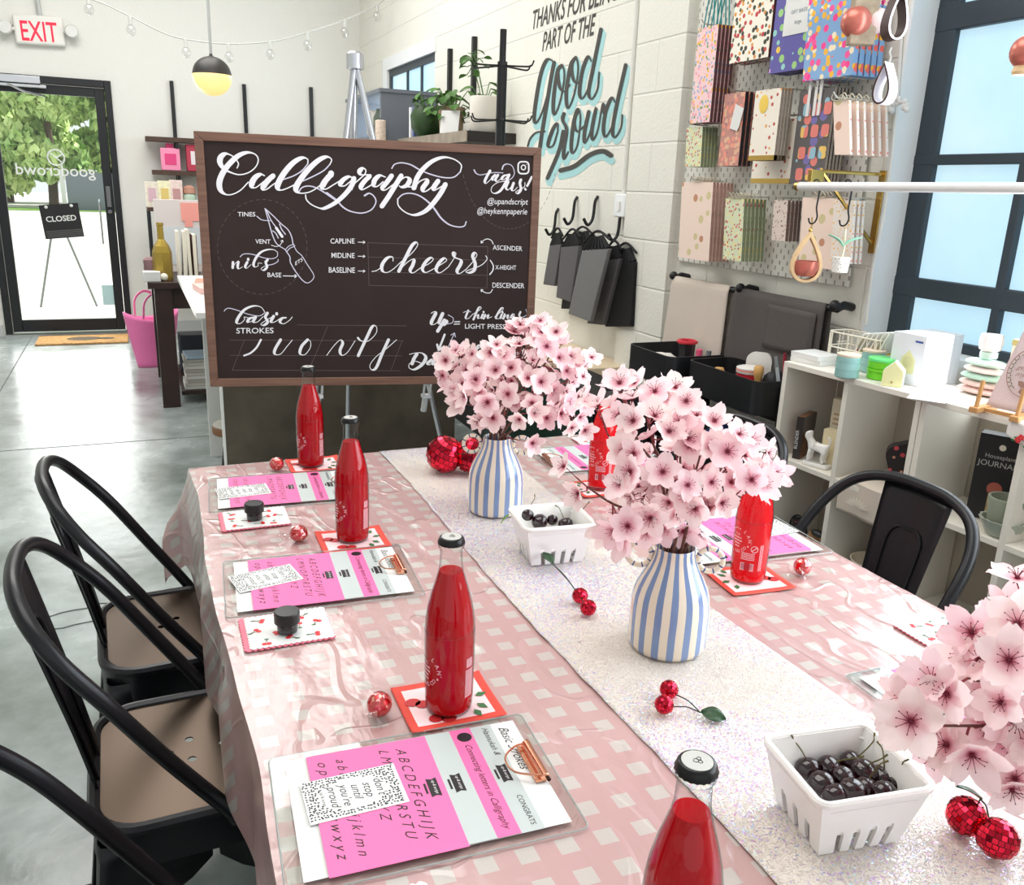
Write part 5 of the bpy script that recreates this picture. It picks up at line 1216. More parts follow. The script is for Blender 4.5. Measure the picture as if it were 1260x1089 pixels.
dt = thing('dark_table', 'dark espresso wooden display table near the door', 'table', (.72, 6.25, 0))
obj('tabletop', MB().box((-.655, -.53, .76), (.6, .55, .80)), dark_w, dt, bevel=.003)
obj('apron', MB().box((-.58, -.47, .63), (.55, -.44, .76)).box((-.60, -.47, .63), (-.57, .5, .76)), dark_w, dt)
for x in (-.62, .5):
    for y in (-.5, .45): obj('leg', MB().box((x, y, 0), (x+.105, y+.085, .76)), dark_w, dt, bevel=.002)
obj('shelf', MB().box((-.50, -.42, .06), (.5, .48, .085)), dark_w, dt)
for k in range(9):
    w_ = R.uniform(-.01, .01); o = obj('magazine', MB().box((-.17+w_, -.12, 0), (.15+w_, .12, .021)), mat('magazine_%d' % (k % 3), [(226, 224, 218), (206, 202, 194), (188, 182, 172)][k % 3], .5), None, (.42, 5.98, .0865+.0225*k), bevel=.002)
    tag(o, '%s magazine in the pile on the low shelf under the dark table' % ['bottom', 'second', 'third', 'fourth', 'fifth', 'sixth', 'seventh', 'eighth', 'topmost'][k], 'magazine', 'stacked magazines')
tag(obj('blue_folder', MB().box((-.16, -.13, 0), (.15, .13, .012)), mat('pale_blue_print', (170, 200, 222), .4), None, (.42, 5.99, .291), (0.0, 0, .06)), 'pale blue poster folder lying on the magazine pile under the dark table', 'folder')
tag(obj('dark_bin', MB().box((-.3, -.1, 0), (.3, .1, .26)), mat('charcoal_bin', (58, 62, 72), .5), None, (.55, 6.55, .0865), bevel=.01), 'charcoal storage bin on the low shelf behind the magazines', 'bin')
# things on the dark table
gb = thing('gold_house_ornament', 'tall gold glittery bottle shaped ornament on the dark table', 'ornament', Vector((.165, 5.86, .801)))
obj('body', MB().lathe([(.055, 0), (.058, .02), (.058, .17), (.045, .21), (.02, .25), (.018, .33), (.022, .335), (.02, .35)], 8), mat('gold_glitter', (176, 150, 70), .3, .7, bump=.4, bscale=120), gb, flat=True)
obj('base_bulb', MB().sphere((-.0, -.07, .025), .024, 12, 8), mat('pale_globe', (240, 238, 220), .3), gb)
po = thing('dried_flower_pot', 'small mauve ornament with a pale flower at the left end of the dark table', 'ornament', Vector((.10, 5.92, .801)))
obj('pot', MB().lathe([(.035, 0), (.045, .05), (.05, .12), (.03, .135)], 16, fn=lambda r, z, a: r*(1+.1*math.sin(5*a+z*60))), mat('mauve_ceramic', (140, 108, 112), .6), po)
m = MB()
for k in range(5): m.sphere((.055+.022*math.cos(k*1.256), -.03, .19+.022*math.sin(k*1.256)), .016, 8, 6)
m.cyl((.0, 0, .12), (.05, -.025, .18), .003); obj('flower', m, mat('white_petal', (238, 236, 232), .6), po)
wb_ = tag(obj('white_box', MB().box((-.05, -.05, 0), (.05, .05, .06)), mat('white_paper'), None, (.095, 5.80, .801), bevel=.003), 'small white box on the left corner of the dark table', 'box')
for k, (x, wd, h, tl, cl_) in enumerate([(.262, .018, .30, .0, (232, 222, 206)), (.293, .024, .30, .03, (240, 236, 226)), (.325, .022, .31, -.02, (214, 204, 180)), (.357, .03, .28, .0, (92, 52, 44)), (.40, .022, .24, .28, (230, 224, 206)), (.436, .016, .23, .3, (150, 96, 64))]):
    o = thing('book', ['cream', 'thick white', 'beige', 'dark brown', 'leaning cream', 'leaning tan'][k]+' book standing on the dark table', 'book', (x, 5.9, .801), rot=(0, tl, 0), group='books on the dark table')
    obj('cover', MB().box((-wd/2, -.08, 0), (wd/2, .1, h)), mat('book_cover_%d' % k, cl_, .6), o, bevel=.002)
    obj('pages', MB().box((-wd*.35, -.0805, .006), (wd*.35, .0985, h+.0006)), mat('page_cream', (236, 230, 214), .8), o)
fr = thing('picture_frame', 'small framed coral print propped at the back of the dark table', 'picture frame', (.34, 6.35, .801), rot=(-.12, 0, 0))
obj('frame', MB().box((-.19, 0, 0), (.19, .015, .48)), mat('pale_frame', (216, 208, 206), .5), fr, bevel=.003)
obj('print', MB().box((-.16, -.003, .05), (.16, .0, .30)), mat('pale_print', (206, 212, 216), .6), fr)
obj('coral_banner', MB().box((-.02, -.006, .34), (.18, -.0005, .46)).box((.0, -.006, .30), (.05, -.0005, .34)), mat('coral_print', (240, 160, 150), .6), fr)
for k, (y_, c, wd, lab) in enumerate(((4.75, (240, 196, 190), .20, 'blush paper pad lying on the white counter'), (5.05, (236, 150, 130), .17, 'coral paper pad behind the blush one on the white counter'))):
    for j in range(1): tag(obj('paper_pad', MB().box((-wd/2, -.12, 0), (wd/2, .12, .03-.008*k)), mat('pad_%d' % k, c, .6), None, (.385, y_, .8605), (0, 0, .1-.2*k), bevel=.002), lab, 'paper')
# pink tote on the floor
bag_m = mat('bright_pink_plastic', (255, 132, 192), .4, bump=.3, bscale=90)
pb = thing('pink_tote', 'bright pink plastic tote bag on the floor beside the dark table', 'bag', (.09, 7.15, 0), .3)
def tote(u, v):
    a = 2*PI*u; r0 = .105+.06*v; z = .002+v*.40
    if v > .75: z += .03*math.cos(2*a)*(v-.75)/.25
    return Vector((r0*1.25*math.cos(a), r0*.72*math.sin(a), z))
m = MB().grid(tote, 32, 12); m.poly([tote(k/32, 0) for k in range(31, -1, -1)]); obj('body', m, bag_m, pb, solid=.004)
for sy in (-1, 1): obj('handle', MB().tube(catmull([(-.09, sy*.10, .39), (-.08, sy*.11, .50), (-.03, sy*.11, .56), (.03, sy*.11, .56), (.08, sy*.11, .50), (.09, sy*.10, .39)], 5), .014, 8, flat=.4), bag_m, pb)
# shelving on the back wall
for k, (x, zt, zb) in enumerate(((.437, 2.24, .85), (1.06, 2.26, 1.0), (1.67, 2.28, 1.0))):
    o = obj('shelf_upright', MB().box((x-.016, WY-.03, zb), (x+.016, WY-.0005, zt)), black_m); tag(o, ['leftmost', 'middle', 'rightmost'][k]+' black shelf upright on the back wall behind the chalkboard', 'shelf upright', 'shelf uprights on the back wall')
shelf_w = mat('rustic_shelf_wood', (78, 58, 48), .6, var=.2, vscale=14)
for k, (x0, z, lab) in enumerate(((.18, 1.735, 'upper'), (.215, 1.455, 'lower'))):
    o = thing('wall_shelf', lab+' dark wooden shelf on the back wall left of the chalkboard', 'shelf', (x0, WY-.24, z))
    obj('board', MB().box((0, 0, -.02), (1.7, .2, .02)), shelf_w, o, bevel=.002)
    obj('bracket', MB().box((.437-x0-.012, .02, -.07), (.437-x0+.012, .2, -.0205)), black_m, o)
def jar_box(name, label, cat, x, y, z, w_, d_, h, col, lid=None):
    o = thing(name, label, cat, (x, y, z)); obj('body', MB().box((-w_/2, -d_/2, 0), (w_/2, d_/2, h)), mat(name+'_col', col, .5), o, bevel=.006)
    if lid: obj('top', MB().box((-w_*.2, -d_*.2, h), (w_*.2, d_*.2, h+.04)).box((-w_*.3, -d_/2-.003, h*.25), (w_*.3, -d_/2-.0005, h*.75)), mat(name+'_top', lid, .5), o, bevel=.003)
    return o
jar_box('pink_box', 'pink box with an arched motif on the lower back wall shelf', 'box', .375, 8.62, 1.4755, .16, .1, .19, (246, 150, 186), (226, 70, 130))
jar_box('red_bag', 'white and dark red bag next to the pink box on the wall shelf', 'bag', .60, 8.62, 1.4755, .18, .09, .23, (188, 60, 84), (236, 226, 232))
rk = thing('card_rack', 'black metal rack with a wooden top near the back wall', 'rack', (.14, 8.1, 0))
obj('wooden_top', MB().box((0, 0, 1.135), (.9, .4, 1.165)), shelf_w, rk)
for x in (0, .87):
    for y in (0, .37): obj('leg', MB().box((x, y, 0), (x+.025, y+.025, 1.135)), black_m, rk)
for k, (x, c, lab) in enumerate(((.19, (232, 222, 206), 'cream patterned'), (.29, (242, 236, 200), 'pale yellow'), (.385, (236, 214, 206), 'blush'))):
    o = thing('card_pack', lab+' pack of cards standing on the black rack', 'cards', (x, 8.2, 1.166), group='card packs on the rack'); obj('sleeve', MB().box((-.05, -.05, 0), (.05, .05, .21+.01*k)), mat('card_pack_%d' % k, c, .6, var=.12, vscale=40), o, bevel=.003); obj('front_print', MB().box((-.03, -.054, .05), (.03, -.0505, .16)), mat('card_print_%d' % k, [(216, 180, 190), (226, 200, 120), (196, 150, 150)][k], .6), o)
for k, x in enumerate((.49, .62)):
    o = thing('glass_jar', ['left', 'right'][k]+' terracotta lidded jar on the black rack', 'jar', (x, 8.2, 1.166), group='jars on the rack'); obj('body', MB().lathe([(.04, 0), (.055, .02), (.055, .1), (.045, .12)], 16), mat('jar_sage', (186, 206, 186), .3), o); obj('lid', MB().lathe([(.047, .12), (.055, .125), (.05, .17), (.02, .19)], 16), mat('jar_terracotta', (190, 140, 120), .5), o)
tag(obj('framed_print', MB().box((0, 0, 0), (.55, .02, .55)), mat('grey_print', (186, 190, 196), .6), None, (.22, 8.35, .58)), 'pale grey print standing inside the black rack', 'print')
# ------------------------------------------------------------------ painted mural lettering on the right-hand wall
MX = WX-.0006
def mur(off=0.0):
    return lambda x, y, d=0: onx(x, y, MX-off-d)
Mo = ((640, 0), .20202)
good = [[(205, 385), (188, 364), (158, 368), (125, 450), (97, 600), (84, 715), (95, 748), (130, 690), (172, 555)], [(206, 380), (186, 480), (160, 640), (135, 790), (118, 905)],
    [(252, 398), (225, 440), (202, 600), (206, 698), (242, 620), (268, 470), (256, 402), (228, 430), (240, 530), (270, 555), (302, 515)], [(337, 350), (306, 400), (280, 560), (290, 658), (326, 580), (352, 430), (340, 352), (312, 395), (322, 480), (352, 505), (378, 440)],
    [(432, 372), (412, 345), (378, 430), (360, 558), (376, 600), (412, 540), (437, 430)], [(491, 178), (442, 420), (416, 560), (436, 602), (470, 540), (480, 440)],
    [(45, 890), (60, 845), (95, 808), (150, 800)], [(228, 795), (226, 752), (198, 788), (168, 885), (200, 885), (228, 800)], [(262, 800), (235, 920), (165, 1085)],
    [(266, 692), (258, 730), (282, 790), (266, 900), (266, 968), (292, 925)], [(352, 668), (326, 740), (310, 880), (318, 932), (348, 880), (366, 730), (352, 662), (328, 740), (346, 800), (392, 765)], [(417, 680), (392, 800), (392, 870), (427, 800), (462, 652), (436, 790), (442, 852), (472, 790), (502, 632), (512, 690)],
    [(577, 622), (556, 596), (520, 680), (506, 790), (522, 832), (562, 760), (587, 640)], [(642, 395), (587, 640), (562, 790), (576, 836), (612, 780), (622, 700)]]
mural = thing('wall_lettering', 'hand painted wall words good crowd in charcoal and aqua', 'mural', (0, 0, 0))
d_ = MB(); a_ = MB()
for st_ in good:
    d_.brush([(Mo[0][0]+x*Mo[1], Mo[0][1]+y*Mo[1]) for x, y in st_], 2.0, 4.4, mur(.003))
    a_.brush([(Mo[0][0]+(x+14)*Mo[1], Mo[0][1]+(y+30)*Mo[1]) for x, y in st_], 5.0, 7.8, mur())
    a_.brush([(Mo[0][0]+(x+6)*Mo[1], Mo[0][1]+(y+12)*Mo[1]) for x, y in st_], 5.0, 7.2, mur())
ul = [(245, 1038), (330, 1012), (420, 945), (500, 920), (550, 945)]
d_.brush([(Mo[0][0]+x*Mo[1], Mo[0][1]+y*Mo[1]) for x, y in ul], 5.5, 8, mur(.003)); a_.brush([(Mo[0][0]+(x+6)*Mo[1], Mo[0][1]+(y+34)*Mo[1]) for x, y in ul], 9, 11, mur())
ms = MB()
def mtext(body, x0, y0, x1, y1, cap):
    f_ = mur(.001); vs, fs = textgeo(body, .25, .02); xs = [v[0] for v in vs]; a, b_ = min(xs), max(xs)
    p0, p1 = f_(x0, y0), f_(x1, y1); ex = (p1-p0)/(b_-a); up = Vector((0, 0, cap/1.02))
    ms.add([p0+ex*(v[0]-a)+up*v[1]+(p1-p0).normalized()*0 for v in vs], fs)
mtext('THANKS FOR BEING', 655, 36, 762, -2, .098); mtext('PART OF THE', 667, 63, 732, 42, .098)
obj('aqua_shadow', a_, mat('aqua_wall_paint', (168, 214, 216), .7), mural, flat=True); obj('brush_letters', d_, mat('charcoal_wall_paint', (70, 68, 64), .7), mural, flat=True); obj('block_letters', ms, mat('charcoal_wall_paint'), mural, flat=True)
# conduit and outlet box
cdt = thing('electrical_conduit', 'pair of painted conduit pipes running down the wall to a small switch box', 'conduit', (0, 0, 0))
for y in (3.63, 3.575): obj('pipe', MB().cyl((WX-.014, y, 1.40), (WX-.014, y, CZ-.002), .011), wallm, cdt)
obj('switch_box', MB().box((WX-.045, 3.56, 1.32), (WX-.001, 3.66, 1.425)), mat('white_gloss_trim'), cdt, bevel=.006)
obj('switch', MB().box((WX-.052, 3.60, 1.35), (WX-.0455, 3.62, 1.39)), whitep, cdt)
# hooks and hanging tote bags
for k, (x, y) in enumerate(((683, 268), (706, 254), (731, 254), (762, 272))):
    p = onx(x, y, WX-.02); o = tag(obj('wall_hook', MB().tube(catmull([p+Vector((.018, 0, .05)), p+Vector((.004, 0, .02)), p+Vector((-.004, 0, -.06)), p+Vector((-.03, 0, -.09)), p+Vector((-.055, 0, -.06))], 5), .008, 8), black_m), ['leftmost', 'second', 'third', 'rightmost'][k]+' black hook on the white wall above the grey bags', 'hook', 'black wall hooks')
greyb = mat('grey_canvas', (122, 122, 122), .8, bump=.2, bscale=150); blackb = mat('black_canvas', (24, 24, 26), .8, bump=.2, bscale=150); midb = mat('mid_grey_canvas', (98, 96, 98), .8, bump=.2, bscale=150)
for k, (q, xs, m_, lab) in enumerate((([(676, 302), (690, 300), (682, 352), (668, 350)], WX-.10, midb, 'small grey canvas bag, leftmost on the wall hooks'), ([(690, 304), (712, 302), (702, 372), (684, 366)], WX-.12, midb, 'grey canvas bag, second from the left on the wall hooks'), ([(716, 308), (748, 306), (726, 396), (699, 386)], WX-.16, greyb, 'largest light grey canvas bag on the wall hooks'), ([(742, 320), (762, 318), (742, 400), (722, 398)], WX-.09, midb, 'grey bag half behind the black bag on the wall hooks'), ([(752, 322), (780, 322), (776, 402), (744, 402)], WX-.07, blackb, 'black canvas bag, rightmost on the wall hooks'), ([(700, 300), (728, 300), (722, 380), (690, 380)], WX-.045, blackb, 'black canvas bag hanging behind the grey ones'))):
    c = [onx(x, y, xs) for x, y in q]; o = thing('tote_bag', lab, 'bag', c[0], group='canvas bags on the wall hooks')
    th = .022; V_ = [p-c[0] for p in c]; V_ = V_+[v+Vector((th, 0, 0)) for v in V_]
    obj('body', MB().add(V_, [(0, 1, 2, 3), (7, 6, 5, 4), (0, 4, 5, 1), (1, 5, 6, 2), (2, 6, 7, 3), (3, 7, 4, 0)]), m_, o, bevel=.004)
    top = MB(); a, b_ = V_[0], V_[1]; n_ = 7
    for i in range(n_):
        p = a.lerp(b_, (i+.5)/n_)+Vector((th/2, 0, 0)); q2 = a.lerp(b_, .3+.4*(i+.5)/n_)+Vector((th/2, 0, .06)); top.tube([p, q2], [.014, .008], 6)
    obj('gathered_top', top, blackb, o)
    obj('drawstring', MB().tube(catmull([a+Vector((.01, 0, .04)), (a+b_)/2+Vector((.01, 0, .085)), b_+Vector((.01, 0, .04))], 5), .006, 6), blackb, o)
# bench below
bch = thing('wall_bench', 'low bench with a beige top and black front along the right wall', 'bench', (1.98, 4.1, 0))
obj('top', MB().box((-.17, -.66, .60), (.165, .95, .64)), mat('beige_laminate', (226, 208, 178), .5), bch, bevel=.004)
obj('body', MB().box((-.16, -.65, 0), (.16, .94, .60)), mat('black_cabinet', (22, 22, 24), .5), bch)
bl = thing('dark_green_bin', 'dark green tapered bin behind the far end of the table', 'bin', (1.27, 2.66, 0))
obj('body', MB().lathe([(.13, 0), (.14, .01), (.20, .60), (.205, .72), (.195, .725), (.18, .6)], 32, cap1=False), mat('bottle_green_plastic', (20, 44, 34), .35), bl)
obj('rim', MB().lathe([(.206, .70), (.212, .705), (.212, .728), (.2, .732)], 32, cap0=False, cap1=False), mat('bottle_green_plastic'), bl)
cab = thing('black_cabinet', 'low black cabinet in the shadow behind the two bouquets', 'cabinet', (1.72, 2.75, 0))
obj('body', MB().box((-.2, -.08, 0), (.03, .48, .70)), mat('black_cabinet'), cab, bevel=.004); obj('door', MB().box((-.212, -.06, .04), (-.2005, .46, .66)), mat('black_metal'), cab)

# ------------------------------------------------------------------ display shelf, rack and plants near the far window
ds = thing('plank_shelf', 'dark plank shelf with plants mounted on the right wall', 'shelf', (WX, 4.95, 1.715))
obj('board', MB().box((-.31, 0, -.03), (-.001, 1.43, .03)), mat('dark_shelf_end', (46, 40, 38), .6), ds, bevel=.002)
obj('front_edge', MB().box((-.318, 0.0, -.031), (-.3105, 1.43, .031)), mat('weathered_plank', (150, 138, 124), .7, var=.2, vscale=12), ds)
for k, (x, y) in enumerate(((553, 60), (583, 45))):
    p = onx(x, y, WX-.02); tag(obj('shelf_upright', MB().box((WX-.03, p.y-.016, 1.2), (WX-.0005, p.y+.016, p.z)), black_m), ['black upright on the right wall beside the small window', 'black upright on the right wall behind the white plant pot'][k], 'shelf upright', 'shelf uprights on the right wall')
hr = thing('hook_rack', 'tall black spinner rack with two tiers of hooks behind the chalkboard', 'rack', Vector((0, 0, 0))+Vector((ony(617, 120, 4.1).x, 4.1, .6405)))
pz = ony(617, 36, 4.1).z
obj('pole', MB().cyl((0, 0, .02), (0, 0, pz-.64), .016).cyl((0, 0, .9), (0, 0, ony(617, 76, 4.1).z-.64), .024), black_m, hr)
obj('base', MB().lathe([(.15, 0), (.15, .015), (.03, .03)], 24), black_m, hr)
for y_ in (81, 148):
    z = ony(617, y_, 4.1).z-.64
    for k in range(6):
        a = k*PI/3+.2; d = Vector((math.cos(a), math.sin(a), 0))
        obj('hook_arm', MB().tube(catmull([d*.015+Vector((0, 0, z)), d*.1+Vector((0, 0, z-.005)), d*.15+Vector((0, 0, z-.004)), d*.165+Vector((0, 0, z+.02))], 4), .0042, 6), black_m, hr)
gcab = thing('grey_bookcase', 'blue grey bookcase beside the small far window', 'bookcase', (1.72, 6.42, 1.25))
gm_ = mat('blue_grey_paint', (108, 114, 124), .5)
obj('side_panel', MB().box((0, 0, 0), (.415, .03, .81)), gm_, gcab); obj('side_panel', MB().box((0, 1.05, 0), (.415, 1.08, .81)), gm_, gcab)
obj('top', MB().box((-.01, -.01, .81), (.42, 1.09, .835)), gm_, gcab); obj('back', MB().box((.395, .03, 0), (.415, 1.05, .81)), mat('dark_blue_grey', (72, 78, 86), .6), gcab)
for z in (.2, .5): obj('shelf', MB().box((0, .03, z), (.395, 1.05, z+.02)), gm_, gcab)
for k, (y, z, c, lab) in enumerate(((6.56, 1.771, (150, 160, 140), 'sage'), (6.75, 1.771, (84, 96, 84), 'dark green'), (6.95, 1.771, (206, 200, 190), 'pale'))):
    o = thing('candle_jar', lab+' jar in the blue grey bookcase', 'jar', (1.82, y, z), group='jars in the bookcase'); obj('body', MB().lathe([(.05, 0), (.07, .03), (.07, .14), (.05, .18), (.05, .2)], 14), mat('jar_tone_%d' % k, c, .4), o)
o = thing('pillar_candle', 'short pillar candle standing in front of the blue grey bookcase', 'candle', (1.70, 6.36, 1.70)); 
obj('wax', MB().lathe([(.036, 0), (.038, .01), (.038, .16), (.03, .165)], 16), mat('speckled_wax', (226, 206, 190), .5, var=.2, vscale=60), o); obj('wick', MB().cyl((0, 0, .165), (0, 0, .18), .002), mat('wick', (60, 50, 40), .8), o)
potb = mat('woven_basket', (170, 150, 124), .8, bump=.6, bscale=140); potw = mat('pot_offwhite', (222, 216, 206), .6)
lf1 = mat('plant_leaf_green', (74, 116, 48), .45, var=.3, vscale=12); lf2 = mat('dark_leaf', (46, 72, 36), .5)
def leaves(n, r, z0, z1, l, seed, droop=.2):
    r_ = random.Random(seed); m = MB()
    for k in range(n):
        a = r_.uniform(0, 6.28); rr = r*r_.uniform(.3, 1); z = r_.uniform(z0, z1); M_ = Matrix.Translation((rr*math.cos(a), rr*math.sin(a), z)) @ Euler((r_.uniform(-.5, .5), r_.uniform(.1, .9)*(1 if droop > 0 else -1), a)).to_matrix().to_4x4()
        ll = l*r_.uniform(.7, 1.2); g = leafgeo(ll, ll*.36, .25, 5); m.add(g.v, g.f, M_)
        m.tube([(0, 0, z0*.3), (rr*.6*math.cos(a), rr*.6*math.sin(a), z*.8), (rr*math.cos(a), rr*math.sin(a), z)], .003, 4)
    return m
o = thing('potted_ivy', 'leafy green ivy in a woven basket pot on the plank shelf', 'plant', (1.95, 5.55, 1.7455))
obj('pot', MB().lathe([(.06, 0), (.075, .03), (.085, .14), (.09, .17), (.08, .172)], 20), potb, o); obj('foliage', leaves(40, .13, .10, .28, .075, 3), lf1, o)
o = thing('dark_planter', 'dark green rounded planter next to the ivy on the plank shelf', 'planter', (1.90, 5.88, 1.7455))
obj('pot', MB().lathe([(.07, 0), (.11, .05), (.12, .13), (.09, .19)], 20), lf2, o); obj('foliage', leaves(18, .11, .15, .30, .07, 5), lf1, o)
o = thing('potted_vine', 'trailing vine in an off-white pot on the plank shelf', 'plant', (1.98, 5.06, 1.7455))
obj('pot', MB().lathe([(.07, 0), (.082, .02), (.085, .19), (.078, .2), (.07, .19)], 24), potw, o); m = leaves(7, .07, .2, .32, .07, 8)
m.tube(catmull([(0, 0, .19), (-.05, .02, .4), (-.06, .05, .42), (-.02, .08, .44)], 5), .004, 5); obj('foliage', m, lf1, o)
g = leaves(13, .07, -.08, .08, .065, 10); obj('trailing_leaves', MB().add(g.v, g.f, Matrix.Translation((-.05, .07, .40))), lf1, o)
for k, (y, c, lab) in enumerate(((6.12, (236, 238, 240), 'white'), (6.05, (106, 118, 160), 'blue'))):
    o = thing('book', lab+' slim book leaning by the plants on the plank shelf', 'book', (1.845, y, 1.7455), group='books on the plank shelf'); obj('cover', MB().box((0, -.018, 0), (.13, .018, .2)), mat('slim_book_%d' % k, c, .5), o); obj('pages', MB().box((.002, -.013, .003), (.1305, .013, .2005)), mat('page_cream', (236, 230, 214), .8), o)
tag(obj('white_card', MB().box((-.004, -.06, 0), (.004, .06, .14)), paper_w, None, (1.875, 5.38, 1.7475), (0, .25, .9)), 'tilted white card standing near the end of the plank shelf', 'card')

# ------------------------------------------------------------------ pegboard and everything hanging on it
peg = NT('white_pegboard', rgb=(226, 224, 216), rough=.5)
tc = peg.n('TexCoord'); s3 = peg.n('SeparateXYZ'); peg.l(tc.outputs['Object'], s3.inputs[0])
row = peg.math('FLOOR', peg.math('DIVIDE', s3.outputs['Z'], .02)); off = peg.math('MULTIPLY', peg.math('MODULO', row, 2.0), .5)
fy = peg.math('ABSOLUTE', peg.math('SUBTRACT', peg.math('FRACT', peg.math('ADD', peg.math('DIVIDE', s3.outputs['Y'], .04), off)), .5))
fz = peg.math('ABSOLUTE', peg.math('SUBTRACT', peg.math('FRACT', peg.math('DIVIDE', s3.outputs['Z'], .02)), .5))
hole = peg.math('MULTIPLY', peg.math('LESS_THAN', fy, .085), peg.math('LESS_THAN', fz, .36))
peg.l(peg.mix(hole, lin((226, 224, 216)), lin((150, 146, 138))), peg.b.inputs['Base Color'])
pg = thing('pegboard', 'white slotted pegboard panels on the wall left of the big window', 'pegboard', (WX-.02, 2.15, 1.16))
for k, (a, b_) in enumerate(((0, .49), (.494, .985))):
    for z0_, z1_ in ((0, .545), (.549, 1.1)): obj('panel', MB().box((0, a, z0_), (.008, b_, z1_)), peg.m, pg, bevel=.004)
gold = mat('brass', (206, 172, 96), .25, 1.0); wire_m = mat('hook_wire', (206, 204, 198), .3, .7)
def pattern(name, base, cols, scale, thr=.3, rough=.6):
    if name in _mats: return _mats[name]
    p = NT(name, rgb=base, rough=rough); t_ = p.n('TexCoord'); v_ = p.n('TexVoronoi', i_Scale=scale); p.l(t_.outputs['Object'], v_.inputs['Vector'])
    sc = p.n('SeparateColor'); p.l(v_.outputs['Color'], sc.inputs[0]); cr = p.n('ValToRGB'); cr.color_ramp.interpolation = 'CONSTANT'
    e = cr.color_ramp.elements; e[0].position = 0; e[0].color = lin(cols[0])+(1,); e[1].position = 1/len(cols); e[1].color = lin(cols[1])+(1,)
    for i, c in enumerate(cols[2:]): x = e.new((i+2)/len(cols)); x.color = lin(c)+(1,)
    p.l(sc.outputs[0], cr.inputs['Fac']); p.l(p.mix(p.math('LESS_THAN', v_.outputs['Distance'], thr), lin(base), cr.outputs['Color']), p.b.inputs['Base Color'])
    return p.m
P_conf = pattern('pink_confetti_print', (244, 206, 208), [(244, 190, 70), (150, 180, 214), (240, 130, 150), (252, 232, 214), (120, 160, 110), (238, 160, 180)], 70, .42)
P_fruit = pattern('fruit_floral_print', (244, 238, 224), [(196, 66, 70), (222, 150, 66), (236, 120, 140), (90, 100, 70), (60, 60, 50)], 52, .42)
P_purp = pattern('purple_geometric_print', (98, 92, 164), [(244, 206, 80), (150, 210, 200), (244, 150, 130), (214, 160, 220), (160, 206, 130)], 27, .34)
P_rain = pattern('rainbow_print', (136, 176, 220), [(252, 70, 150), (252, 190, 60), (250, 240, 210), (246, 110, 100), (250, 234, 200), (252, 90, 160)], 44, .46)
P_green = pattern('green_floral_print', (214, 220, 186), [(206, 96, 104), (240, 240, 224), (120, 134, 96), (236, 220, 140)], 90, .4)
P_pine = pattern('blush_pineapple_print', (240, 216, 202), [(196, 140, 110), (240, 214, 150), (226, 150, 130), (210, 196, 150)], 17, .26)
P_anim = pattern('cream_animal_print', (240, 232, 218), [(226, 160, 80), (170, 156, 146), (230, 190, 60), (190, 80, 70)], 36, .22)
P_stick = pattern('charcoal_sticker_print', (96, 92, 92), [(226, 130, 120), (150, 190, 206), (236, 196, 110), (120, 110, 170)], 20, .34)
P_tag = pattern('white_dotted_print', (238, 228, 220), [(244, 190, 60), (240, 140, 130), (244, 214, 180)], 100, .3)
maroon = mat('bag_edge_maroon', (96, 62, 64), .7, var=.35, vscale=60); olive = mat('olive_edge', (126, 138, 108), .7, var=.2, vscale=80); bl_edge = mat('blush_edge', (178, 138, 128), .7, var=.2, vscale=60); grey_edge = mat('greige_edge', (150, 140, 128), .7, var=.2, vscale=60)
navy = mat('navy_edge', (40, 40, 84), .6)
def hanger(name, cat, label_first, label_rest, group, q, xf, n, gap, face, edge, shear=0.0, thick=None, extras=None, hook=True):
    """n flat goods on one peg hook, the first facing the room"""
    (ax, ay), (bx, by) = q; a, b_ = onx(ax, ay, xf), onx(bx, by, xf); w_ = a.y-b_.y; h = a.z-b_.z; th = thick or gap*.7; first = None
    for k in range(n):
        x = xf+gap*k
        o = thing(name, label_first if k == 0 else label_rest, cat, (x, b_.y, b_.z), group=group if n > 1 else None, rot=(0, 0, R.uniform(-.03, .03) if k else 0))
        if k > 0: o['label'] = label_rest % ORD[k] if '%s' in label_rest else label_rest
        vs = [(0, 0, 0), (0, w_, 0), (0, w_+shear, h), (0, shear, h)]; v2 = vs+[(th, y, z) for _, y, z in vs]
        fc = MB().add(v2, [(0, 1, 2, 3), (7, 6, 5, 4), (0, 4, 5, 1), (1, 5, 6, 2), (2, 6, 7, 3), (3, 7, 4, 0)]); fc.mi = [0, 0, 1, 1, 1, 1]
        obj('sheet', fc, [face, edge], o)
        if extras: extras(o, k, w_, h, shear)
    if hook:
        p = Vector((WX-.02, (a.y+b_.y)/2+shear, a.z+.008)); tag(obj('peg_hook', MB().tube([p, p+Vector((xf-WX-.0, 0, .0)), p+Vector((xf-WX-.012, 0, .014))], .0022, 6), wire_m), 'wire peg hook holding the %s' % ' '.join(label_first.split(',')[0].split()[:10]), 'hook', 'peg hooks')
    return a, b_, w_, h
ORD = ['', 'second', 'third', 'fourth', 'fifth', 'sixth', 'seventh']
teal = mat('teal_cord', (52, 146, 146), .6)
def h_teal(o, k, w_, h, s_):
    for d in ((.28, .72) if k < 3 else (.5,)): pass
    obj('cord_handle', MB().tube(catmull([(.002, w_*.25, h-.005), (.004, w_*.42, h+.13), (.006, w_*.5, h+.20), (.004, w_*.58, h+.13), (.002, w_*.75, h-.005)], 5), .0028, 5), teal, o)
hanger('gift_bag', 'gift bag', 'pink confetti gift bag with teal cord handles, in front', '%s pink confetti gift bag behind the front one', 'pink confetti gift bags', ((859, 36), (873, 150)), 2.02, 5, .017, P_conf, maroon, .0, .012, h_teal)
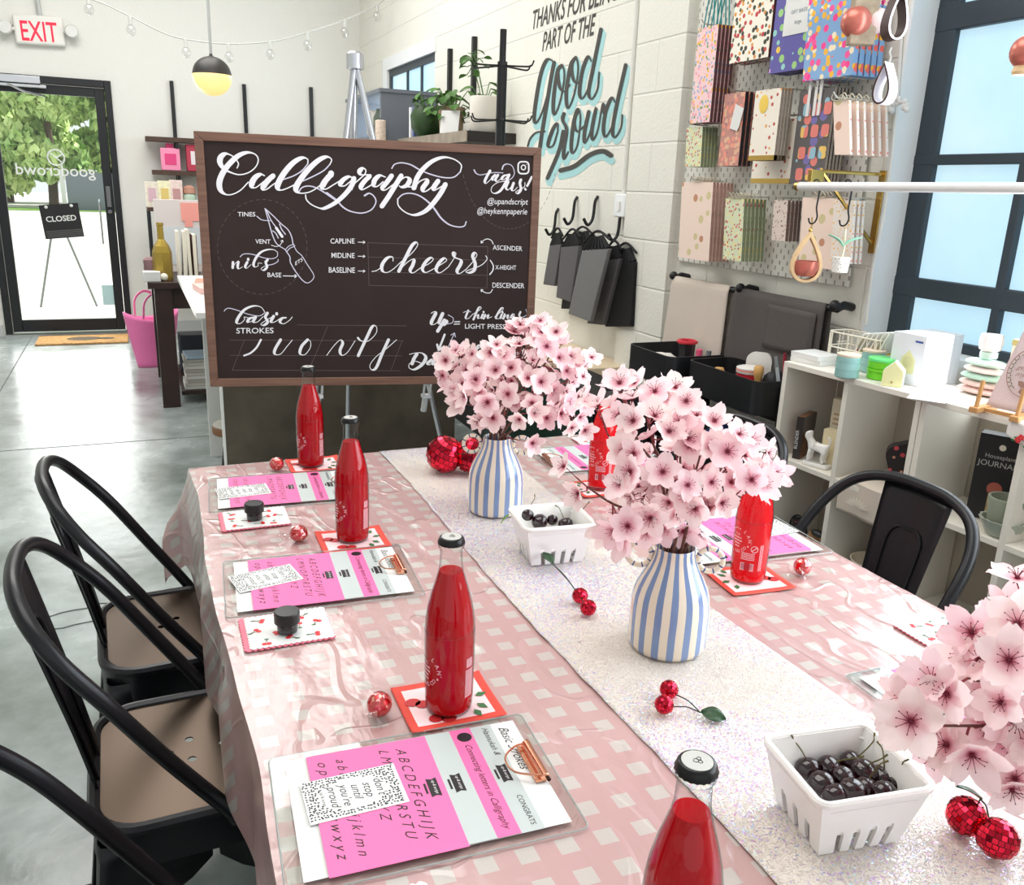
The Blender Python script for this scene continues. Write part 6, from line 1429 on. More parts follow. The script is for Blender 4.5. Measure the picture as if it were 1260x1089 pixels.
hanger('gift_bag', 'gift bag', 'cream fruit print gift bag at the top of the pegboard, in front', '%s cream fruit print gift bag behind the front one', 'cream fruit gift bags', ((908, -30), (945, 70)), 2.02, 4, .018, P_fruit, maroon, .0, .012)
def h_label(o, k, w_, h, s_):
    if k == 0:
        obj('white_label', MB().box((-.002, .02, h*.35), (-.0005, w_-.05, h*.98)), paper_w, o); t = MB()
        t.text('GIFT BAGS', lambda u, v: Vector((-.0025, w_/2-.015-u, h*.55+v)), width=.075); t.text('large', lambda u, v: Vector((-.0025, w_/2-.015-u, h*.45+v)), size=.012)
        obj('lettering', t, mat('slate_ink', (96, 116, 130), .6), o, flat=True)
hanger('gift_bag', 'gift bag', 'purple gift bag with geometric shapes and a white label, in front', '%s purple gift bag behind the labelled one', 'purple gift bags', ((960, -35), (999, 83)), 2.02, 4, .02, P_purp, navy, .0, .014, h_label)
hanger('gift_bag', 'gift bag', 'rainbow and cloud gift bag at the right top of the pegboard, in front', '%s rainbow gift bag behind the front one', 'rainbow gift bags', ((1004, -35), (1048, 92)), 2.00, 5, .024, P_rain, P_rain, .02, .018)
# peg row two
hanger('note_card', 'cards', 'small green floral boxed card, top left of the lower pegboard, in front', '%s small green floral card behind the front one', 'small green floral cards', ((847, 157), (862, 205)), 2.03, 5, .015, P_green, olive, .01, .01)
pens = pattern('coral_pen_print', (196, 140, 130), [(236, 150, 130), (170, 120, 130), (226, 180, 150)], 55, .5)
hanger('pen_pack', 'pens', 'coral striped pack with a white tag on the pegboard, in front', '%s dark backed coral pack behind the tagged one', 'coral pen packs', ((892, 116), (908, 204)), 2.05, 3, .02, pens, mat('bag_black', (34, 32, 38), .6), .0, .014, lambda o, k, w_, h, s_: obj('white_tag', MB().prism([(.0, 0), (.045, 0), (.052, .02), (.052, .08), (.0, .085)], 0, .0012, Matrix.Translation((-.004, .065, h*.52)) @ Euler((PI/2, .25, -PI/2)).to_matrix().to_4x4()), paper_w, o) if k == 0 else None)
def gbar(o, k, w_, h, s_):
    obj('gold_bar', MB().box((-.0015, 0, 0), (.009, w_, .016)), gold, o)
    if k == 0: obj('printed_banana', MB().sphere((-.001, w_*.62, h*.80), .03, 10, 6, (.05, .8, 1)), mat('banana_yellow', (240, 204, 90), .6), o)
hanger('animal_calendar', 'calendar', 'cream animal print pad with a gold bottom edge, in front', '%s cream animal print pad behind', 'cream animal pads', ((930, 112), (952, 197)), 1.98, 4, .013, P_anim, grey_edge, -.0, .009, gbar)
hanger('animal_calendar', 'calendar', 'longer cream pad with gold edge lower right of the animal pads', 'x', None, ((932, 150), (971, 226)), 2.05, 1, .012, P_anim, grey_edge, .0, .01, gbar)
def strip_tags(o, k, w_, h, s_):
    if k == 0:
        m = MB(); rr = random.Random(4)
        for i in range(3):
            for j in range(4):
                y, z = w_*(.12+.3*i), h*(.1+.23*j); m.poly([Vector((-.0015, y+a*.017, z+b_*.019)) for a, b_ in rrect(2, 2, .5, 3)])
        obj('printed_stickers', m, pattern('sticker_tones', (220, 130, 130), [(150, 190, 206), (236, 196, 110), (120, 110, 170), (226, 130, 120)], 18, 2.0), o, flat=True)
        for d in (-.02, .0, .03): obj('white_ribbon', MB().box((-.004, w_*.5+d-.006, h*.72), (-.002, w_*.5+d+.006, h*1.12)), paper_w, o)
hanger('sticker_sheet', 'stickers', 'charcoal sticker sheet with pastel tags, in front', '%s charcoal sticker sheet behind', 'charcoal sticker sheets', ((985, 112), (1012, 226)), 2.02, 5, .014, P_stick, grey_edge, .0, .009, strip_tags)
def bow(o, k, w_, h, s_):
    m = MB()
    for sg in (-1, 1): m.tube(catmull([(0, w_*.5+s_, h), (-.012, w_*.5+s_+sg*.02, h+.02), (-.006, w_*.5+s_+sg*.03, h+.005), (0, w_*.5+s_, h)], 4), .0016, 4)
    obj('twine_bow', m, mat('pale_twine', (214, 206, 186), .8), o)
hanger('gift_tag', 'tags', 'blush pineapple tag with a white bow, in front of the fan of tags', '%s white dotted tag in the fan right of the blush tag', 'fan of dotted tags', ((1036, 124), (1046, 190)), 1.93, 6, .028, P_pine, P_tag, .035, .009, bow)
# peg row three
hanger('boxed_card', 'cards', 'large blush pineapple card with a twine bow at the lower left, in front', '%s large blush card behind the front one', 'large blush cards', ((843, 224), (872, 322)), 2.01, 6, .016, P_pine, bl_edge, .02, .011, bow)
hanger('boxed_card', 'cards', 'large green floral boxed card at the bottom of the pegboard, in front', '%s large green floral card behind the front one', 'large green floral cards', ((897, 244), (912, 322)), 1.98, 6, .017, P_green, olive, .02, .011, bow)
hanger('pencil_pouch', 'pouch', 'small brown and cream pouch right of the green cards, in front', '%s small brown pouch behind the front one', 'small brown pouches', ((955, 246), (966, 297)), 2.01, 4, .016, pattern('cream_speckle', (216, 200, 190), [(120, 90, 84), (190, 160, 150)], 80, .3), mat('cocoa_edge', (110, 92, 86), .7, var=.3, vscale=60), .01, .011)
hanger('boxed_card', 'cards', 'blush pineapple card hanging behind the teardrop planter', '%s blush card behind that one', 'blush cards behind the planter', ((993, 243), (1024, 332)), 2.03, 3, .016, P_pine, bl_edge, .02, .01, bow)
hanger('gift_tag', 'tags', 'white dotted tag right of the teardrop planter, in front', '%s white dotted tag behind it', 'white dotted tags below', ((1032, 246), (1046, 325)), 2.02, 3, .018, P_tag, P_tag, .02, .009)
# ------------------------------------------------------------------ towel rail with two cloths
tr = thing('towel_rail', 'black rail below the pegboard carrying a beige and a dark cloth', 'towel rail', (WX, 2.60, 1.093))
obj('bar', MB().cyl((-.07, -.47, 0), (-.07, .47, 0), .011), black_m, tr)
for y in (-.465, 0.02, .465): obj('bracket', MB().tube([(-.001, y, .005), (-.04, y, .012), (-.07, y, .0)], .014, 8).sphere((-.078, y, .012), .018, 10, 8), black_m, tr)
def hangcloth(name, label, y0, y1, z, drop, m_, seed, pocket=False):
    th = WX-.07
    def f_(u, v):
        s_ = v*(drop*2+.05)-drop; y = y0+(y1-y0)*u
        fold = .010*math.sin(u*9+seed)*min(1, abs(s_)/drop*1.2)+.006*noise.noise(Vector((u*5, v*3, seed)))
        if abs(s_) < .025: return Vector((th+s_*.6, y, z+.013-abs(s_)*.1))
        sg = 1 if s_ > 0 else -1
        return Vector((th+sg*.016+(-.5*fold if sg < 0 else .3*fold)-.02*(abs(s_)/drop)*(1 if sg < 0 else -.4), y-.02*(abs(s_)/drop)*(u-.5), z-(abs(s_)-.025)))
    o = obj(name, MB().grid(f_, 24, 40), m_, solid=.003, angle=80)
    if pocket:
        obj('pocket_flap', MB().grid(lambda u, v: f_(.45+.5*u, .42-.17*v)+Vector((-.007, 0, 0)), 8, 8), m_, o, solid=.002)
    return tag(o, label, 'cloth')
hangcloth('beige_cloth', 'beige cloth hanging over the left half of the black rail', 3.06, 2.68, 1.093, .40, mat('beige_linen', (206, 194, 182), .85, bump=.15, bscale=250), 1)
hangcloth('charcoal_apron', 'charcoal apron with a pocket hanging over the right half of the black rail', 2.64, 2.17, 1.093, .42, mat('charcoal_canvas', (84, 78, 76), .8, bump=.2, bscale=220), 2.5, True)
# ------------------------------------------------------------------ white rod, brass bracket, hooks and hanging planters
rod = thing('hanging_rod', 'white hanging rod crossing in front of the window', 'rod', (1.85, 2.115, 1.468))
rz_ = MB().cyl((0, 0, 0), (0, -1.9, .012), .0125, n=16); obj('rod', rz_, mat('white_enamel', (226, 226, 226), .3), rod)
obj('end_cap', MB().cyl((0, -.001, 0), (0, .012, 0), .0135, n=16), gold, rod)
bk = thing('brass_bracket', 'triangular brass wall bracket beside the white rod', 'bracket', (0, 0, 0))
b0, b1, b2 = Vector((1.905, 2.09, 1.513)), Vector((WX-.004, 2.09, 1.513)), Vector((WX-.004, 2.09, 1.295))
for n_, p, q in (('top_arm', b0, b1), ('brace', b0+Vector((.004, 0, -.004)), b2+Vector((-.004, 0, .01)))): obj(n_, MB().tube([p, q], .0055, 6), gold, bk)
obj('wall_plate', MB().box((WX-.006, 2.078, 1.275), (WX-.0005, 2.102, 1.525)), gold, bk, bevel=.001); obj('rod_saddle', MB().box((1.86, 2.082, 1.478), (1.908, 2.098, 1.516)), gold, bk, bevel=.001)
def shook(label, y):
    p = Vector((1.85, y, 1.468)); t = [p+Vector(v) for v in ((.0, .016, -.004), (.002, .012, .016), (0, -.004, .0185), (-.001, -.017, .004), (-.002, -.018, -.03), (-.002, -.016, -.06), (-.001, -.022, -.085), (0, -.012, -.102), (0, .006, -.104), (0, .014, -.090))]
    return tag(obj('s_hook', MB().tube(catmull(t, 5), .0024, 6), black_m), label, 'hook', 'black hooks on the rod')
shook('black S-shaped hook holding the wooden teardrop planter', onx(1003, 238, 1.85).y); shook('black S-shaped hook holding the little white pot, right of the first', onx(1042, 238, 1.85).y)
wood_l = mat('light_birch', (226, 192, 146), .5, var=.1, vscale=40); copper = mat('copper_pot', (206, 118, 104), .3, .5)
def teardrop(w_, h, n=40):
    return [(w_/2*math.sin(2*PI*k/n)*math.sin(PI*k/n)**1.25*1.02, h/2*math.cos(2*PI*k/n)) for k in range(n)]
def tearring(mb, w_, h, inw, depth, M_, mi=(0, 0)):
    n = 40; o = teardrop(w_, h, n); i_ = [(x*(1-2*inw/w_), y*(1-2*inw/h)-inw*.35) for x, y in o]
    vs = []
    for z in (-depth/2, depth/2): vs += [(x, y, z) for x, y in o]+[(x, y, z) for x, y in i_]
    fs = []; mis = []
    for k in range(n):
        k2 = (k+1) % n
        fs += [(k, k2, n+k2, n+k), (2*n+k, 3*n+k, 3*n+k2, 2*n+k2), (k, 2*n+k, 2*n+k2, k2), (n+k, n+k2, 3*n+k2, 3*n+k)]; mis += [mi[0], mi[0], mi[1], mi[1]]
    b = len(mb.v); mb.add(vs, fs, M_); mb.mi[-len(mis):] = mis; return mb
c0_ = onx(993, 316, 1.85)
tp = thing('teardrop_planter', 'birch teardrop hanger with a copper pot on the left S-hook', 'hanging planter', c0_, rot=(0, 0, -.55))
Mx_ = Euler((PI/2, 0, 0)).to_matrix().to_4x4()
obj('wooden_ring', tearring(MB(), .120, .150, .013, .034, Mx_), wood_l, tp, bevel=.0015)
obj('pot', MB().lathe([(.008, -.058), (.028, -.055), (.038, -.035), (.039, -.012), (.034, -.012), (.03, -.035)], 24, cap1=False), copper, tp)
obj('chain', MB().tube([(0, 0, .072), (.002, 0, .095), (0, 0, .115)], .0022, 6).sphere((0, 0, .078), .006, 8, 6), gold, tp)
c1_ = onx(1034, 326, 1.86)
hp = thing('hanging_plant_pot', 'little hanging white pot with felt leaves right of the teardrop planter', 'hanging planter', c1_, rot=(0, 0, -.5))
obj('pot', MB().lathe([(.016, -.022), (.022, -.02), (.025, .022), (.021, .022)], 16), pattern('white_speckle', (234, 232, 226), [(120, 110, 110), (200, 196, 190)], 160, .25), hp)
obj('stem', MB().tube([(0, 0, .0), (.004, 0, .05), (0, 0, .10)], .003, 6), mat('pale_twine'), hp)
for a, sg in ((.4, 1), (.4, -1)): obj('felt_leaf', leafgeo(.055, .014, .2), mat('mint_felt', (150, 206, 180), .8), hp, (0, 0, .05), (0, -.5 if sg > 0 else -.6, 0 if sg > 0 else PI), solid=.002)
# dark teardrops linked by a chain, copper pot in a wooden cradle, from the upper rod
ur = thing('hanging_rod', 'second rod above the view carrying the dark teardrops', 'rod', (1.87, 2.2, 2.06)); obj('rod', MB().cyl((0, .3, 0), (0, -2.0, 0), .0125), mat('white_enamel'), ur)
dkw = mat('dark_walnut_ring', (70, 48, 46), .5); whi = mat('white_inner_band', (236, 230, 236), .5)
for k, (x, y, w_, h, dep, rz, lab) in enumerate(((1102, 18, .072, .125, .04, -.25, 'upper dark walnut teardrop hanger, chained above another'), (1090, 103, .066, .105, .04, -1.35, 'lower teardrop hanger with white sides on the chain'))):
    o = thing('teardrop_hanger', lab, 'hanger', onx(x, y, 1.86), rot=(0, 0, rz), group='chained teardrop hangers')
    obj('ring', tearring(MB(), w_, h, .0075, dep, Mx_, (1, 0) if k == 0 else (0, 1)), [dkw, whi], o)
    obj('chain', MB().tube([(0, 0, h/2-.002), (.003, 0, h/2+.012), (-.003, 0, h/2+.024), (0, 0, h/2+.036)], .0032, 6), wire_m, o)
o = thing('cradle_planter', 'round copper pot in a pale wooden cradle hanging in front of the rainbow bags', 'hanging planter', onx(1061, 32, 1.92), rot=(0, 0, -.5))
obj('wooden_strap', MB().box((-.035, -.02, -.05), (.035, .02, .16)), mat('weathered_grain', (168, 150, 128), .6, var=.25, vscale=30), o, bevel=.004)
obj('pot', MB().sphere((-.018, 0, .01), .042, 18, 12), copper, o); obj('white_pot', MB().sphere((.038, .006, .015), .034, 18, 12), mat('blush_white', (238, 214, 212), .4), o)
o = thing('cradle_planter', 'copper pot hanging at the top right edge in front of the window', 'hanging planter', onx(1264, 64, 1.80))
obj('pot', MB().sphere((0, 0, 0), .035, 18, 12), copper, o); obj('cord', MB().cyl((0, 0, .034), (0, 0, .30), .0022, n=6), black_m, o); obj('wooden_foot', MB().lathe([(.02, -.046), (.024, -.04), (.02, -.026)], 18), wood_l, o)
cb_ = thing('window_cable', 'white cable and paper garland running down beside the window', 'cable', (0, 0, 0))
cp_ = [onx(x, y, WX-.006) for x, y in ((1112, 0), (1104, 120), (1090, 250), (1074, 330), (1066, 400))]; obj('wire', MB().tube(catmull(cp_, 5), .005, 6), mat('white_plastic'), cb_)
m = MB(); rr = random.Random(2)
for q in range(22): p = onx(1100+rr.uniform(-14, 16), 126+rr.uniform(-10, 10), WX-.03); m.sphere(p, rr.uniform(.006, .012), 7, 5)
obj('paper_flowers', m, mat('white_paper'), cb_)

# ------------------------------------------------------------------ rolling carts
def cart(label, x0, x1, y0, y1, z):
    t = thing('rolling_cart', label, 'cart', ((x0+x1)/2, (y0+y1)/2, 0), group='black rolling carts'); w_, d_ = x1-x0, y1-y0
    for k, zz in enumerate((z-.115, .42, .12)):
        m = MB(); o = rrect(w_, d_, .04, 5); i_ = rrect(w_-.012, d_-.012, .036, 5); n = len(o); H = .115
        m.add([(x, y, zz) for x, y in o]+[(x, y, zz+H) for x, y in o]+[(x, y, zz+H) for x, y in i_]+[(x, y, zz+.006) for x, y in i_],
              [(j, (j+1) % n, n+(j+1) % n, n+j) for j in range(n)]+[(n+j, n+(j+1) % n, 2*n+(j+1) % n, 2*n+j) for j in range(n)]+[(2*n+j, 2*n+(j+1) % n, 3*n+(j+1) % n, 3*n+j) for j in range(n)]+[tuple(range(n-1, -1, -1)), tuple(range(3*n, 4*n))])
        obj('tray', m, mat('black_tray', (30, 31, 34), .38), t)
    for sy in (-1, 1): obj('post', MB().box((-.02, sy*(d_/2+.008)-.007, .08), (.02, sy*(d_/2+.008)+.007, z-.02)), black_m, t)
    for sx in (-1, 1):
        for sy in (-1, 1): obj('caster', MB().cyl((sx*w_*.42-.01, sy*d_*.42, .03), (sx*w_*.42+.01, sy*d_*.42, .03), .03, n=14).cyl((sx*w_*.42, sy*d_*.42, .03), (sx*w_*.42, sy*d_*.42, .12), .008), black_m, t)
    return t
cart('black metal rolling cart closer to the window, holding a red tin and brushes', 1.845, 2.06, 2.185, 2.60, .85)
cart('black metal rolling cart farther back, holding a red rimmed cup', 1.80, 2.06, 2.635, 2.95, .85)
CB = .85-.107
def small(name, label, cat, x, y, parts, z=CB, rot=None, group=None):
    o = thing(name, label, cat, (x, y, z), rot=rot, group=group)
    for nm, mb, m_ in parts: obj(nm, mb, m_, o)
    return o
redp = mat('red_plastic', (206, 44, 60), .4)
small('red_tin', 'red and white striped round tin in the nearer black cart', 'tin', 1.955, 2.37, [('body', MB().lathe([(.042, 0), (.044, .004), (.044, .096), (.04, .098)], 28), redp), ('white_lid', MB().lathe([(.046, .098), (.047, .102), (.047, .116), (.036, .12), (.001, .121)], 28), mat('white_plastic')), ('pink_lettering', MB().lathe([(.0474, .105), (.0474, .112)], 28, cap0=False, cap1=False), mat('coral_print', (226, 120, 116), .5))])
small('white_caddy', 'white rounded plastic scoop standing behind the red tin', 'caddy', 2.015, 2.40, [('back', MB().prism(rrect(.09, .16, .03, 5, 0, .08), -.02, .0, Euler((PI/2, 0, -.9)).to_matrix().to_4x4()), mat('white_plastic'))])
small('wooden_stamp', 'turned wooden stamp handle beside the red tin', 'stamp', 1.935, 2.30, [('handle', MB().lathe([(.016, 0), (.018, .02), (.010, .05), (.011, .09), (.016, .105), (.017, .13), (.012, .137)], 18), mat('honey_wood', (214, 166, 100), .45)), ('base', MB().box((-.018, -.018, -.0), (.018, .018, .012)), mat('honey_wood'))])
small('wooden_knob', 'small wooden knob in the nearer black cart left of the red tin', 'knob', 1.90, 2.47, [('top', MB().lathe([(.014, .0), (.02, .07), (.021, .085), (.015, .098), (.002, .1)], 18), mat('honey_wood')), ('pin', MB().cyl((0, 0, 0), (0, 0, .02), .005), gold)])  # turned wooden knob on a brass pin
for k, (x, y, c, lab, a) in enumerate(((2.02, 2.235, (40, 70, 190), 'blue marker pen', .3), (2.035, 2.215, (150, 156, 166), 'grey brush pen', .1), (1.98, 2.215, (200, 206, 212), 'silver pen', -.2), (2.03, 2.26, (206, 60, 80), 'red marker pen', -.1))):
    small('pen', lab+' standing among the pens in the nearer cart', 'pen', x, y, [('barrel', MB().cyl((0, 0, 0), (0, 0, .15), .006), mat('pen_%d' % k, c, .4)), ('cap', MB().cyl((0, 0, .15), (0, 0, .185), .0068, .005), mat('pen_cap_%d' % k, tuple(int(v*.7) for v in c), .35))], rot=(a*.5, a, 0), group='pens in the cart')
small('black_cable_bundle', 'crumpled black pouch beside the pens in the nearer cart', 'pouch', 2.02, 2.31, [('body', MB().sphere((0, 0, .06), .05, 16, 10, (1, .8, 1.1), fn=lambda v: v*(1+.15*noise.noise(v*3))), mat('black_nylon', (40, 40, 44), .6))])
small('rimmed_cup', 'black cup with an octagonal red rim in the farther cart', 'cup', 1.985, 2.80, [('body', MB().lathe([(.028, 0), (.034, .13), (.026, .13)], 8, cap1=False), mat('black_tray')), ('red_rim', MB().tube([(.035*math.cos(2*PI*k/8), .035*math.sin(2*PI*k/8), .132) for k in range(8)], .008, 8, True), redp)])
small('pink_bottle', 'small pink bottle beside the red rimmed cup', 'bottle', 1.985, 2.715, [('body', MB().lathe([(.014, 0), (.016, .07), (.008, .085)], 14), mat('hot_pink', (236, 90, 130), .4)), ('nozzle', MB().lathe([(.012, .085), (.012, .115), (.006, .118)], 12), mat('hot_pink'))])
small('silver_tube', 'silver tube right of the pink bottle in the farther cart', 'tube', 2.00, 2.675, [('body', MB().cyl((0, 0, 0), (0, 0, .10), .013), mat('brushed_chrome')), ('cap', MB().cyl((0, 0, .1), (0, 0, .118), .010), mat('grey_cap', (120, 124, 130), .4))])
small('white_pouch', 'white crumpled cloth lying in the farther cart', 'cloth', 1.90, 2.82, [('body', MB().sphere((0, 0, .03), .07, 16, 10, (1, 1.3, .8), fn=lambda v: v*(1+.2*noise.noise(v*2.5))), mat('white_linen', (226, 222, 216), .8))])
tag(obj('blue_fabric', MB().sphere((0, 0, 0), .13, 24, 14, (.75, 1.3, .5), fn=lambda v: v*(1+.15*noise.noise(v*2.2))), mat('navy_satin', (28, 52, 104), .35), None, (1.95, 2.40, .575)), 'dark blue fabric heaped on the middle tray of the nearer cart', 'fabric')

# ------------------------------------------------------------------ white cube shelves under the window
SA = math.radians(4); SU = Vector((math.sin(SA), -math.cos(SA), 0)); SN = Vector((math.cos(SA), math.sin(SA), 0)); SO = Vector((1.821, 2.052, 0)); SZ = .95
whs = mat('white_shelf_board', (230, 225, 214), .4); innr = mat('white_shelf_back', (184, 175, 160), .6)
SM = Matrix(((SN.x, SU.x, 0, 0), (SN.y, SU.y, 0, 0), (0, 0, 1, 0), (0, 0, 0, 1)))     # x into the shelf, y along it, z up
def shelf_unit(label, t0, w_, cols):
    t = thing('cube_shelf', label, 'shelf', SO+SU*t0, rotz=0, group='white cube shelves'); dp = .235; b = .016
    def bx(nm, a, c, m_=whs):
        o = obj(nm, MB().box(a, c), m_, t, bevel=.0012); o.matrix_local = SM; return o
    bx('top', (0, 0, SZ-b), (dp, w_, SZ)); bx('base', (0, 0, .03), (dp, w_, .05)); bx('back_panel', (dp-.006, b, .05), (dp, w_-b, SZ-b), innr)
    xs = [0]+[w_*(k+1)/cols-b/2 for k in range(cols-1)]+[w_-b]
    for k, x in enumerate(xs): bx('upright', (0, x, .05), (dp-.006, x+b, SZ-b))
    for k in range(cols):
        for z in (.35, .65): bx('shelf_board', (0, xs[k]+b, z-b), (dp-.006, xs[k+1], z))
shelf_unit('white cube shelf unit beside the black cart, tiny dog figurine inside', 0, .492, 2)
shelf_unit('white cube shelf unit at the right edge of the view, green pot inside', .4945, .56, 2)
def sp3(d, t, z): return SO+SN*d+SU*t+Vector((0, 0, z))
def onshelf(x, y, z=SZ): p = onz(x, y, z); return p
rs = math.atan2(SU.y, SU.x)+PI/2      # turn so local -x faces out of the shelf
def item(name, label, cat, p, parts, rz=0, rot=None, group=None):
    o = thing(name, label, cat, p, group=group, rot=rot or (0, 0, rs+rz))
    for nm, mb, m_ in parts: obj(nm, mb, m_, o)
    return o
teal_g = mat('sage_teal_glass', (140, 186, 182), .25, coat=.3); lidw = mat('pale_wood_lid', (226, 208, 186), .5)
for k, (x, y, lab) in enumerate(((1041, 464, 'teal candle jar with a pale wooden lid on the left of the white shelf'), (1072, 458, 'second teal candle jar half hidden behind the green tins'))):
    item('candle_jar', lab, 'candle', onshelf(x, y)+Vector((0, 0, .0008)), [('jar', MB().lathe([(.030, 0), (.0325, .003), (.033, .058), (.031, .06)], 32), teal_g), ('lid', MB().lathe([(.0325, .0602), (.033, .062), (.033, .0665), (.03, .068), (.001, .0682)], 32), lidw), ('etched_label', MB().lathe([(.0333, .025), (.0333, .042)], 32, cap0=False, cap1=False), mat('etched_teal', (148, 192, 188), .4))], group='teal candle jars')
gr1 = mat('lime_green_tin', (112, 206, 40), .3)
for k in range(2): item('green_tin', ['lower bright green round tin under another green tin', 'upper bright green round tin with a paler lid'][k], 'tin', onshelf(1082, 466)+Vector((0, 0, .0008+.0305*k)), [('body', MB().lathe([(.034, 0), (.036, .002), (.036, .02), (.034, .0205)], 32), gr1), ('lid', MB().lathe([(.037, .0207), (.0373, .023), (.0373, .028), (.035, .0298), (.001, .03)], 32), gr1 if k == 0 else mat('mint_lid', (110, 226, 130), .35))], group='green tins')
tag(obj('price_tag', MB().box((-.02, -.012, 0), (.02, .012, .001)), mat('yellow_paper', (236, 226, 120), .6), None, onshelf(1058, 455)+Vector((0, 0, .0085)), (0, -.2, .6)), 'small yellow paper tag between the candle jars and green tins', 'tag')
for k in range(2): tag(obj('paper_stack', MB().box((-.05, -.055, 0), (.05, .055, .014)), paper_w, None, onshelf(1000, 446)+Vector((0.01, -.0, .0008+.0145*k)), (0, 0, rs+.1-.1*k)), ['lower white pad in the stack at the left end of the shelf', 'upper white pad in the stack at the left end of the shelf'][k], 'paper')
house = [(-.026, 0), (.026, 0), (.026, .042), (0, .068), (-.026, .042)]
item('house_light', 'small cream house shaped light in front of the white box', 'house light', onshelf(1098, 474)+Vector((0, 0, .0008)), [('front', MB().prism(house, .0242, .0262, Euler((PI/2, 0, -PI/2)).to_matrix().to_4x4()), mat('cream_face', (226, 224, 170), .5)), ('body', MB().prism(house, -.0188, .024, Euler((PI/2, 0, -PI/2)).to_matrix().to_4x4()), mat('white_gloss_trim')), ('button', MB().sphere((-.0268, 0, .012), .003, 8, 6), mat('brown_dot', (150, 130, 80), .5))], rz=.55)
# white boxes in a row
def house_print():
    m = MB(); m.poly([Vector((-.0462, x*1.05, .018+y*1.05)) for x, y in house]); return m
bxp = onshelf(1130, 477)
for k in range(5):
    p = bxp-SU*.053+SN*(.016+.0312*k)+Vector((0, 0, .0008))
    o = item('product_box', ['white box with a cream house picture, first in the row', 'second white box in the row', 'third white box in the row', 'fourth white box in the row', 'last white box in the row, nearest the window'][k], 'box', p, [('carton', MB().box((-.015, -.052, 0), (.015, .052, .138)), mat('box_white', (228, 230, 236), .4))], group='white boxes on the shelf')
    if k == 0:
        obj('front_print', MB().poly([Vector((-.0153, -x*.85-.006, .030+y*.95)) for x, y in house]), mat('cream_face'), o, flat=True)
        m = MB()
        for r in (.004, .009, .0135):
            for q in range(int(r*1400)):
                a = 2*PI*q/int(r*1400); m.add([Vector((-.0156, -.006+r*math.cos(a)+.0012*math.cos(b_), .062+r*math.sin(a)+.0012*math.sin(b_))) for b_ in [2*PI*i/6 for i in range(6)]], [tuple(range(6))])
        obj('printed_dots', m, mat('brown_dot'), o, flat=True); obj('blue_logo', MB().box((-.0156, -.044, .118), (-.0151, -.020, .123)), mat('blue_logo', (60, 84, 160), .5), o)
tag(obj('white_leaflet', MB().box((-.06, -.045, 0), (.06, .045, .0008)), paper_w, None, onshelf(1140, 489)+Vector((0.01, 0, .0012)), (0, 0, rs+.5)), 'white leaflet lying at the shelf edge in front of the boxes', 'leaflet')
# wire basket with seed packets
wbk = thing('wire_basket', 'cream wire basket of seed packets at the back of the white shelf', 'basket', sp3(.17, .14, SZ+.001), rot=(0, 0, rs)); m = MB()
for z in (.003, .05, .095): m.tube([(x, y, z) for x, y in rrect(.09, .20, .02, 4)], .0024, 6, True)
for x, y in rrect(.09, .20, .02, 2): m.cyl((x, y, .003), (x, y, .095), .0018, n=5)
for k in range(6): m.cyl((0, -.09+.03*k, .067), (-.045, -.09+.03*k, .067), .0012, n=4); m.cyl((.045, -.085+.034*k, .003), (.045, -.085+.034*k, .095), .0016, n=5); m.cyl((-.045, -.085+.034*k, .003), (-.045, -.085+.034*k, .095), .0016, n=5)
obj('wires', m, mat('cream_wire', (238, 232, 214), .4), wbk)
for k in range(6):
    o = thing('seed_packet', ['front', 'second', 'third', 'fourth', 'fifth', 'rear'][k]+' seed packet leaning in the cream wire basket', 'packet', sp3(.165, .125+.016*k, SZ+.012), rot=(.45, 0, rs), group='seed packets in the basket')
    obj('envelope', MB().box((-.034, -.002, 0), (.034, .002, .105+.004*k)), mat('packet_white', (236, 234, 226), .6), o); obj('printed_panel', MB().box((-.028, -.0032, .02), (.028, -.0021, .05)).box((-.028, .0021, .055), (.028, .0030, .085)), mat('packet_%d' % (k % 4), [(206, 60, 56), (226, 196, 70), (100, 140, 80), (190, 206, 210)][k % 4], .6), o)
# cloth stack, ceramic cup, bag, tea towel on stand
sp_p = onshelf(1196, 486)
for k, (c, w_) in enumerate((((240, 208, 200), .052), ((232, 200, 192), .05), ((180, 212, 194), .05), ((244, 222, 216), .046), ((196, 220, 204), .045))):
    o = obj('soft_cloth', MB().sphere((0, 0, .0085), 1, 22, 8, (w_*.85, w_*1.3, .0105), fn=lambda v, k=k: Vector((v.x*(1+.08*noise.noise(v*3+Vector((k, 0, 0)))), v.y*(1+.08*noise.noise(v*3+Vector((0, k, 0)))), v.z))), mat('soft_cloth_%d' % k, c, .9), None, sp_p+Vector((.035, 0, .002+.0185*k)), (0, 0, rs))
    tag(o, ['bottom blush', 'second blush', 'mint green', 'fourth blush', 'top mint'][k]+' scrunched cloth in the pile on the white shelf', 'cloth', 'pile of scrunched cloths')
item('petal_cup', 'white petal shaped cup standing on the pile of scrunched cloths', 'cup', sp_p+Vector((.035, 0, .0985)), [('cup', MB().lathe([(.015, .016), (.025, .022), (.028, .045), (.025, .062), (.021, .06), (.02, .04)], 32, cap1=False, fn=lambda r, z, a: r*(1+.06*math.cos(6*a))), mat('white_bisque', (240, 232, 230), .5)), ('mint_base', MB().lathe([(.021, 0), (.022, .002), (.022, .015), (.02, .016)], 24), mat('mint_glass', (200, 226, 212), .3))])
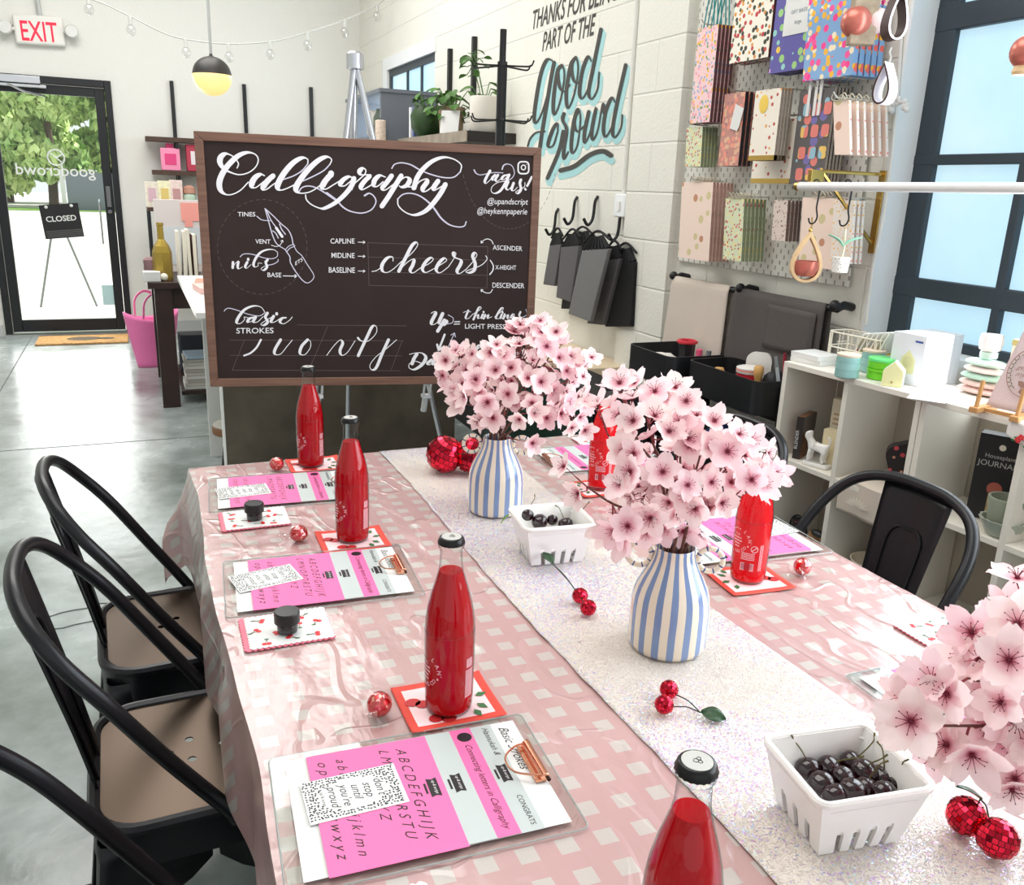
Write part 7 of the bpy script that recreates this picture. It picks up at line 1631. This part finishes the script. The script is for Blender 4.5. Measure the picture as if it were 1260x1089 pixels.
pb_ = item('seed_bag', 'cream and green printed bag with a gold top behind the tea towel', 'bag', sp3(.185, .655, SZ+.001), [('body', MB().box((-.02, -.055, 0), (.02, .055, .145)), mat('cream_bag', (236, 230, 206), .5)), ('gold_top', MB().box((-.022, -.056, .1455), (.022, .056, .160)), mat('pale_gold', (214, 200, 130), .4, .3)), ('green_panel', MB().prism(rrect(.085, .075, .02, 4), .0203, .0215, Matrix.Translation((0, 0, .088)) @ Euler((PI/2, 0, -PI/2)).to_matrix().to_4x4()), mat('leaf_green_panel', (22, 140, 90), .5))])
t = MB()
for k, wd in enumerate(('ART', 'EKET')): t.text(wd, (lambda k: lambda u, v: Vector((-.0222, -u, .092-.02*k+v)))(k), size=.019, bold=.02)
obj('lettering', t, mat('cream_bag'), pb_, flat=True)
towel_m = mat('mauve_cotton', (206, 186, 186), .85, bump=.15, bscale=260)
tw_o = onshelf(1226, 513)
tt = thing('printed_tea_towel', 'mauve tea towel with a butterfly wreath print resting on the wooden stand', 'tea towel', tw_o+Vector((.045, -.02, .012)), rot=(0, .34, rs+.12))
obj('cloth', MB().grid(lambda u, v: Vector((.003*math.sin(u*6), (u-.5)*-(.155-.05*v), v*.215)), 14, 14), towel_m, tt, solid=.004)
pr = mat('brown_print', (146, 110, 98), .7); prg = mat('olive_print', (110, 112, 86), .7); m = MB(); TR = lambda y, z: Vector((-.0052, -y, z))
m.tube([TR(.055*math.cos(2*PI*k/40), .098+.062*math.sin(2*PI*k/40)) for k in range(40)], .0011, 4, True)
for k, wd in enumerate(('Please', 'get out of', 'my house')): m.text(wd, (lambda k: lambda u, v: TR(u, .118-.017*k+v))(k), size=.0125, shear=.45)
obj('lettering', m, pr, tt, flat=True); m = MB()
for k in range(16):
    a = -.5+k*.32 if k < 8 else PI-.9+(k-8)*.32; a = (.35+.27*k) if k < 8 else (PI-.6+.2*(k-8)); c_ = TR(.046*math.cos(a), .098+.053*math.sin(a))
    for sg in (-1, 1):
        b_ = a+sg*.9+.6; m.poly([c_, c_+Vector((0, -.004*math.cos(b_+.4), .004*math.sin(b_+.4))), c_+Vector((0, -.011*math.cos(b_), .011*math.sin(b_))), c_+Vector((0, -.004*math.cos(b_-.4), .004*math.sin(b_-.4)))])
obj('printed_leaves', m, prg, tt, flat=True); m = MB()
for sg in (-1, 1):
    m.poly([TR(0, .062)+Vector((0, sg*y, z)) for y, z in ((0, 0), (.012, .012), (.023, .012), (.020, .001), (.010, -.003))]); m.poly([TR(0, .060)+Vector((0, sg*y, z)) for y, z in ((0, 0), (.012, -.004), (.015, -.013), (.007, -.017))])
m.tube([TR(0, .046), TR(0, .072)], .0012, 5); obj('printed_butterfly', m, pr, tt, flat=True)
stw = mat('oak_stand', (196, 146, 92), .5); sd = thing('wooden_stand', 'small oak display stand holding the printed tea towel', 'stand', tw_o+Vector((.0, 0, .001)), rot=(0, 0, rs+.12))
for y in (-.048, .048): obj('foot', MB().box((-.02, y-.011, 0), (.085, y+.011, .014)), stw, sd, bevel=.002); obj('peg', MB().cyl((-.006, y, .014), (.004, y, .078), .0052), stw, sd)
obj('crossbar', MB().box((.012, -.048, .002), (.022, .048, .011)), stw, sd)
fl = thing('flowered_towel', 'white towel with red flowers draped over the shelf edge at the right', 'towel', onshelf(1256, 521)+SU*.035+Vector((0, 0, .002)), rot=(0, 0, rs))
def flt(u, v):     # lies on the top, turns over the front edge, hangs with a slanting hem
    y = (u-.5)*.12; l = .05+(.05+.05*(1-u))*v*1.6 if v > .4 else .05*v/.4
    if v <= .4: return Vector((.05-.05*v/.4, y, .003+.002*math.sin(u*8)))
    h = (v-.4)/.6*(.085-.05*u); return Vector((-.006-.004*math.sin(u*8)*(v-.4), y, .001-h))
obj('cloth', MB().grid(flt, 14, 16), mat('white_linen', (226, 222, 216), .8), fl, solid=.002, angle=80)
m = MB(); g = MB(); rr = random.Random(6)
for k in range(7):
    u, v = rr.uniform(.1, .9), rr.uniform(.68, .95); c_ = flt(u, v)+Vector((-.004, 0, 0))
    for q in range(5): m.sphere(c_+Vector((0, .0045*math.cos(q*1.256), .0045*math.sin(q*1.256))), .0036, 7, 4, (.25, 1, 1))
    g.sphere(c_+Vector((0, .011, -.003)), .005, 7, 4, (.2, 1.2, .5))
obj('printed_flowers', m, mat('bright_cherry_print'), fl, flat=True); obj('printed_leaves', g, cher_green, fl, flat=True)
# inside the cubes
z1 = .651
bk_ = thing('cook_book', 'grey and brown hardback book standing in the upper left cube', 'book', sp3(.03, .07, z1), rot=(0, 0, rs+.42))
obj('cover', MB().box((0, -.011, 0), (.105, .011, .135)), mat('bark_brown_cover', (120, 84, 60), .5, var=.35, vscale=25), bk_, bevel=.002); obj('spine', MB().box((-.002, -.0115, 0), (-.0002, .0115, .135)), mat('dark_spine', (52, 46, 44), .5), bk_)
t = MB(); t.text('BLENDER', lambda u, v: Vector((-.0025, v-.0, .062+u)), width=.06); obj('lettering', t, mat('white_paper'), bk_, flat=True); obj('cover_band', MB().box((.0, -.0122, .082), (.105, -.0112, .135)), mat('grey_cover_band', (120, 112, 106), .5), bk_)
for k, (d, t_, w_, h, c, lab) in enumerate(((.13, .155, .085, .20, (226, 214, 190), 'tall cream box with a round red sticker in the upper left cube'), (.075, .175, .07, .115, (232, 218, 180), 'short cream box in front of the tall one in the upper left cube'))):
    o = thing('cream_box', lab, 'box', sp3(d, t_, z1), rot=(0, 0, rs+.3), group='cream boxes in the cube'); obj('carton', MB().box((-.016, -w_/2, 0), (.016, w_/2, h)), mat('carton_cream_%d' % k, c, .6), o, bevel=.001)
    obj('side_panel', MB().box((-.0175, -w_/2, 0), (-.0163, -w_/2+.02, h*.35)), mat('sage_green', (140, 166, 140), .6), o)
    if k == 0: obj('red_sticker', MB().disc((0, 0, 0), .018, 20, M=Matrix.Translation((-.0175, .012, .07)) @ Euler((0, -PI/2, 0)).to_matrix().to_4x4()), mat('sticker_red', (210, 84, 70), .5), o, flat=True); obj('printed_lines', MB().box((-.0175, -.02, .15), (-.0163, .034, .156)).box((-.0175, -.01, .135), (-.0163, .034, .141)).box((-.0175, 0, .12), (-.0163, .034, .126)), mat('tan_print', (190, 160, 130), .6), o)
# ceramic dog, one skinned surface
dgm = mat('white_ceramic', (240, 238, 234), .12)
dp_ = sp3(.035, .150, z1)
dog = thing('dog_figurine', 'white ceramic dog figurine, tail curled up, in the upper left cube', 'figurine', dp_, rot=(0, 0, rs+.25))
sk = bpy.data.meshes.new('dog_body'); V_ = [(0, 0, .050), (0, .020, .052), (0, -.020, .050), (0, .032, .068), (0, .036, .082), (0, .049, .079), (.009, .024, .030), (.009, .026, .004), (-.009, .024, .030), (-.009, .026, .004), (.009, -.022, .034), (.009, -.017, .018), (.009, -.023, .004), (-.009, -.022, .034), (-.009, -.017, .018), (-.009, -.023, .004), (0, -.033, .062), (0, -.034, .078), (0, -.025, .088), (.008, .031, .094), (-.008, .031, .094)]
E_ = [(0, 1), (0, 2), (1, 3), (3, 4), (4, 5), (1, 6), (6, 7), (1, 8), (8, 9), (2, 10), (10, 11), (11, 12), (2, 13), (13, 14), (14, 15), (2, 16), (16, 17), (17, 18), (4, 19), (4, 20)]
sk.from_pydata(V_, E_, []); do = bpy.data.objects.new('body', sk); COL.objects.link(do); do.parent = dog; do.location = (0, 0, .010)
sm = do.modifiers.new('skin', 'SKIN'); rad = [.0125, .0135, .0125, .0095, .0115, .0065, .0062, .0058, .0062, .0058, .0075, .0055, .0055, .0075, .0055, .0055, .0042, .004, .0035, .0035, .0035]
for v, r in zip(sk.skin_vertices[0].data, rad): v.radius = (r, r)
sk.skin_vertices[0].data[0].use_root = True; ss = do.modifiers.new('sub', 'SUBSURF'); ss.levels = 2; ss.render_levels = 2; sk.materials.append(dgm); sm.use_smooth_shade = True
obj('base', MB().prism(rrect(.04, .085, .012, 4), 0, .0105), dgm, dog, bevel=.002)
obj('folded_towel', None or MB().grid(lambda u, v: Vector(((.19 if v < .55 else .0)*1-(v*.34 if v < .55 else .0)-(.0 if v < .55 else .004*math.sin(u*7)), (u-.5)*.15, .004+.012*math.sin(v*5) if v < .55 else .006-(v-.55)*.22)), 14, 20), mat('oatmeal_linen', (212, 200, 186), .85, bump=.15, bscale=260), None, sp3(.0, .355, z1+.002)+SN*(-.003), (0, 0, rs), solid=.008)
ft = bpy.data.objects['folded_towel']; tag(ft, 'oatmeal towel with a pale leaf print hanging out of the second cube', 'towel')
m = MB()
for k in range(9):
    a = PI*(.1+.8*k/8); m.poly([Vector((-.012, 0, -.06))+Vector((0, r*math.cos(a+d), .75*r*math.sin(a+d))) for r, d in ((.008, 0), (.03, .12), (.045, 0), (.03, -.12))])
obj('leaf_print', m, mat('pale_print_cream', (232, 224, 210), .8), ft, flat=True)
item('floral_pouch', 'black pouch with small pink flowers in the second cube', 'pouch', sp3(.12, .445, z1+.001), [('body', MB().prism(rrect(.12, .15, .03, 5, 0, .075), -.02, .02, Euler((PI/2, .35, PI/2)).to_matrix().to_4x4()), pattern('black_floral', (36, 30, 32), [(190, 70, 80), (210, 150, 120), (60, 60, 50), (36, 30, 32)], 46, .3))], rz=.7)
bxk = item('black_box', 'tall black box with round photos and pale lettering in the third cube', 'box', sp3(.13, .655, z1+.001), [('carton', MB().box((-.022, -.055, 0), (.022, .055, .225)), mat('matt_black_card', (34, 34, 36), .5)), ('photo_circles', MB().disc((0, 0, 0), .018, 20, M=Matrix.Translation((-.0235, .0, .085)) @ Euler((0, -PI/2, 0)).to_matrix().to_4x4()), mat('terracotta_print', (176, 96, 80), .5)), ('lower_photo', MB().box((-.0238, -.05, .0), (-.0225, .012, .07)), mat('sand_print', (196, 166, 116), .6, var=.3, vscale=60)), ('emblem', MB().disc((0, 0, 0), .008, 14, M=Matrix.Translation((-.0235, 0, .195)) @ Euler((0, -PI/2, 0)).to_matrix().to_4x4()), mat('page_cream'))], rz=.4)
t = MB()
for k, (wd, sz) in enumerate((('Houseplant', .011), ('JOURNALS', .015))): t.text(wd, (lambda k: lambda u, v: Vector((-.0238, -u, .165-.022*k+v)))(k), size=sz)
obj('lettering', t, mat('pale_grey_ink', (190, 190, 186), .6), bxk, flat=True)
gp = onshelf(1222, 660, z1); sag = mat('sage_pot', (150, 158, 140), .5)
item('green_pot', 'sage green plant pot sitting in a fluted saucer in the third cube', 'pot', gp+SN*.03+Vector((0, 0, .012)), [('pot', MB().lathe([(.034, 0), (.036, .004), (.044, .082), (.044, .086), (.039, .086), (.034, .02)], 32, cap1=False), sag), ('soil', MB().disc((0, 0, .06), .038, 20), mat('dark_soil', (70, 62, 54), .9))])
item('fluted_saucer', 'pale green fluted saucer under the sage plant pot', 'saucer', gp+SN*.03+Vector((0, 0, .001)), [('bowl', MB().lathe([(.030, 0), (.036, .001), (.055, .042), (.050, .042), (.036, .010), (.001, .0105)], 48, cap1=False, fn=lambda r, z, a: r*(1+(.045*math.cos(14*a) if r > .037 else 0))), mat('pale_sage_glaze', (170, 178, 164), .3))])
z2 = .351
item('wire_ornament', 'black and pink floral ornament in the lower left cube', 'ornament', sp3(.05, .10, z2+.001), [('vase', MB().lathe([(.025, 0), (.03, .05), (.02, .09), (.026, .10)], 16), pattern('black_floral', (36, 30, 32), [(190, 70, 80), (210, 150, 120)], 46, .3)), ('handle', MB().tube([(.0, .035*math.cos(2*PI*k/16), .07+.045*math.sin(2*PI*k/16)) for k in range(16)], .004, 6, True), black_m)])
item('kraft_bag', 'small kraft paper bag with a black bow in the lower left cube', 'bag', sp3(.06, .19, z2+.001), [('bag', MB().box((-.02, -.035, 0), (.02, .035, .085)), mat('kraft_paper', (168, 126, 86), .7)), ('bow', MB().sphere((-.02, 0, .09), .016, 10, 6, (1, 1.6, .7)), black_m)])
item('cream_bowl', 'cream bowl in the lower second cube behind the chair', 'bowl', sp3(.10, .36, z2+.001), [('bowl', MB().lathe([(.03, 0), (.05, .01), (.07, .06), (.066, .06), (.05, .02)], 28, cap1=False), mat('cream_glaze')), ('foot', MB().lathe([(.031, -.0), (.031, .004)], 20), cream)])
ap_ = thing('air_plant', 'wispy grey green air plant in the lower third cube', 'plant', sp3(.06, .70, z2+.001), rot=(0, 0, rs)); m = MB(); rr = random.Random(9)
for k in range(34):
    a = rr.uniform(0, 6.28); l = rr.uniform(.05, .11); el = rr.uniform(.2, 1.3)
    m.tube(catmull([(0, 0, .012), (l*.5*math.cos(a)*math.cos(el), l*.5*math.sin(a)*math.cos(el), .012+l*.6*math.sin(el)), (min(.1, l*math.cos(a)), l*math.sin(a), max(.004, .012+l*.65*math.sin(el)-.01))], 3), [.0022]*3+[.0016, .0012, .0008, .0005], 4)
obj('leaves', m, mat('air_plant_green', (128, 134, 112), .7), ap_); obj('mossy_base', MB().sphere((0, 0, .014), .02, 10, 6, (1, 1, .7)), mat('moss', (84, 92, 60), .9), ap_)
